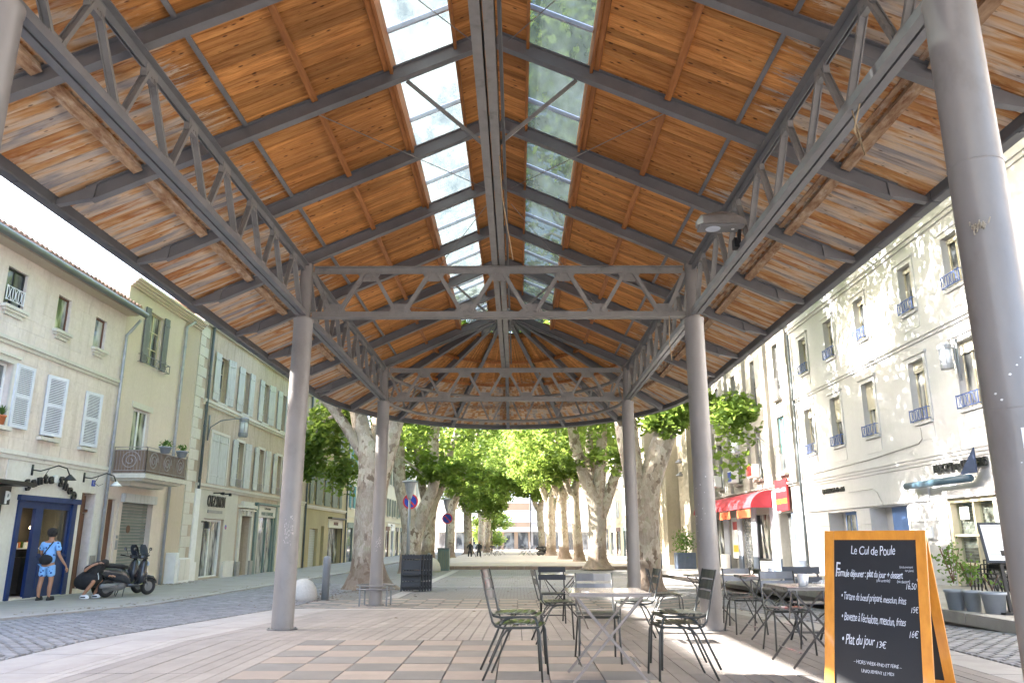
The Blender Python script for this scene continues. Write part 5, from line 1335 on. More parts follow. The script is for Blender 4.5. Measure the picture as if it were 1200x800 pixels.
r2.part('valance', MT['orange'], (34.2, 36.3, 2.15, 2.5, .92, .94), (37.5, 39.4, 2.15, 2.5, .92, .94), (40.8, 43.2, 2.15, 2.5, .92, .94), parent=A_)
sb = r2.part('sign_panel', MT['redsign'], (31.6, 33.05, 2.35, 3.6, .10, .18)); r2.text('PATES et PIZZA', 32.32, 3.18, .2, MT['white'], .185, .003, parent=sb, sx=.95); r2.text('LUNE d\'OR', 32.32, 2.72, .28, MT['yellow'], .185, .003, parent=sb)
r2.part('doorway', MT['slateb'], (31.3, 31.9, -.2, 2.3, -.3, -.02)); r2.part('shop_pane', MT['dark'], (31.9, 33.3, -.1, 2.2, -.4, -.37)); 
r2.part('shop_pane', MT['dark2'], (34.4, 36.4, .35, 2.3, -.15, -.12)); r2.part('shop_frame', MT['black'], (34.4, 34.5, .35, 2.3, -.12, .02), (36.3, 36.4, .35, 2.3, -.12, .02), (34.4, 36.4, .3, .4, -.12, .03))
m = M()
for k in range(14):
    for j in range(18):
        if (k + j) % 2 == 0: r2.bx(m, 37.2 + .12 * k, 37.2 + .12 * k + .10, -.1 + .13 * j, -.1 + .13 * j + .1, -.06, -.05)
m.build('security_grille', MT['chrome'], r2.r, kind='stuff'); r2.part('shop_pane', MT['dark'], (37.2, 38.9, -.2, 2.3, -.15, -.12)); r2.part('shop_pane', MT['white'], (39.6, 41.3, .3, 2.3, -.15, -.12)); r2.part('poster', MT['yellow'], (39.75, 41.1, .6, .95, -.12, -.11)); r2.part('poster', MT['redsign'], (39.8, 41.0, 1.7, 2.1, -.12, -.11)); r2.part('shop_pane', MT['dark2'], (42.2, 44.2, -.2, 2.3, -.15, -.12))
r2.part('plinth', MT['white'], (34.4, 36.4, -.5, .3, -.05, .02))
wall_lantern('wall_lantern', 'wall lantern on a curved arm above the red awning', r2, 33.42, 5.55, 1.6)
# ---------------------------------------------------------------- church wall beyond
h6 = [(50.5, 51.6, -.4, 2.4, .5), (57, 58.6, 6, 9, .6), (66, 67.6, 6, 9, .6)]
r3 = B('church_wall', 'tall blank limestone church wall with buttress behind the right plane trees', RX, -1, 45.05, 78, -.6, 15, MT['r3'], h6, 12, 'church')
for u in (46.2, 53.4, 61.5, 70): r3.part('buttress', MT['r3'], (u, u + 1.5, -.6, 9.5, -.01, .9), (u, u + 1.5, 9.5, 11.5, -.01, .5))
r3.ashlar(45.1, 78, -.4, 11, .45, 1.1, MT['r3'], [(u, u + 1.5, -1, 12) for u in (46.2, 53.4, 61.5, 70)] + h6, .015, .01, stuff=True)
r3.band(14.4, 15, .5, MT['trim']); r3.part('door', MT['brown'], (50.5, 51.6, -.4, 2.4, -.45, -.4)); r3.part('window_pane', MT['dark'], (57, 58.6, 6, 9, -.5, -.45)); r3.part('window_pane', MT['dark'], (66, 67.6, 6, 9, -.5, -.45))
m = M()
for v in (5.1, 5.9): m.tube([r3.P(49.2, v + .25, 0), r3.P(49.2, v + .25, .7)], .02, 5); m.lathe([(.03, v + .25), (.28, v + .02), (.28, v)], r3.P(49.2, 0, .75)[:2] + (0,), 12)
m.build('wall_lamps', MT['shutter_d'], r3.r)
far_house('end_row_house', 'pale house at the far right beyond the church', -1, RX, 78, 112, 11, MT['b5'], 6, (3.6, 6.6), 'shutter_w')
# ---------------------------------------------------------------- houses closing the square
def end_house(name, label, x0, x1, z1, mat, n, roofm, shm, Y=139):
    t = thing(name, label, 'building', ((x0 + x1) / 2, Y + 5, -.45)); m = M()
    m.box(x0, x1, Y, Y + 10, -.6, z1); m.build('wall', mat, t)
    m = M(); m.prism([(Y - .5, z1), (Y + 5, z1 + 1.8), (Y + 10.5, z1)], lambda a, b_: (x0 - .2, a, b_ + .01), lambda a, b_: (x1 + .2, a, b_ + .01)); m.build('roof', roofm, t)
    W = (x1 - x0) / n
    for fl in (4.3, 7.6, 10.6):
        if fl + 2 > z1: continue
        for k in range(n):
            c = x0 + W * (k + .5); m = M(); m.box(c - .6, c + .6, Y - .06, Y - .002, fl - .1, fl + 1.9); o = m.build('window', MT['white'], t)
            for q in (-1, 1): g = M(); g.box(c + q * .27 - .22, c + q * .27 + .22, Y - .08, Y - .062, fl, fl + 1.8); g.build('pane', MT['frost'], o)
            for q in (-1, 1): g = M(); g.box(c + q * .95 - .3, c + q * .95 + .3, Y - .07, Y - .002, fl - .1, fl + 1.9); g.build('shutter', MT[shm], t)
    for k in range(n):
        c = x0 + W * (k + .5); g = M(); g.box(c - W * .36, c + W * .36, Y - .07, Y - .002, -.4, 2.5); g.build('shop_window', MT['dark'], t)
    m = M(); m.box(x0, x1, Y - .15, Y - .002, 3.1, 3.4); m.build('string_course', MT['trim'], t); m = M(); m.box(x0, x1, Y - .9, Y - .2, 2.6, 3.0); m.build('awning', MT['shutter_b' if 'white' in label else 'white'], t)
    return t
end_house('square_end_house', 'pale orange house with red cornice closing the square between the trees', -5, 2.2, 13.2, MT['end1'], 3, MT['redcanvas'], 'shutter_w')
end_house('square_end_house', 'white house with blue shop awning closing the square right of the orange one', 2.4, 10.5, 14.5, MT['end2'], 3, MT['tile'], 'shutter_w')
end_house('square_end_house', 'cream house at the far left end of the square behind the trees', -17, -5.2, 12.2, MT['b5'], 4, MT['tile'], 'shutter_b')
end_house('square_end_house', 'cream house at the far right end of the square behind the trees', 10.7, 24, 12.6, MT['b5'], 4, MT['tile'], 'shutter_b')
# ================================================================== TREES
LEAF8 = np.array([(0, -.5), (.5, -.22), (.26, .02), (.44, .42), (0, .30), (-.44, .42), (-.26, .02), (-.5, -.22)])
LEAF4 = np.array([(0, -.5), (.42, .02), (0, .5), (-.42, .02)])
def leaves_mesh(name, centers, spread, per, size, shape, mat, flat=.55):
    C = np.repeat(np.array(centers), per, axis=0); n = len(C)
    sp = np.repeat(np.array(spread), per, axis=0)
    d = rng.normal(size=(n, 3)); d /= np.linalg.norm(d, axis=1)[:, None]; d *= (rng.random((n, 1)) ** .5)
    P = C + d * sp
    nrm = rng.normal(size=(n, 3)); nrm[:, 2] = np.abs(nrm[:, 2]) + flat; nrm /= np.linalg.norm(nrm, axis=1)[:, None]
    t = rng.normal(size=(n, 3)); t -= nrm * np.sum(t * nrm, 1)[:, None]; t /= np.linalg.norm(t, axis=1)[:, None]
    b = np.cross(nrm, t); s = size * rng.uniform(.55, 1.25, (n, 1))
    k = len(shape); V = np.zeros((n, k, 3))
    for i, (u, v) in enumerate(shape): V[:, i] = P + t * s * u + b * s * v + nrm * s * (.18 * abs(u) * (1 if i % 2 else -1) - .1 * v)
    me = bpy.data.meshes.new(name)
    me.vertices.add(n * k); me.vertices.foreach_set('co', V.reshape(-1))
    me.loops.add(n * k); me.loops.foreach_set('vertex_index', np.arange(n * k, dtype=np.int32))
    me.polygons.add(n); me.polygons.foreach_set('loop_start', np.arange(0, n * k, k, dtype=np.int32)); me.polygons.foreach_set('loop_total', np.full(n, k, dtype=np.int32))
    me.update(calc_edges=True); me.materials.append(mat); return me
def crown_centers(c, r, n, hollow=.35, keep=None):
    out = []
    while len(out) < n:
        v = rng.normal(size=3); v /= np.linalg.norm(v); q = hollow + (1 - hollow) * rng.random() ** .6
        p = np.array(c) + v * np.array(r) * q
        if (keep is None or keep(*p)) and mn.noise(Vector(p) * .33) > -.16: out.append(tuple(p))
    return out
def tree(name, label, base, limbs, crowns, per=90, lsize=.2, shape=LEAF4, mat='leaf', group=None, twigs=40, spread=.75, seed=1, keep=None):
    """limbs: polylines of (x,y,z,r) relative to the base"""
    t = thing(name, label, 'tree', base, 0, group)
    def J(p, a, r): return r * (1 + .13 * mn.noise(Vector((p.x * .9 + seed * 3.1, p.y * .9, p.z * .7)) + Vector((math.cos(a), math.sin(a), 0)) * .9) + .05 * mn.noise(p * 4 + Vector((math.cos(a) * 2, math.sin(a) * 2, 0))))
    m = M()
    def smooth_line(L):
        out = []
        for i in range(len(L) - 1):
            p0 = L[max(i - 1, 0)]; p1 = L[i]; p2 = L[i + 1]; p3 = L[min(i + 2, len(L) - 1)]
            for k in range(5):
                f = k / 5; out.append([.5 * ((2 * b_) + (-a + c) * f + (2 * a - 5 * b_ + 4 * c - d) * f * f + (-a + 3 * b_ - 3 * c + d) * f ** 3) for a, b_, c, d in zip(p0, p1, p2, p3)])
        out.append(list(L[-1])); return out
    for i, L in enumerate(limbs):
        S = smooth_line(L)
        m.tube([q[:3] for q in S], [max(.02, q[3]) for q in S], 18 if i < 3 else 10, jit=J)
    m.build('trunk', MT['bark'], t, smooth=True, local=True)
    cc = []; sp = []
    for (c, r, n) in crowns: k = crown_centers(c, r, n, .35, keep if n > 60 else None); cc += k; s_ = spread if n > 60 or n < 7 else spread * .55; sp += [(s_, s_, s_ * .8)] * n
    tw = M(); ends = [Vector(L[-1][:3]) for L in limbs] + [Vector(L[len(L) // 2][:3]) for L in limbs[1:]]
    for k in range(min(twigs, len(cc))):
        e = Vector(cc[int(rng.integers(len(cc)))]); s = min(ends, key=lambda q: (q - e).length)
        mid = (s + e) / 2 + Vector((random.uniform(-.4, .4), random.uniform(-.4, .4), random.uniform(-.1, .5)))
        tw.tube([s, mid, e], [.09, .05, .02], 6)
    if tw.v: tw.build('branches', MT['bark'], t, smooth=True, local=True)
    me = leaves_mesh('crown', cc, sp, per, lsize, shape, MT[mat])
    o = bpy.data.objects.new('crown', me); COL.objects.link(o); setpar(o, t)
    return t
G1 = 'plane trees in the left row of the square'; G2 = 'plane trees in the right row of the square'
tree('plane_tree', 'nearest plane tree on the left, thick forked trunk right behind the second left column', (-4.98, 26.7, -.42),
     [[(.05, 0, -.1, 1.15), (.02, 0, .25, .78), (0, 0, .9, .56), (0, 0, 2.4, .49), (.05, 0, 3.6, .50), (-.12, 0, 4.4, .38), (-.52, .1, 5.7, .30), (-1.2, .3, 8.2, .25), (-2.6, .6, 11.5, .15)],
      [(.05, 0, 3.2, .46), (.35, .1, 4.3, .38), (.75, .2, 5.8, .31), (1.3, .4, 8.2, .24), (2.2, .8, 12, .13)],
      [(-.3, 0, 4.4, .2), (-1.2, -.4, 5.8, .16), (-2.2, -.8, 6.8, .1)], [(.1, .2, 4, .25), (0, 1, 7, .2), (.2, 1.6, 11, .12)]],
     [((-1.2, -1.0, 11), (6.2, 7.5, 5.6), 330), ((-2.2, .6, 5.2), (.9, 1.2, .9), 16), ((-1.5, 1.6, 4.2), (.6, .8, .7), 6), ((-2.4, .5, 4.3), (.5, .8, .5), 7), ((-1.0, 2.5, 6.3), (2.2, 1.5, .9), 16)],
     80, .21, LEAF8, 'leaf', G1, 40, .8, 1, keep=lambda x, y, z: z > 6.6 and z > 1.0 + (5.2 - x) / 1.46 + 1.9 and x < .6)
tree('plane_tree', 'nearest plane tree on the right, pale trunk forking wide beside the second right column', (4.1, 25.8, -.40),
     [[(.02, 0, -.1, .72), (0, 0, .3, .56), (0, 0, 1.2, .50), (.02, 0, 2.6, .50), (.3, 0, 3.6, .38), (.95, 0, 5.3, .36), (1.7, .2, 7.2, .30), (2.8, .6, 10.5, .18)],
      [(0, 0, 2.3, .44), (-.22, .05, 3.4, .34), (-.5, .1, 5.2, .30), (-.9, .3, 8, .24), (-1.8, .8, 12, .12)],
      [(.9, 0, 5.0, .2), (1.7, -.5, 6.3, .13), (2.6, -1, 7.2, .08)], [(-.1, .2, 3, .3), (-.2, 1.2, 6.5, .22), (0, 2, 11, .12)]],
     [((1.5, -2.0, 12), (7.0, 8.5, 6.0), 420), ((2.5, -2.0, 6.2), (.5, .6, .8), 5), ((2.62, -1.9, 4.9), (.3, .4, .9), 3), ((2.45, -1.9, 4.0), (.15, .3, .3), 1), ((.9, -.6, 5.4), (.8, .5, .45), 8), ((1.4, -.8, 5.9), (1.4, .8, .5), 12), ((-.35, 1.5, 4.6), (.5, .5, .5), 4)],
     80, .21, LEAF8, 'leaf', G2, 40, .8, 2, keep=lambda x, y, z: z > 6.8 and z > 1.0 + (4.1 + x) / 1.30 + 1.9 and x > -4.6)
def planelimbs(h, sp, lean=0, r=.5, fork=3.2, n=3, seed=0):
    R_ = random.Random(seed)
    L = [[(0, 0, -.1, r * 1.7), (0, 0, .3, r * 1.2), (lean * .2, 0, 1.2, r), (lean * .6, 0, fork, r * .95), (lean + sp * .3, .1, fork + 1.6, r * .6), (lean + sp * .6, .2, fork + 4, r * .45), (lean + sp, .4, h, r * .2)]]
    for k in range(n - 1):
        a = math.pi + R_.uniform(-.7, .7) if k == 0 else R_.uniform(0, 6.28)
        dx, dy = math.cos(a), math.sin(a)
        L.append([(lean * .55, 0, fork - .4, r * .7), (lean + dx * sp * .3, dy * sp * .3, fork + 1.3, r * .58), (lean + dx * sp * .55, dy * sp * .5, fork + 3.8, r * .42), (lean + dx * sp * .9, dy * sp * .8, h, r * .18)])
    return L
tree('plane_tree', 'second plane tree of the left row, forked low behind the first no parking sign', (-5.45, 41, -.5), 
     [[(0, 0, -.1, .8), (0, 0, .3, .6), (0, 0, 1.4, .52), (-.1, 0, 2.6, .45), (-.7, 0, 4.6, .32), (-.85, 0, 6.6, .3), (-1.4, 0, 11, .15)],
      [(.1, 0, 1.6, .42), (.5, 0, 3, .34), (1.1, 0, 4.6, .3), (1.0, .1, 7, .28), (1.6, 0, 11, .13)]],
     [((0, 0, 11.2), (5.5, 5.5, 5.6), 210), ((1.6, -1, 5.4), (1.5, 1, .6), 14)], 85, .25, LEAF4, 'leaf', G1, 30, .85, 3)
tree('plane_tree', 'second plane tree of the right row, broad trunk with three limbs on the step edge', (4.55, 45.4, -.3),
     [[(0, 0, -.1, .95), (0, 0, .35, .6), (0, 0, 1.2, .50), (0, 0, 3.2, .50), (-.6, 0, 5.0, .36), (-1.2, 0, 7.2, .33), (-1.6, 0, 11, .16)],
      [(0, 0, 2.8, .42), (.25, .1, 5, .34), (.5, .2, 8, .28), (.9, .3, 12, .13)],
      [(.1, 0, 2.6, .38), (.8, 0, 4.2, .3), (1.5, 0, 6.2, .28), (2.4, 0, 10, .14)], [(0, 0, 3.3, .3), (-.2, .8, 6, .26), (-.2, 1, 10, .13)]],
     [((0, 0, 11.8), (5.5, 5.5, 5.6), 210), ((-1.2, -1, 6.0), (1.6, 1, .5), 8), ((.3, -7.5, 11.8), (5.2, 5, 5), 170)], 85, .25, LEAF4, 'leaf', G2, 30, .85, 4)
spec = [(-5.7, 51, 'third plane tree of the left row, dark mossy trunk behind the green bin', G1, .50, 3.3, 'leaf', .3),
        (-5.8, 69, 'fourth plane tree of the left row, slim trunk beside a lamp post', G1, .42, 4.2, 'leaf_sunlit', .3),
        (-5.3, 87, 'fifth plane tree of the left row with bright drooping foliage', G1, .55, 4.6, 'leaf_sunlit', -.5),
        (-4.9, 108, 'last plane tree of the left row, next to the far terrace chairs', G1, .55, 4, 'leaf_sunlit', .4),
        (4.4, 57, 'third plane tree of the right row, leaning dark trunk behind the broad one', G2, .40, 4.6, 'leaf', -.8),
        (3.75, 63.5, 'fourth plane tree of the right row with pale sunlit forked trunk', G2, .48, 4.6, 'leaf_sunlit', -.5),
        (3.3, 78, 'fifth plane tree of the right row, grey trunk left of the pale one', G2, .5, 5, 'leaf_sunlit', -.4),
        (4.2, 96, 'last plane tree of the right row near the white end house', G2, .5, 5, 'leaf_sunlit', .3)]
spec += [(2.75, 86, 'slim leaning plane tree edging the bright gap on the right, behind the grey trunk', G2, .42, 4.6, 'leaf_sunlit', -.9),
         (-3.7, 97, 'slim plane tree edging the bright gap on the left, beyond the drooping one', G1, .42, 4.4, 'leaf_sunlit', .8)]
for i, (x, y, lb, g_, r_, fk, mt, lean) in enumerate(spec):
    cr = [((lean, 0, 11.3), (5.2, 5.4, 5.2), 130)]
    if i == 2: cr = [((1.2, 0, 9.6), (5.0, 5, 5.8), 190), ((2.6, -1, 6.6), (2.4, 2, 2.6), 64), ((4.4, -1, 8.4), (1.7, 2, 2.8), 44)]
    if i == 0: cr.append(((1.2, -1, 5.8), (3.0, 2, 1.1), 30))
    if i == 1: cr.append(((1.6, -1, 6.5), (3.0, 2, 1.5), 30))
    if i == 5: cr.append(((-.9, -.8, 7.4), (2.3, 1.5, 1.9), 40))
    if i == 8: cr.append(((-1.2, -1, 7.6), (2.0, 1.6, 2.4), 36))
    if i == 9: cr.append(((1.4, -1, 7.4), (2.0, 1.6, 2.8), 40))
    if i == 4: cr.append(((-1.2, -.8, 6.9), (2.0, 1.5, 1.4), 24))
    tree('plane_tree', lb, (x, y, -.28 if y > 46 else -.45), planelimbs(10.5, 2.0, lean * .5, r_ * .85, fk, 3, i + 3), cr, 85, .30, LEAF4, mt, g_, 20, .9, i + 7)
tree('small_tree', 'low bushy green tree at the far end of the left row under the planes', (-3.6, 112, -.28), [[(0, 0, -.1, .2), (0, 0, 1.5, .14), (0, 0, 3, .08)]], [((0, 0, 3.2), (2.8, 2.5, 2.6), 80)], 80, .34, LEAF4, 'leaf_sunlit', None, 8, .8, 30)
tree('plane_tree', 'plane tree right of the hall whose leaves show through the right glazed strip', (8.7, 2.4, 0), planelimbs(13, 4, -.6, .5, 5, 4, 42), [((-4.0, 11.0, 15.0), (6.6, 9.5, 4.6), 430)], 55, .30, LEAF4, 'leaf_sunlit', None, 20, 1.0, 50, keep=lambda x, y, z: x > -9.4 and z > 1.2 + (8.7 + x) / 1.3 + 2.2)

# ================================================================== STREET FURNITURE
# ring seat round the second left column
rs = thing('ring_bench', 'round tubular grey leaning rail around the foot of the second left column', 'bench', (XC - 3.1, 19.4, gz(19.4)))
zb = gz(19.4)
for (rr, zz) in ((.45, .40), (.45, .48)):
    m = M(); m.tube([(XC - 3.1 + rr * math.cos(a), 19.4 + rr * math.sin(a), zb + zz) for a in [2 * math.pi * k / 28 for k in range(28)]], .017, 8, closed=True); m.build('ring', MT['steel'], rs, smooth=True)
for k in range(4):
    a = math.pi / 4 + k * math.pi / 2; m = M(); m.tube([(XC - 3.1 + .45 * math.cos(a), 19.4 + .45 * math.sin(a), zb), (XC - 3.1 + .45 * math.cos(a), 19.4 + .45 * math.sin(a), zb + .48)], .02, 8); m.build('leg', MT['bollard'], rs)
def bollard(x, y, h, label):
    t = thing('bollard', label, 'bollard', (x, y, gz(y))); z = gz(y)
    m = M(); m.lathe([(.10, z), (.10, z + h - .08), (.095, z + h - .03), (.06, z + h), (.01, z + h + .01)], (x, y, 0), 20); m.build('post', MT['bollard'], t, smooth=True)
    m = M(); m.lathe([(.14, z), (.14, z + .02)], (x, y, 0), 20); m.build('base_plate', MT['steel'], t)
bollard(-5.08, 21.4, 1.12, 'blue grey steel bollard beside the stone dome')
bollard(-4.55, 41.5, 1.0, 'steel bollard in front of the third left plane tree')
def dome(x, y, r, h, label):
    t = M(); z = gz(y) - .02; t.lathe([(r, z), (r * 1.0, z + h * .3), (r * .88, z + h * .6), (r * .62, z + h * .85), (r * .3, z + h * .97), (.02, z + h)], (x, y, 0), 24)
    tag(t.build('stone_dome', MT['granite'], smooth=True), label, 'stone dome')
dome(-5.62, 21.2, .38, .58, 'white granite dome stone on the kerb left of the bollard')
dome(-4.7, 43.5, .55, .75, 'far granite dome stone beside the green litter bin')
def noparking(x, y, z, r, label, h0):
    t = thing('road_sign', label, 'road sign', (x, y, gz(y))); 
    m = M(); m.tube([(x, y + .05, gz(y)), (x, y + .05, z + r * .6)], .035, 8); m.build('post', MT['bollard'], t)
    q = M(); q.lathe([(r, -.01), (r, .01)], (x, y, z), 28, 'y'); o = q.build('disc', MT['signred'], t)
    q = M(); q.lathe([(r * .80, -.016), (r * .80, -.011)], (x, y, z), 28, 'y'); q.build('blue_field', MT['signblue'], o)
    q = M(); q.bar((x - r * .56, y - .019, z + r * .56), (x + r * .56, y - .019, z - r * .56), .004, r * .24, (0, 0, 1)) if False else q.obox((x, y - .019, z), Vector((1, 0, -1)).normalized() * r * .82, Vector((0, 1, 0)) * .002, Vector((1, 0, 1)).normalized() * r * .11); q.build('slash', MT['signred'], o)
noparking(-5.1, 37.6, 2.98, .36, 'near no parking sign, blue with red ring, behind the stack of black chairs', 0)
noparking(-4.55, 51.5, 2.55, .34, 'farther no parking sign beside the green bin and lamp post', 0)
def lamp_post(x, y, h, label, cone=True):
    t = thing('street_lamp', label, 'street lamp', (x, y, gz(y))); z = gz(y)
    m = M(); m.tube([(x, y, z), (x, y, z + h)], [.09, .06], 10); m.build('post', MT['bollard'], t, smooth=True)
    q = M(); q.lathe([(.08, z + h), (.11, z + h + .08), (.28, z + h + .75)], (x, y, 0), 14); q.build('lamp_glass', MT['pipe'], t)
    q = M(); q.lathe([(.38, z + h + .76), (.36, z + h + .82), (.1, z + h + .88)], (x, y, 0), 14); q.build('lamp_cap', MT['bollard'], t)
lamp_post(-4.95, 36.2, 3.45, 'flared glass street lamp above the near no parking sign')
lamp_post(-4.9, 55, 3.6, 'far flared street lamp between the left plane trees')
t = thing('litter_bin', 'green grey slatted litter bin by the far no parking sign', 'litter bin', (-4.1, 47, -.27))
m = M(); m.box(-4.45, -3.8, 44.6, 45.2, gz(45), gz(45) + 1.15); m.build('bin_body', MT['green_d'], t, bev=.02); m = M(); m.box(-4.48, -3.77, 44.57, 45.23, gz(45) + 1.15, gz(45) + 1.22); m.build('bin_lid', MT['shutter_d'], t)
for k in range(5): m = M(); m.box(-4.42 + .13 * k, -4.34 + .13 * k, 44.58, 44.6, gz(45) + .1, gz(45) + 1.05); m.build('slat', MT['shutter_g'], t)
# stack of folded black chairs chained by the tree
def folded_chair(x, y, z, rz, lean):
    m = thing('folded_chair', '', 'chair', (x, y, z), rz)
    return m
t0_ = thing('stacked_chair', 'front chair of the black stacked chairs beyond the second left column', 'chair', (-3.35, 25.4, gz(25.4)), 0, 'black chairs stacked beside the left plane tree')
def sloc(mm): return mm
zz = 0
q = M()
for s in (-1, 1): q.obox((s * .29, 0, .56), (.028, 0, 0), (0, .035, 0), (0, .05, .56))
q.build('side_frame', MT['black'], t0_, local=True)
for (z, h) in ((.17, .24), (.47, .30), (.80, .30), (1.04, .12)):
    q = M(); q.obox((0, (z - .56) * .09, z), (.27, 0, 0), (0, .012, 0), (0, .02, h / 2)); q.build('slat', MT['black'], t0_, local=True)
q = M(); q.obox((0, -.10, .14), (.27, 0, 0), (0, .10, 0), (0, 0, .02)); q.obox((0, -.13, .50), (.27, 0, 0), (0, .12, 0), (0, 0, .02)); q.build('seat', MT['black'], t0_, local=True)
for k in range(1, 5):
    dup(t0_, (-3.35 + .075 * k, 25.4 + .11 * k, gz(25.4)), 0, ['', 'second chair of the black stack by the left plane tree', 'middle chair of the black stack by the left plane tree', 'fourth chair of the black stack by the left plane tree', 'rearmost chair of the black stack by the left plane tree'][k])
# ------------------------------------------------------------------ bistro chairs and tables
def make_chair(label, mat, backmat, group, loc, rz):
    t = thing('bistro_chair', label, 'chair', loc, rz, group)
    for s in (-1, 1):
        y = s * .195
        m = M()
        m.tube([(-.285, y, .84), (-.25, y, .70), (-.215, y, .56), (-.195, y, .485), (-.165, y, .445), (-.10, y, .432), (.10, y, .438), (.185, y, .440), (.215, y, .425), (.228, y, .39), (.24, y * 1.04, .20), (.252, y * 1.08, .0)], .0105, 7); m.build('side_frame', mat, t, smooth=True, local=True)
        m = M(); m.tube([(-.02, y * .94, .43), (-.07, y * .96, .41), (-.11, y, .36), (-.20, y * 1.04, .16), (-.275, y * 1.08, 0)], .0105, 7); m.build('leg', mat, t, smooth=True, local=True)
    m = M(); m.tube([(-.035, -.19, .425), (-.035, .19, .425)], .008, 6); m.build('cross_bar', mat, t, local=True); m = M(); m.tube([(.2, -.19, .43), (.2, .19, .43)], .008, 6); m.build('cross_bar', mat, t, local=True)
    for k in range(7):
        x = -.165 + .062 * k; z = .452 + .010 * math.cos((k - 3) * .5) - (.012 if k == 6 else 0)
        m = M()
        for a, c in ((-.215, -.1), (-.1, .1), (.1, .215)): 
            za = z + .004 * (abs(a) > .15); zc = z + .004 * (abs(c) > .15)
            m.add([(x - .024, a, za), (x + .024, a, za), (x + .024, c, zc), (x - .024, c, zc), (x - .024, a, za + .007), (x + .024, a, za + .007), (x + .024, c, zc + .007), (x - .024, c, zc + .007)], [(0, 3, 2, 1), (4, 5, 6, 7), (0, 1, 5, 4), (1, 2, 6, 5), (2, 3, 7, 6), (3, 0, 4, 7)])
        m.build('seat_slat', mat, t, local=True)
    for z0_, z1_, x0_, x1_ in ((.665, .735, -.236, -.252), (.76, .835, -.260, -.279)):
        m = M(); pr = [(-.205, 0), (-.12, -.012), (0, -.018), (.12, -.012), (.205, 0)]
        vs = []
        for yy, dx in pr: vs += [(x0_ + dx, yy, z0_), (x1_ + dx, yy, z1_), (x1_ + dx - .006, yy, z1_), (x0_ + dx - .006, yy, z0_)]
        fs = [(0, 1, 2, 3), (16, 17, 18, 19)]
        for i in range(4):
            for j in range(4): fs.append((i * 4 + j, i * 4 + (j + 1) % 4, (i + 1) * 4 + (j + 1) % 4, (i + 1) * 4 + j))
        m.add(vs, fs); m.build('back_slat', backmat, t, local=True)
    return t
GC = 'metal bistro chairs around the tables'
H_ = .014
P180 = math.pi
c0 = make_chair('lower dark chair of the pair stacked left of the beige table', MT['chair'], MT['chair'], GC, (.0, 7.42, H_), R(-9))
dup(c0, (-.02, 7.45, H_ + .085), R(-9), 'upper dark chair of the pair stacked left of the beige table')
dup(c0, (.47, 9.9, H_), R(6), 'dark chair facing right behind the stacked pair on the left')
dup(c0, (1.47, 7.45, H_), R(184), 'lower dark chair of the pair stacked right of the beige table')
dup(c0, (1.50, 7.48, H_ + .085), R(184), 'upper dark chair of the pair stacked right of the beige table')
dup(c0, (1.47, 10.1, H_), R(182), 'dark chair facing left at the far right corner of the beige table')
dup(c0, (2.38, 13.0, gz(13) + H_), R(-4), 'small dark chair facing right between two right columns, seen under the trees')
g0 = make_chair('grey backed chair at the far side of the beige table facing the camera', MT['chair'], MT['chairgrey'], GC, (.82, 8.42, H_), R(-90))
dup(g0, (2.98, 9.05, H_), R(-92), 'grey backed chair behind the table with the paper napkins')
dup(g0, (3.12, 11.2, gz(11.2) + H_), R(-88), 'grey backed chair at the farther brown table')
dup(c0, (3.55, 12.9, gz(12.9) + H_), R(178), 'dark chair facing left beyond the farther brown table')
dup(c0, (2.95, 7.0, H_), R(176), 'dark chair half hidden by the chalkboard')
dup(c0, (2.05, 8.35, H_ - 1000), 0, '') if False else None
def make_black(label, loc, rz):
    t = thing('folding_chair', label, 'chair', loc, rz, 'black slatted folding chairs'); mt = MT['black']
    for s in (-1, 1):
        y = s * .2
        m = M(); m.bar((-.24, y, .86), (.20, y, 0), .022, .014, (1, 0, 0)); m.build('leg', mt, t, local=True)
        m = M(); m.bar((.18, y * .9, .44), (-.24, y * .9, 0), .022, .014, (1, 0, 0)); m.build('leg', mt, t, local=True)
    for k in range(6): m = M(); m.box(-.2 + .066 * k, -.15 + .066 * k, -.21, .21, .44, .455); m.build('seat_slat', mt, t, local=True)
    for z in (.66, .78): m = M(); m.obox((-.24 * (z / .86) ** 2 + .0, 0, z + .04), (.007, 0, 0), (0, .23, 0), (-.01, 0, .042)); m.build('back_slat', mt, t, local=True)
    m = M(); m.bar((.14, -.2, .12), (.14, .2, .12), .02, .012); m.bar((-.15, -.18, .10), (-.15, .18, .10), .02, .012); m.build('stretcher', mt, t, local=True)
    return t
k0 = make_black('black slatted folding chair behind the beige table, back to the trees', (.58, 13.4, gz(13.4) + H_), R(-90))
dup(k0, (3.55, 9.9, H_), R(-90), 'black slatted folding chair behind the napkin table')
dup(k0, (3.32, 7.65, H_), R(170), 'black slatted folding chair at the right end of the napkin table beside the chalkboard')
GTb = 'folding bistro tables'
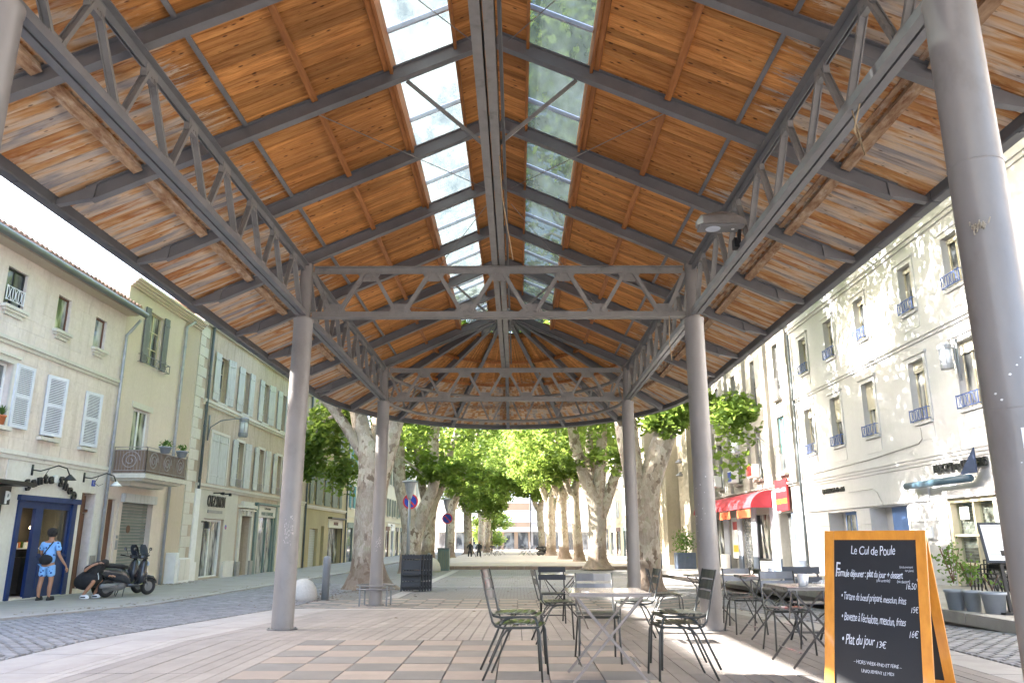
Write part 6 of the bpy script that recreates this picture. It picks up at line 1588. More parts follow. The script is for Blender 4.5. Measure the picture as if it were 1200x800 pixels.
def make_table(label, loc, rz, mat, topmat, W=.70, D=.70, h=.74):
    t = thing('bistro_table', label, 'table', loc, rz, GTb)
    m = M(); m.box(-W / 2, W / 2, -D / 2, D / 2, h - .006, h + .004); m.build('table_top', topmat, t, local=True, bev=.003)
    m = M(); 
    for s in (-1, 1): m.box(-W / 2, W / 2, s * D / 2 - .003, s * D / 2 + .003, h - .028, h - .007); m.box(s * W / 2 - .003, s * W / 2 + .003, -D / 2 + .004, D / 2 - .004, h - .028, h - .007)
    m.build('table_rim', topmat, t, local=True)
    for s in (-1, 1):
        y = s * (D / 2 - .06)
        for q in (-1, 1):
            m = M(); m.bar((q * (W / 2 - .05), y + q * .012, h - .02), (-q * (W / 2 - .02), y + q * .012, 0), .020, .010, (0, 1, 0)); m.build('leg', mat, t, local=True)
        m = M(); m.lathe([(.012, y - .02), (.012, y + .02)], (0, 0, h * .52), 8, 'y'); m.build('pivot', mat, t, local=True)
    for q in (-1, 1):
        m = M(); m.bar((q * (W / 2 - .10), -D / 2 + .07, .14), (q * (W / 2 - .10), D / 2 - .07, .14), .014, .008); m.build('stretcher', mat, t, local=True)
        m = M(); m.bar((q * (W / 2 - .06), -D / 2 + .07, h - .05), (q * .14, D / 2 - .1, h * .52), .012, .006, (0, 1, 0)) ; m.build('brace', mat, t, local=True)
    return t
T1 = make_table('beige square folding table in the centre with crossed legs', (.80, 7.38, H_), 0, MT['table'], MT['table'], .70, .74)
T2 = make_table('brown grey folding table with a white cup and crumpled napkins', (2.95, 8.2, H_), R(2), MT['tabledark'], MT['tabletopd'])
dup(T2, (3.22, 10.4, H_), R(-2), 'farther brown grey folding table with a glass, behind the napkin table')
dup(T2, (3.3, 14.0, gz(14) + H_), R(3), 'small dark folding table seen left of the second right column')
dup(T2, (.75, 14.4, gz(14.4) + H_), 0, 'brown grey folding table with a white cup behind the beige table')
def cup(x, y, z, label, r=.035, h=.075, mat='white', name='cup', cat='cup'):
    t = M(); t.lathe([(r * .75, z), (r, z + h), (r * .9, z + h), (r * .68, z + .006)], (x, y, 0), 16); tag(t.build(name, MT[mat], smooth=True), label, cat)
cup(2.83, 8.05, .759, 'white paper cup on the near brown table beside the napkins', .045, .115)
cup(2.93, 8.25, .759, 'short white cup half hidden behind the taller one on the near brown table', .04, .09)
cup(3.28, 10.45, .759, 'small clear glass on the farther brown table', .035, .09, 'frost', 'glass_tumbler', 'glass')
cup(.80, 14.35, gz(14.4) + .759, 'white cup on the table far behind the beige one', .05, .09)
m = M()
nn = 14; P_ = []
for i in range(nn):
    for j in range(nn):
        x = 3.0 + .22 * i / (nn - 1); y = 8.0 + .2 * j / (nn - 1)
        P_.append((x + .02 * math.sin(j), y + .02 * math.cos(i * 1.3), .765 + .055 * abs(mn.noise(Vector((i * .45, j * .45, 2.)))) + .012))
m.add(P_, [(i * nn + j, i * nn + j + 1, (i + 1) * nn + j + 1, (i + 1) * nn + j) for i in range(nn - 1) for j in range(nn - 1)])
o = m.build('paper_napkins', MT['white'], fix=False); tag(o, 'crumpled white paper napkins lying on the near brown table', 'napkins')
sm_ = o.modifiers.new('solid', 'SOLIDIFY'); sm_.thickness = .002
# ------------------------------------------------------------------ chalkboard
cb = thing('menu_board', 'orange wood framed chalkboard A-board with handwritten French lunch menu', 'menu board', (2.60, 5.82, .012), R(-39))
W2, Hb, FW = .345, 1.255, .066
ta = math.atan2(.38, Hb)
def leaf(sgn, top=0):
    """frame coordinates u (right), v (up along the leaf) -> local xyz; the front leaf slopes to -y"""
    def f(u, v, n=0):  # v from the ground
        y = sgn * (-.38) * (1 - v / Hb) ; 
        return (u, y - sgn * n * math.cos(ta) , v - 0 + n * math.sin(ta) * 0)
    return f
def lbox(m, f, u0, u1, v0, v1, n0, n1):
    m.add([f(u0, v0, n0), f(u1, v0, n0), f(u1, v1, n0), f(u0, v1, n0), f(u0, v0, n1), f(u1, v0, n1), f(u1, v1, n1), f(u0, v1, n1)], [(0, 3, 2, 1), (4, 5, 6, 7), (0, 1, 5, 4), (1, 2, 6, 5), (2, 3, 7, 6), (3, 0, 4, 7)])
for sgn, nm in ((1, 'front'), (-1, 'back')):
    f = leaf(sgn)
    for q in (-1, 1):
        m = M(); lbox(m, f, q * W2, q * (W2 - FW), 0, Hb - .001, -.012, .014); m.build('frame_stile', MT['honey'], cb, local=True, bev=.002)
    for v0, v1 in ((Hb - FW, Hb), (.165, .165 + FW)):
        m = M(); lbox(m, f, -W2 + FW + .001, W2 - FW - .001, v0, v1, -.011, .0125); m.build('frame_rail', MT['honey'], cb, local=True, bev=.002)
    m = M(); lbox(m, f, -W2 + FW - .004, W2 - FW + .004, .165 + FW - .004, Hb - FW + .004, -.006, .002); pn = m.build('slate_panel', MT['slate'], cb, local=True)
    if sgn == 1: panel = pn
m = M(); m.box(-.3, .3, -.014, .014, Hb - .05, Hb - .01); m.build('hinge', MT['black'], cb, local=True)
f = leaf(1)
fx = Vector((1, 0, 0)); fz = (Vector(f(0, 1)) - Vector(f(0, 0))).normalized(); fn = fx.cross(fz)
def chalk_warp(co, size):
    x, y, z = co; k = x / size
    return (x + size * .05 * mn.noise(Vector((k * 1.3, y / size * 1.2, 5.1))), y * (1 + .22 * mn.noise(Vector((k * .55, 3.7, size * 90)))) + size * .10 * mn.noise(Vector((k * .8, 1.3, size * 77))) + size * .06 * mn.noise(Vector((k * 2.2, y / size * 2, 9.1))), z)
def chalk(s, u, v, size, sx=.72, shear=.25, align='LEFT', rot=0, wt=-.0004):
    base = Vector(f(u, v, .0045))
    R3 = Matrix((fx, fz, fn)).transposed().to_4x4()
    x = 0
    mx = Matrix.Translation(base) @ R3 @ Matrix.Rotation(rot, 4, 'Z')
    me_o = text('chalk_writing', s, MT['chalk'], Matrix.Identity(4), size, .0006, None, shear, align, .92, sx, 3, wt)
    for v_ in me_o.data.vertices: v_.co = chalk_warp(v_.co, size)
    me_o.data.transform(mx)
    setpar(me_o, panel)
UL = -W2 + FW
chalk('Le Cul de Poule', -.01, 1.115, .092, .56, .16, 'CENTER')
chalk('Formule déjeuner : plat du jour + dessert', UL + .012, .955, .074, .40, .18, wt=.0003, rot=R(-1.0)); chalk('F', UL + .006, .985, .15, .5, .12)
chalk('(ou entrée)', .01, .912, .036, .6, .15); chalk('(ou dessert)', .145, .909, .034, .55, .15)
chalk('(exclusivement', .165, 1.005, .026, .6, .1); chalk('sur place)', .20, .982, .026, .6, .1); chalk('16,50', .195, .876, .055, .62, .3); chalk('€', .27, .922, .04, .7, .1)
chalk('• Tartare de bœuf préparé, mesclun, frites', UL + .048, .80, .074, .375, .2, rot=R(-2.6)); chalk('15€', .22, .725, .052, .62, .3)
chalk('• Bavette à l\'échalote, mesclun, frites', UL + .048, .665, .082, .385, .18, rot=R(-3.2)); chalk('16€', .20, .572, .06, .66, .3)
chalk('• Plat du jour', UL + .048, .525, .098, .46, .18, rot=R(-3)); chalk('13€', -.01, .495, .066, .66, .25)
chalk('– HORS WEEK-END ET FÉRIÉ –', .0, .375, .034, .72, .0, 'CENTER', rot=R(-2.5)); chalk('UNIQUEMENT LE MIDI', .0, .325, .031, .72, .0, 'CENTER', rot=R(-2))
# ------------------------------------------------------------------ right platform: pots, menu stand, stacked chairs
for k, (x, y, r_, hgt) in enumerate(((6.86, 12.75, .15, .75), (6.98, 12.5, .125, .5), (7.10, 12.15, .165, .3))):
    z = rzf(y) + .02
    t = thing('plant_pot', ['large grey pot with tall feathery plant at the platform edge nearest the chalkboard', 'middle grey pot with leafy stems on the right platform', 'rightmost grey pot on the platform beside the menu stand'][k], 'plant pot', (x, y, z))
    m = M(); m.lathe([(r_ * .78, z), (r_, z + .27), (r_ * 1.1, z + .27), (r_ * 1.1, z + .31), (r_ * .95, z + .31), (r_ * .93, z + .28)], (x, y, 0), 22); m.build('pot', MT['potg'], t, smooth=True)
    m = M(); m.lathe([(r_ * .94, z + .26), (r_ * .94, z + .285)], (x, y, 0), 16); m.build('soil', MT['brown'], t)
    bushy((x, y, z + .3 + hgt * .55), (170, 110, 12)[k], r_ * 1.3, hgt * .42, MT['plantleaf'], t, .035, stems=(9, 6, 2)[k])
t = thing('menu_stand', 'slim black menu stand with lit white menu sheet on the right platform', 'menu stand', (7.30, 12.1, rzf(12) + .02)); z = rzf(12) + .02
m = M(); m.box(7.10, 7.58, 11.9, 12.3, z, z + .03); m.build('base', MT['black'], t); m = M(); m.bar((7.30, 12.1, z + .02), (7.25, 12.1, z + .75), .05, .04, (0, 1, 0)); m.build('post', MT['black'], t)
m = M(); cx_, cz_ = 7.20, z + 1.02
ux = Vector((.93, -.30, 0)).normalized(); uz = Vector((-.0, .22, .97)).normalized(); un = ux.cross(uz)
def mb(m, u0, u1, v0, v1, n0, n1):
    c = Vector((cx_, 12.05, cz_)) + ux * (u0 + u1) / 2 + uz * (v0 + v1) / 2 + un * (n0 + n1) / 2; m.obox(c, ux * (u1 - u0) / 2, uz * (v1 - v0) / 2, un * (n1 - n0) / 2)
mb(m, -.19, .19, -.30, .30, -.02, .02); m.build('menu_frame', MT['black'], t); m = M(); mb(m, -.155, .155, -.265, .265, .02, .024); sh_ = m.build('menu_sheet', MT['white'], t)
for k in range(11): m = M(); mb(m, -.12 + .05 * (k % 3), .02 + .03 * (k % 4), .2 - .042 * k, .207 - .042 * k, .024, .0255); m.build('print_line', MT['plaque'], sh_)
m = M(); mb(m, .02, .11, -.2, -.12, .024, .0256); m.build('print_block', MT['interior'], sh_)
sc0 = thing('terrace_chair', 'front chair of the black stack leaning beside the menu stand', 'chair', (7.55, 12.9, rzf(12) + .02), R(200), 'black terrace chairs stacked on the right platform')
for s in (-1, 1): m = M(); m.tube([(-.22, s * .2, .9), (-.16, s * .2, .46), (.2, s * .2, .46), (.24, s * .21, 0)], .012, 6); m.build('side_frame', MT['black'], sc0, local=True, smooth=True); m = M(); m.tube([(-.05, s * .2, .45), (-.22, s * .21, 0)], .012, 6); m.build('leg', MT['black'], sc0, local=True)
for k in range(6): m = M(); m.box(-.18 + .065 * k, -.13 + .065 * k, -.2, .2, .462, .472); m.build('seat_slat', MT['black'], sc0, local=True)
for k in range(3): m = M(); m.box(-.24 + .01 * k, -.23 + .01 * k, -.2, .2, .82 - .11 * k, .89 - .11 * k); m.build('back_slat', MT['black'], sc0, local=True)
for k in range(1, 6): dup(sc0, (7.55 + .09 * k, 12.9 + .05 * k, rzf(12) + .02 + .07 * k), R(200), ['', 'second', 'third', 'fourth', 'fifth', 'topmost'][k] + ' chair of the black stack beside the menu stand')
# planters by the church
for k, (x, y) in enumerate(((7.3, 43.6), (8.9, 42.6))):
    z = rzf(y)
    t = thing('planter', ['small square dark planter with sparse shrub against the church', 'larger dark planter with round green shrub against the church'][k], 'planter', (x, y, z)); m = M(); m.box(x - .5, x + .5, y - .4, y + .4, z, z + .85); m.build('box', MT['slateb'], t, bev=.02)
    for q in range(6): m = M(); m.box(x - .46 + .16 * q, x - .33 + .16 * q, y - .425, y - .405, z + .04, z + .8); m.build('board', MT['slateb'], t)
    bushy((x, y, z + 1.4), (150, 500)[k], .55, .65, MT['plantleaf'], t, .07, stems=6)
m = thing('litter_bin', 'cream cylinder ashtray bin at the foot of the second right column', 'litter bin', (9.6, 38.5, rzf(38))); q = M(); q.lathe([(.2, rzf(38)), (.22, rzf(38) + .7), (.18, rzf(38) + .75)], (9.9, 38.2, 0), 16); q.build('bin_body', MT['b1base'], m)
# far terrace
fcn = 0
FL = ['black folding chair at the left of the first far terrace table', 'black folding chair turned left beside the first far terrace table', 'black folding chair of the far terrace, back row left', 'black folding chair of the far terrace, back row second from left', 'black folding chair left of the middle far terrace table', 'black folding chair right of the middle far terrace table', 'rightmost black folding chair of the far terrace', 'black folding chair of the far terrace behind the middle table', 'black folding chair near the seated people on the far terrace', 'black folding chair closest to the left row trees on the far terrace']
for k, (x, y, rz) in enumerate(((-2.9, 76, 20), (-1.9, 76.5, 160), (-2.5, 82, -60), (-1.5, 82, 200), (.4, 80, 10), (1.3, 79, 170), (1.9, 83, 190), (.7, 84, 30), (-3.4, 70, 90), (-4.0, 73, 0))):
    d = dup(k0, (x, y, -.27), R(rz), FL[k], 'black folding chairs on the far terrace', (1.15, 1.15, 1.05))
for k, (x, y) in enumerate(((-2.4, 76.2), (-2.0, 82), (.9, 79.5), (1.3, 83.5))):
    dup(T2, (x, y, -.27), 0, ['far terrace table between the leftmost chairs', 'far terrace table of the back row left', 'far terrace table in the middle group', 'rightmost dark table of the far terrace'][k], 'dark tables on the far terrace')
# ================================================================== PEOPLE
def skinbody(name, nodes, edges, mat, parent, root=0, sub=2):
    """nodes: (x,y,z,r)"""
    me = bpy.data.meshes.new(name); me.from_pydata([n[:3] for n in nodes], edges, []); o = bpy.data.objects.new(name, me); COL.objects.link(o)
    me.materials.append(mat); setpar(o, parent)
    sk_ = o.modifiers.new('skin', 'SKIN'); sk_.use_smooth_shade = True; sk_.branch_smoothing = .3
    lay = me.skin_vertices[0].data if me.skin_vertices else None
    if lay is None:
        bpy.context.view_layer.update()
    for i, n in enumerate(nodes):
        me.skin_vertices[0].data[i].radius = (n[3], n[4] if len(n) > 4 else n[3]); me.skin_vertices[0].data[i].use_root = (i == root)
    s = o.modifiers.new('sub', 'SUBSURF'); s.levels = sub; s.render_levels = sub
    return o
MT['floral'] = None
m, nt, b = newmat('sky blue cloth with dark blue flowers')
P = N(nt, 'ShaderNodeTexCoord').outputs['Object']
vo = N(nt, 'ShaderNodeTexVoronoi'); vo.inputs['Scale'].default_value = 11; nt.links.new(P, vo.inputs['Vector'])
nz = noise(nt, P, 26, 3, .6)
ff = ramp(nt, math_(nt, 'ADD', vo.outputs['Distance'], math_(nt, 'MULTIPLY', nz, .35)), [(.42, 1.), (.48, 0.)])
nt.links.new(mixc(nt, ff, (.22, .45, .80), (.02, .06, .25)), b.inputs['Base Color']); b.inputs['Roughness'].default_value = .85; bump(nt, b, noise(nt, P, 9, 4, .6), .5, .02)
MT['floral'] = m
# ---- standing person: local frame, +x = towards the shop, we see the back
px_, py_ = -12.05, 20.55; pz = gz(py_) + .05
per = thing('person', 'standing person in sky blue floral shirt and shorts with black sling bag', 'person', (px_, py_, pz), R(0))
# camera looks mostly along +y,-x ; the figure faces away (+y,-x)
body = skinbody('body', [(0, 0, .92, .125, .10), (0, .01, 1.10, .125, .095), (0, .0, 1.30, .15, .10), (0, -.01, 1.43, .10, .075), (0, .0, 1.50, .05), (0, .02, 1.60, .085, .095), (0, .025, 1.68, .08, .09),
    (-.10, 0, .84, .095), (-.12, .0, .48, .058), (-.13, -.03, .30, .056), (-.14, .01, .08, .036), (-.15, .13, .03, .034), 
    (.09, 0, .84, .095), (.11, .05, .48, .058), (.10, .03, .30, .056), (.10, .05, .08, .036), (.14, .18, .03, .034),
    (-.18, 0, 1.40, .055), (-.24, .05, 1.15, .042), (-.20, .22, 1.02, .032), (-.14, .30, 1.03, .028),
    (.18, -.0, 1.40, .055), (.25, -.02, 1.14, .043), (.37, .04, .93, .032), (.42, .06, .86, .026), (.45, .07, .80, .022)],
    [(0, 1), (1, 2), (2, 3), (3, 4), (4, 5), (5, 6), (0, 7), (7, 8), (8, 9), (9, 10), (10, 11), (0, 12), (12, 13), (13, 14), (14, 15), (15, 16), (3, 17), (17, 18), (18, 19), (19, 20), (3, 21), (21, 22), (22, 23), (23, 24), (24, 25)], MT['skin'], per)
shirt = skinbody('shirt', [(0, 0, .83, .175, .13), (0, .01, 1.08, .165, .12), (0, 0, 1.28, .175, .125), (0, -.01, 1.42, .12, .09), (0, -.01, 1.47, .075, .065), (-.18, 0, 1.40, .078), (-.24, .03, 1.22, .078), (.18, 0, 1.40, .078), (.245, -.01, 1.20, .078)],
    [(0, 1), (1, 2), (2, 3), (3, 4), (3, 5), (5, 6), (3, 7), (7, 8)], MT['floral'], per)
shorts = skinbody('shorts', [(0, 0, .93, .16, .12), (-.09, 0, .82, .11), (-.11, .0, .56, .105), (.09, 0, .82, .11), (.105, .03, .56, .105)], [(0, 1), (1, 2), (0, 3), (3, 4)], MT['floral'], per)
m = M()
hs = []
for k in range(260):
    v = Vector([random.gauss(0, 1) for _ in range(3)]).normalized()
    if v.z < -.55: continue
    c = Vector((0, .0, 1.675)) + Vector((v.x * .10, v.y * .11 - .01, v.z * .105)); m.lathe([(.004, c.z - .022), (.024, c.z - .008), (.022, c.z + .01), (.004, c.z + .022)], (c.x, c.y, 0), 6)
m.lathe([(.02, 1.54), (.09, 1.58), (.11, 1.67), (.088, 1.76), (.02, 1.79)], (0, .0, 0), 14); m.build('hair', MT['hair'], per, smooth=True, local=True)
bag = M(); bag.lathe([(.02, -.10), (.12, -.09), (.15, -.05), (.15, -.01), (.10, .03)], (.0, 0, 0), 14, 'y')
bag.v = [(a * 1.15 - .02, b_ - .07, 1.0 + c * .85) for a, b_, c in bag.v]; bag.build('sling_bag', MT['cloth_b'], per, smooth=True, local=True)
m = M(); m.bar((-.17, -.10, 1.02), (.12, -.10, 1.45), .03, .008, (0, 1, 0)); m.build('bag_strap', MT['cloth_b'], per, local=True)
for (x, y, r) in ((-.145, .07, .1), (.115, .11, .25)):
    m = M(); m.lathe([(.055, 0), (.06, .03), (.05, .07), (.045, .10)], (0, 0, 0), 12); m.v = [(x + a * .85 * math.cos(r) + (b_ * 2.2) * math.sin(r), y + b_ * 2.2 * math.cos(r) - a * .85 * math.sin(r), c) for a, b_, c in m.v]; m.build('shoe', MT['rubber'], per, smooth=True, local=True)
def hand(parent, p, d, up, s=1):
    """palm plus five separate curled fingers at p pointing along d"""
    d = Vector(d).normalized(); up = Vector(up).normalized(); sd_ = d.cross(up).normalized(); up = sd_.cross(d); p = Vector(p)
    nodes = [tuple(p) + (.020 * s, .026 * s), tuple(p + d * .045 * s) + (.018 * s, .034 * s), tuple(p + d * .08 * s) + (.013 * s, .034 * s)]; edges = [(0, 1), (1, 2)]
    for i, (off, L) in enumerate(((-.030, .062), (-.010, .074), (.010, .070), (.030, .054))):
        k = len(nodes); q = p + d * .075 * s + sd_ * off * s
        nodes += [tuple(q) + (.0095 * s,), tuple(q + d * L * .45 * s - up * .010 * s) + (.0085 * s,), tuple(q + d * L * .75 * s - up * .032 * s) + (.0075 * s,)]; edges += [(2, k), (k, k + 1), (k + 1, k + 2)]
    k = len(nodes); q = p + d * .02 * s + sd_ * .034 * s
    nodes += [tuple(q) + (.011 * s,), tuple(q + d * .035 * s + sd_ * .018 * s - up * .008 * s) + (.010 * s,), tuple(q + d * .062 * s + sd_ * .016 * s - up * .018 * s) + (.008 * s,)]; edges += [(1, k), (k, k + 1), (k + 1, k + 2)]
    return skinbody('hand', nodes, edges, MT['skin'], parent, 0, 1)
hand(per, (.445, .07, .81), (.35, .1, -1), (1, 0, .3), 1.0)
hand(per, (-.14, .30, 1.03), (.6, .8, .1), (0, 0, 1), 1.0)
# ---- crouching person behind the scooter
qx, qy = -11.35, 21.35; qz = gz(qy) + .05
cr = thing('person', 'person crouching in loose black clothes beside the parked scooter', 'person', (qx, qy, qz), R(0))
# faces +x (towards the scooter)
skinbody('body', [(-.22, 0, .42, .14, .13), (-.06, 0, .62, .13, .12), (.10, 0, .78, .14, .11), (.20, 0, .84, .07), (.27, 0, .88, .055), (.36, 0, .88, .085, .095),
    (-.12, -.14, .38, .095), (.22, -.16, .46, .07), (.06, -.16, .24, .05), (-.06, -.16, .07, .036), (.07, -.17, .03, .036),
    (-.12, .14, .38, .095), (.26, .14, .44, .07), (.16, .15, .24, .05), (.08, .15, .07, .036), (.21, .16, .03, .036),
    (.12, -.18, .80, .055), (-.02, -.30, .70, .042), (.16, -.30, .84, .034), (.30, -.22, .90, .028),
    (.12, .18, .78, .055), (.26, .24, .58, .042), (.46, .18, .56, .032)],
    [(0, 1), (1, 2), (2, 3), (3, 4), (4, 5), (0, 6), (6, 7), (7, 8), (8, 9), (9, 10), (0, 11), (11, 12), (12, 13), (13, 14), (14, 15), (2, 16), (16, 17), (17, 18), (18, 19), (2, 20), (20, 21), (21, 22)], MT['skin'], cr)
def blob(m, c, r, tilt=0, n=18, k=12, fold=.05):
    k0 = len(m.v); ct, st = math.cos(tilt), math.sin(tilt)
    for i in range(k + 1):
        ph = math.pi * i / k
        for j in range(n):
            a = 2 * math.pi * j / n; q = 1 + fold * mn.noise(Vector((math.cos(a) * 2, math.sin(a) * 2, ph * 2.5))) + fold * .5 * math.sin(a * 7 + ph * 3)
            x, y, z = r[0] * math.sin(ph) * math.cos(a) * q, r[1] * math.sin(ph) * math.sin(a) * q, r[2] * math.cos(ph) * q
            m.v.append((c[0] + x * ct - z * st, c[1] + y, c[2] + x * st + z * ct))
    for i in range(k):
        for j in range(n): m.f.append((k0 + i * n + j, k0 + i * n + (j + 1) % n, k0 + (i + 1) * n + (j + 1) % n, k0 + (i + 1) * n + j))
m = M(); blob(m, (-.04, 0, .47), (.36, .31, .24), .35); blob(m, (.10, 0, .70), (.30, .235, .19), .75); m.build('black_dress', MT['cloth_b'], cr, smooth=True, local=True)
for s in (-1, 1):
    m = M(); blob(m, (.06, s * .22, .76), (.13, .085, .09), .3); m.build('sleeve', MT['cloth_b'], cr, smooth=True, local=True)
m = M(); m.lathe([(.02, .80), (.09, .82), (.112, .90), (.09, .97), (.02, 1.0)], (.345, 0, 0), 14); m.build('hair', MT['hair'], cr, smooth=True, local=True)
for (x, y) in ((-.0, -.165), (.14, .155)):
    m = M(); m.lathe([(.055, 0), (.06, .03), (.05, .08), (.035, .10)], (0, 0, 0), 12); m.v = [(x + a * 2.2, y + b_ * .85, c) for a, b_, c in m.v]; m.build('sneaker', MT['white'], cr, smooth=True, local=True)
    m = M(); m.box(x - .07, x + .05, y - .053, y + .053, .03, .06); m.build('sneaker_stripe', MT['rubber'], cr, local=True)
hand(cr, (.30, -.22, .90), (.9, .3, .1), (0, 0, 1), 1.0); hand(cr, (.46, .18, .56), (1, 0, 0), (0, 0, 1), 1.0)
# ---- far seated people
for k, (x, y) in enumerate(((-4.0, 68.0), (-3.3, 69.2))):
    t = thing('person', ['small figure in dark clothes seated at the far terrace beside the left row trees', 'second small seated figure on the far terrace, farther from the tree'][k], 'person', (x, y, -.27))
    skinbody('body', [(0, 0, .5, .15), (0, 0, .8, .15), (0, 0, 1.0, .14), (0, 0, 1.15, .06), (0, -.02, 1.25, .1), (.1, -.4, .52, .09), (.12, -.45, .1, .06), (-.1, -.4, .52, .09), (-.12, -.45, .1, .06), (.2, -.05, 1.02, .06), (.25, -.25, .78, .05), (-.2, -.05, 1.02, .06), (-.25, -.25, .78, .05)],
             [(0, 1), (1, 2), (2, 3), (3, 4), (0, 5), (5, 6), (0, 7), (7, 8), (2, 9), (9, 10), (2, 11), (11, 12)], MT['cloth_b'], t, 0, 1)
    m = M(); m.lathe([(.02, 1.17), (.1, 1.22), (.09, 1.34), (.02, 1.38)], (0, -.02, 0), 10); m.build('head', MT['skin'], t, local=True)
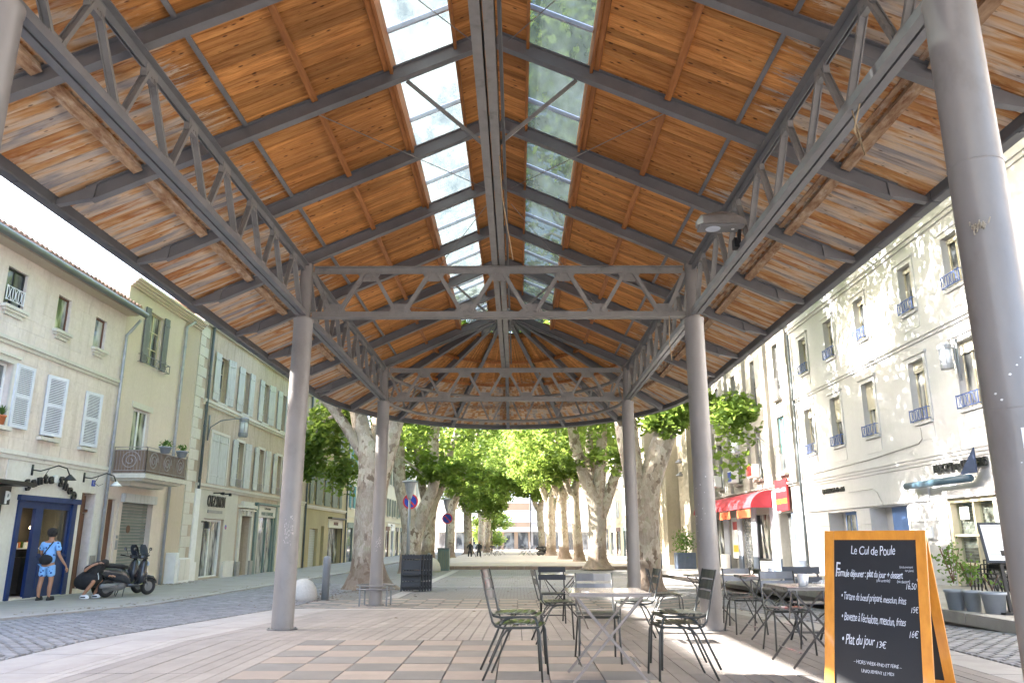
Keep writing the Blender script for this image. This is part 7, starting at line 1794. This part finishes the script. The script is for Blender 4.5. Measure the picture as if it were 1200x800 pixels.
# ================================================================== SCOOTERS (local: +x forward, length 1.8 m)
def scooter(label, loc, rz, grp):
    t = thing('scooter', label, 'scooter', loc, rz, grp); S = MT['scoot']
    for (x, r_) in ((-.62, .235), (.65, .23)):
        m = M(); R1 = r_; n = 28; k = 10
        vs = []; fs = []
        for i in range(n):
            a = 2 * math.pi * i / n
            for j in range(k):
                b_ = 2 * math.pi * j / k; rr = R1 - .055 + .055 * math.cos(b_); vs.append((x + rr * math.cos(a), .06 * math.sin(b_), r_ + rr * math.sin(a)))
        for i in range(n):
            for j in range(k): fs.append((i * k + j, ((i + 1) % n) * k + j, ((i + 1) % n) * k + (j + 1) % k, i * k + (j + 1) % k))
        m.add(vs, fs); w_ = m.build('wheel', MT['rubber'], t, smooth=True, local=True)
        m = M(); m.lathe([(.05, -.05), (.13, -.03), (.14, 0), (.13, .03), (.05, .05)], (x, 0, r_), 18, 'y'); m.build('rim', MT['steel'], w_, local=True)
    def loft(secs, name, mat, par=t, sm=True):
        m = M(); k0 = 10
        for (x, z0_, z1_, w0, w1) in secs:
            zc, hh = (z0_ + z1_) / 2, (z1_ - z0_) / 2
            for j in range(k0):
                a = 2 * math.pi * j / k0; c, s_ = math.cos(a), math.sin(a); ww = w0 if s_ < 0 else w1
                m.v.append((x, ww * math.copysign(abs(c) ** .7, c), zc + hh * math.copysign(abs(s_) ** .8, s_)))
        n = len(secs)
        for i in range(n - 1):
            for j in range(k0): m.f.append((i * k0 + j, (i + 1) * k0 + j, (i + 1) * k0 + (j + 1) % k0, i * k0 + (j + 1) % k0))
        m.f.append(tuple(range(k0))); m.f.append(tuple(range((n - 1) * k0, n * k0))); return m.build(name, mat, par, smooth=sm, local=True)
    loft([(-.95, .66, .74, .03, .04), (-.8, .55, .80, .09, .10), (-.5, .42, .80, .14, .15), (-.2, .36, .76, .16, .15), (-.02, .30, .60, .14, .10), (.02, .26, .40, .13, .12)], 'rear_body', S)
    loft([(-.85, .78, .86, .07, .06), (-.6, .77, .88, .13, .12), (-.3, .74, .86, .14, .13), (-.08, .72, .80, .10, .08)], 'seat', MT['rubber'])
    loft([(-.05, .24, .34, .14, .14), (.2, .23, .31, .17, .17), (.38, .24, .36, .16, .16)], 'floorboard', S)
    loft([(.30, .30, .62, .12, .16), (.38, .28, .90, .17, .15), (.47, .34, 1.0, .17, .10), (.54, .50, .92, .10, .05)], 'front_shield', S)
    loft([(.42, .42, .50, .05, .03), (.60, .46, .54, .08, .06), (.78, .42, .50, .08, .06), (.90, .30, .38, .05, .03)], 'front_mudguard', S)
    loft([(.30, .98, 1.05, .06, .05), (.40, .96, 1.10, .12, .08), (.50, .95, 1.08, .10, .06)], 'handlebar_cover', S)
    m = M(); m.tube([(.30, -.36, 1.06), (.36, -.2, 1.03), (.38, 0, 1.02), (.36, .2, 1.03), (.30, .36, 1.06)], .014, 7); hb = m.build('handlebar', MT['black'], t, smooth=True, local=True)
    for s in (-1, 1):
        m = M(); m.tube([(.31, s * .26, 1.055), (.28, s * .40, 1.07)], .02, 8); m.build('grip', MT['rubber'], hb, local=True)
        m = M(); m.tube([(.36, s * .2, 1.04), (.38, s * .26, 1.15), (.36, s * .32, 1.22)], .008, 5); m.build('mirror_stalk', MT['black'], t, local=True)
        m = M(); m.lathe([(.03, -.012), (.06, 0), (.055, .008)], (0, 0, 0), 14, 'x'); m.v = [(a + .36, b_ + s * .33, c * .8 + 1.24) for a, b_, c in m.v]; m.build('mirror', MT['black'], t, local=True)
        m = M(); m.lathe([(.05, -.004), (.05, 0)], (0, 0, 0), 14, 'x'); m.v = [(a + .347, b_ + s * .33, c * .78 + 1.24) for a, b_, c in m.v]; m.build('mirror_glass', MT['chrome'], t, local=True)
        m = M(); m.tube([(.62, s * .06, .26), (.45, s * .06, .52)], .018, 6); m.build('fork', MT['steel'], t, local=True)
    m = M(); m.lathe([(.06, 0), (.07, .012)], (0, 0, 0), 14, 'x'); m.v = [(a + .545, b_ * 1.4, c + .84) for a, b_, c in m.v]; m.build('headlight', MT['frost'], t, local=True)
    m = M(); n = 6; q = [(.45 - .10 * (i / n), .17 * math.sin(math.pi * (.2 + .6 * (1 - i / n))), 1.02 + .34 * i / n) for i in range(n + 1)]
    for i in range(n):
        (x0, w0, z0_), (x1, w1, z1_) = q[i], q[i + 1]; m.quad((x0, -w0, z0_), (x0 + .03, 0, z0_), (x1 + .03, 0, z1_), (x1, -w1, z1_)); m.quad((x0 + .03, 0, z0_), (x0, w0, z0_), (x1, w1, z1_), (x1 + .03, 0, z1_))
    m.build('windscreen', MT['dark'], t, local=True, smooth=True, fix=False)
    m = M(); m.obox((-.97, 0, .56), (.006, 0, .01), (0, .12, 0), (-.02, 0, .08)); pl = m.build('number_plate', MT['white'], t, local=True)
    m = M(); m.bar((-.8, 0, .66), (-.96, 0, .55), .12, .02); m.build('plate_bracket', S, t, local=True)
    for z, ww in ((.70, .07), (.60, .04)): m = M(); m.obox((-.955 + (.70 - z) * -.1, 0, z), (.012, 0, 0), (0, ww, 0), (0, 0, .022)); m.build('tail_light', MT['red'], t, local=True, bev=.005)
    m = M(); m.lathe([(.05, -.92), (.065, -.86), (.065, -.52), (.03, -.42)], (0, 0, 0), 14, 'x'); m.v = [(a, b_ - .17, c + .30) for a, b_, c in m.v]; m.build('exhaust', MT['steel'], t, smooth=True, local=True)
    loft([(-.72, .16, .32, .05, .05), (-.5, .14, .38, .09, .09), (-.2, .16, .38, .08, .08), (-.05, .22, .34, .04, .04)], 'engine', MT['steel'])
    m = M(); m.tube([(-.15, -.1, .24), (-.22, -.14, .0)], .012, 5); m.tube([(-.15, .1, .24), (-.22, .14, .0)], .012, 5); m.build('centre_stand', MT['black'], t, local=True)
    m = M(); m.tube([(-.62, .11, .24), (-.55, .12, .58)], .025, 8); m.build('shock_absorber', MT['chrome'], t, local=True)
    return t
sz = gz(22) + .06
S1 = scooter('dark grey scooter with white number plate parked before the roller shutter', (-10.72, 22.15, sz), R(62), 'scooters parked on the left sidewalk')
dup(S1, (-11.25, 22.75, sz), R(66), 'second dark scooter parked behind the first, only its bars and mirror showing', 'scooters parked on the left sidewalk')
dup(S1, (2.7, 78.5, -.27), R(20), 'far scooter parked near the pale right plane trunks', 'scooters parked on the far square')
dup(S1, (3.1, 80.5, -.27), R(25), 'farther scooter parked behind the pale right plane trunks', 'scooters parked on the far square')
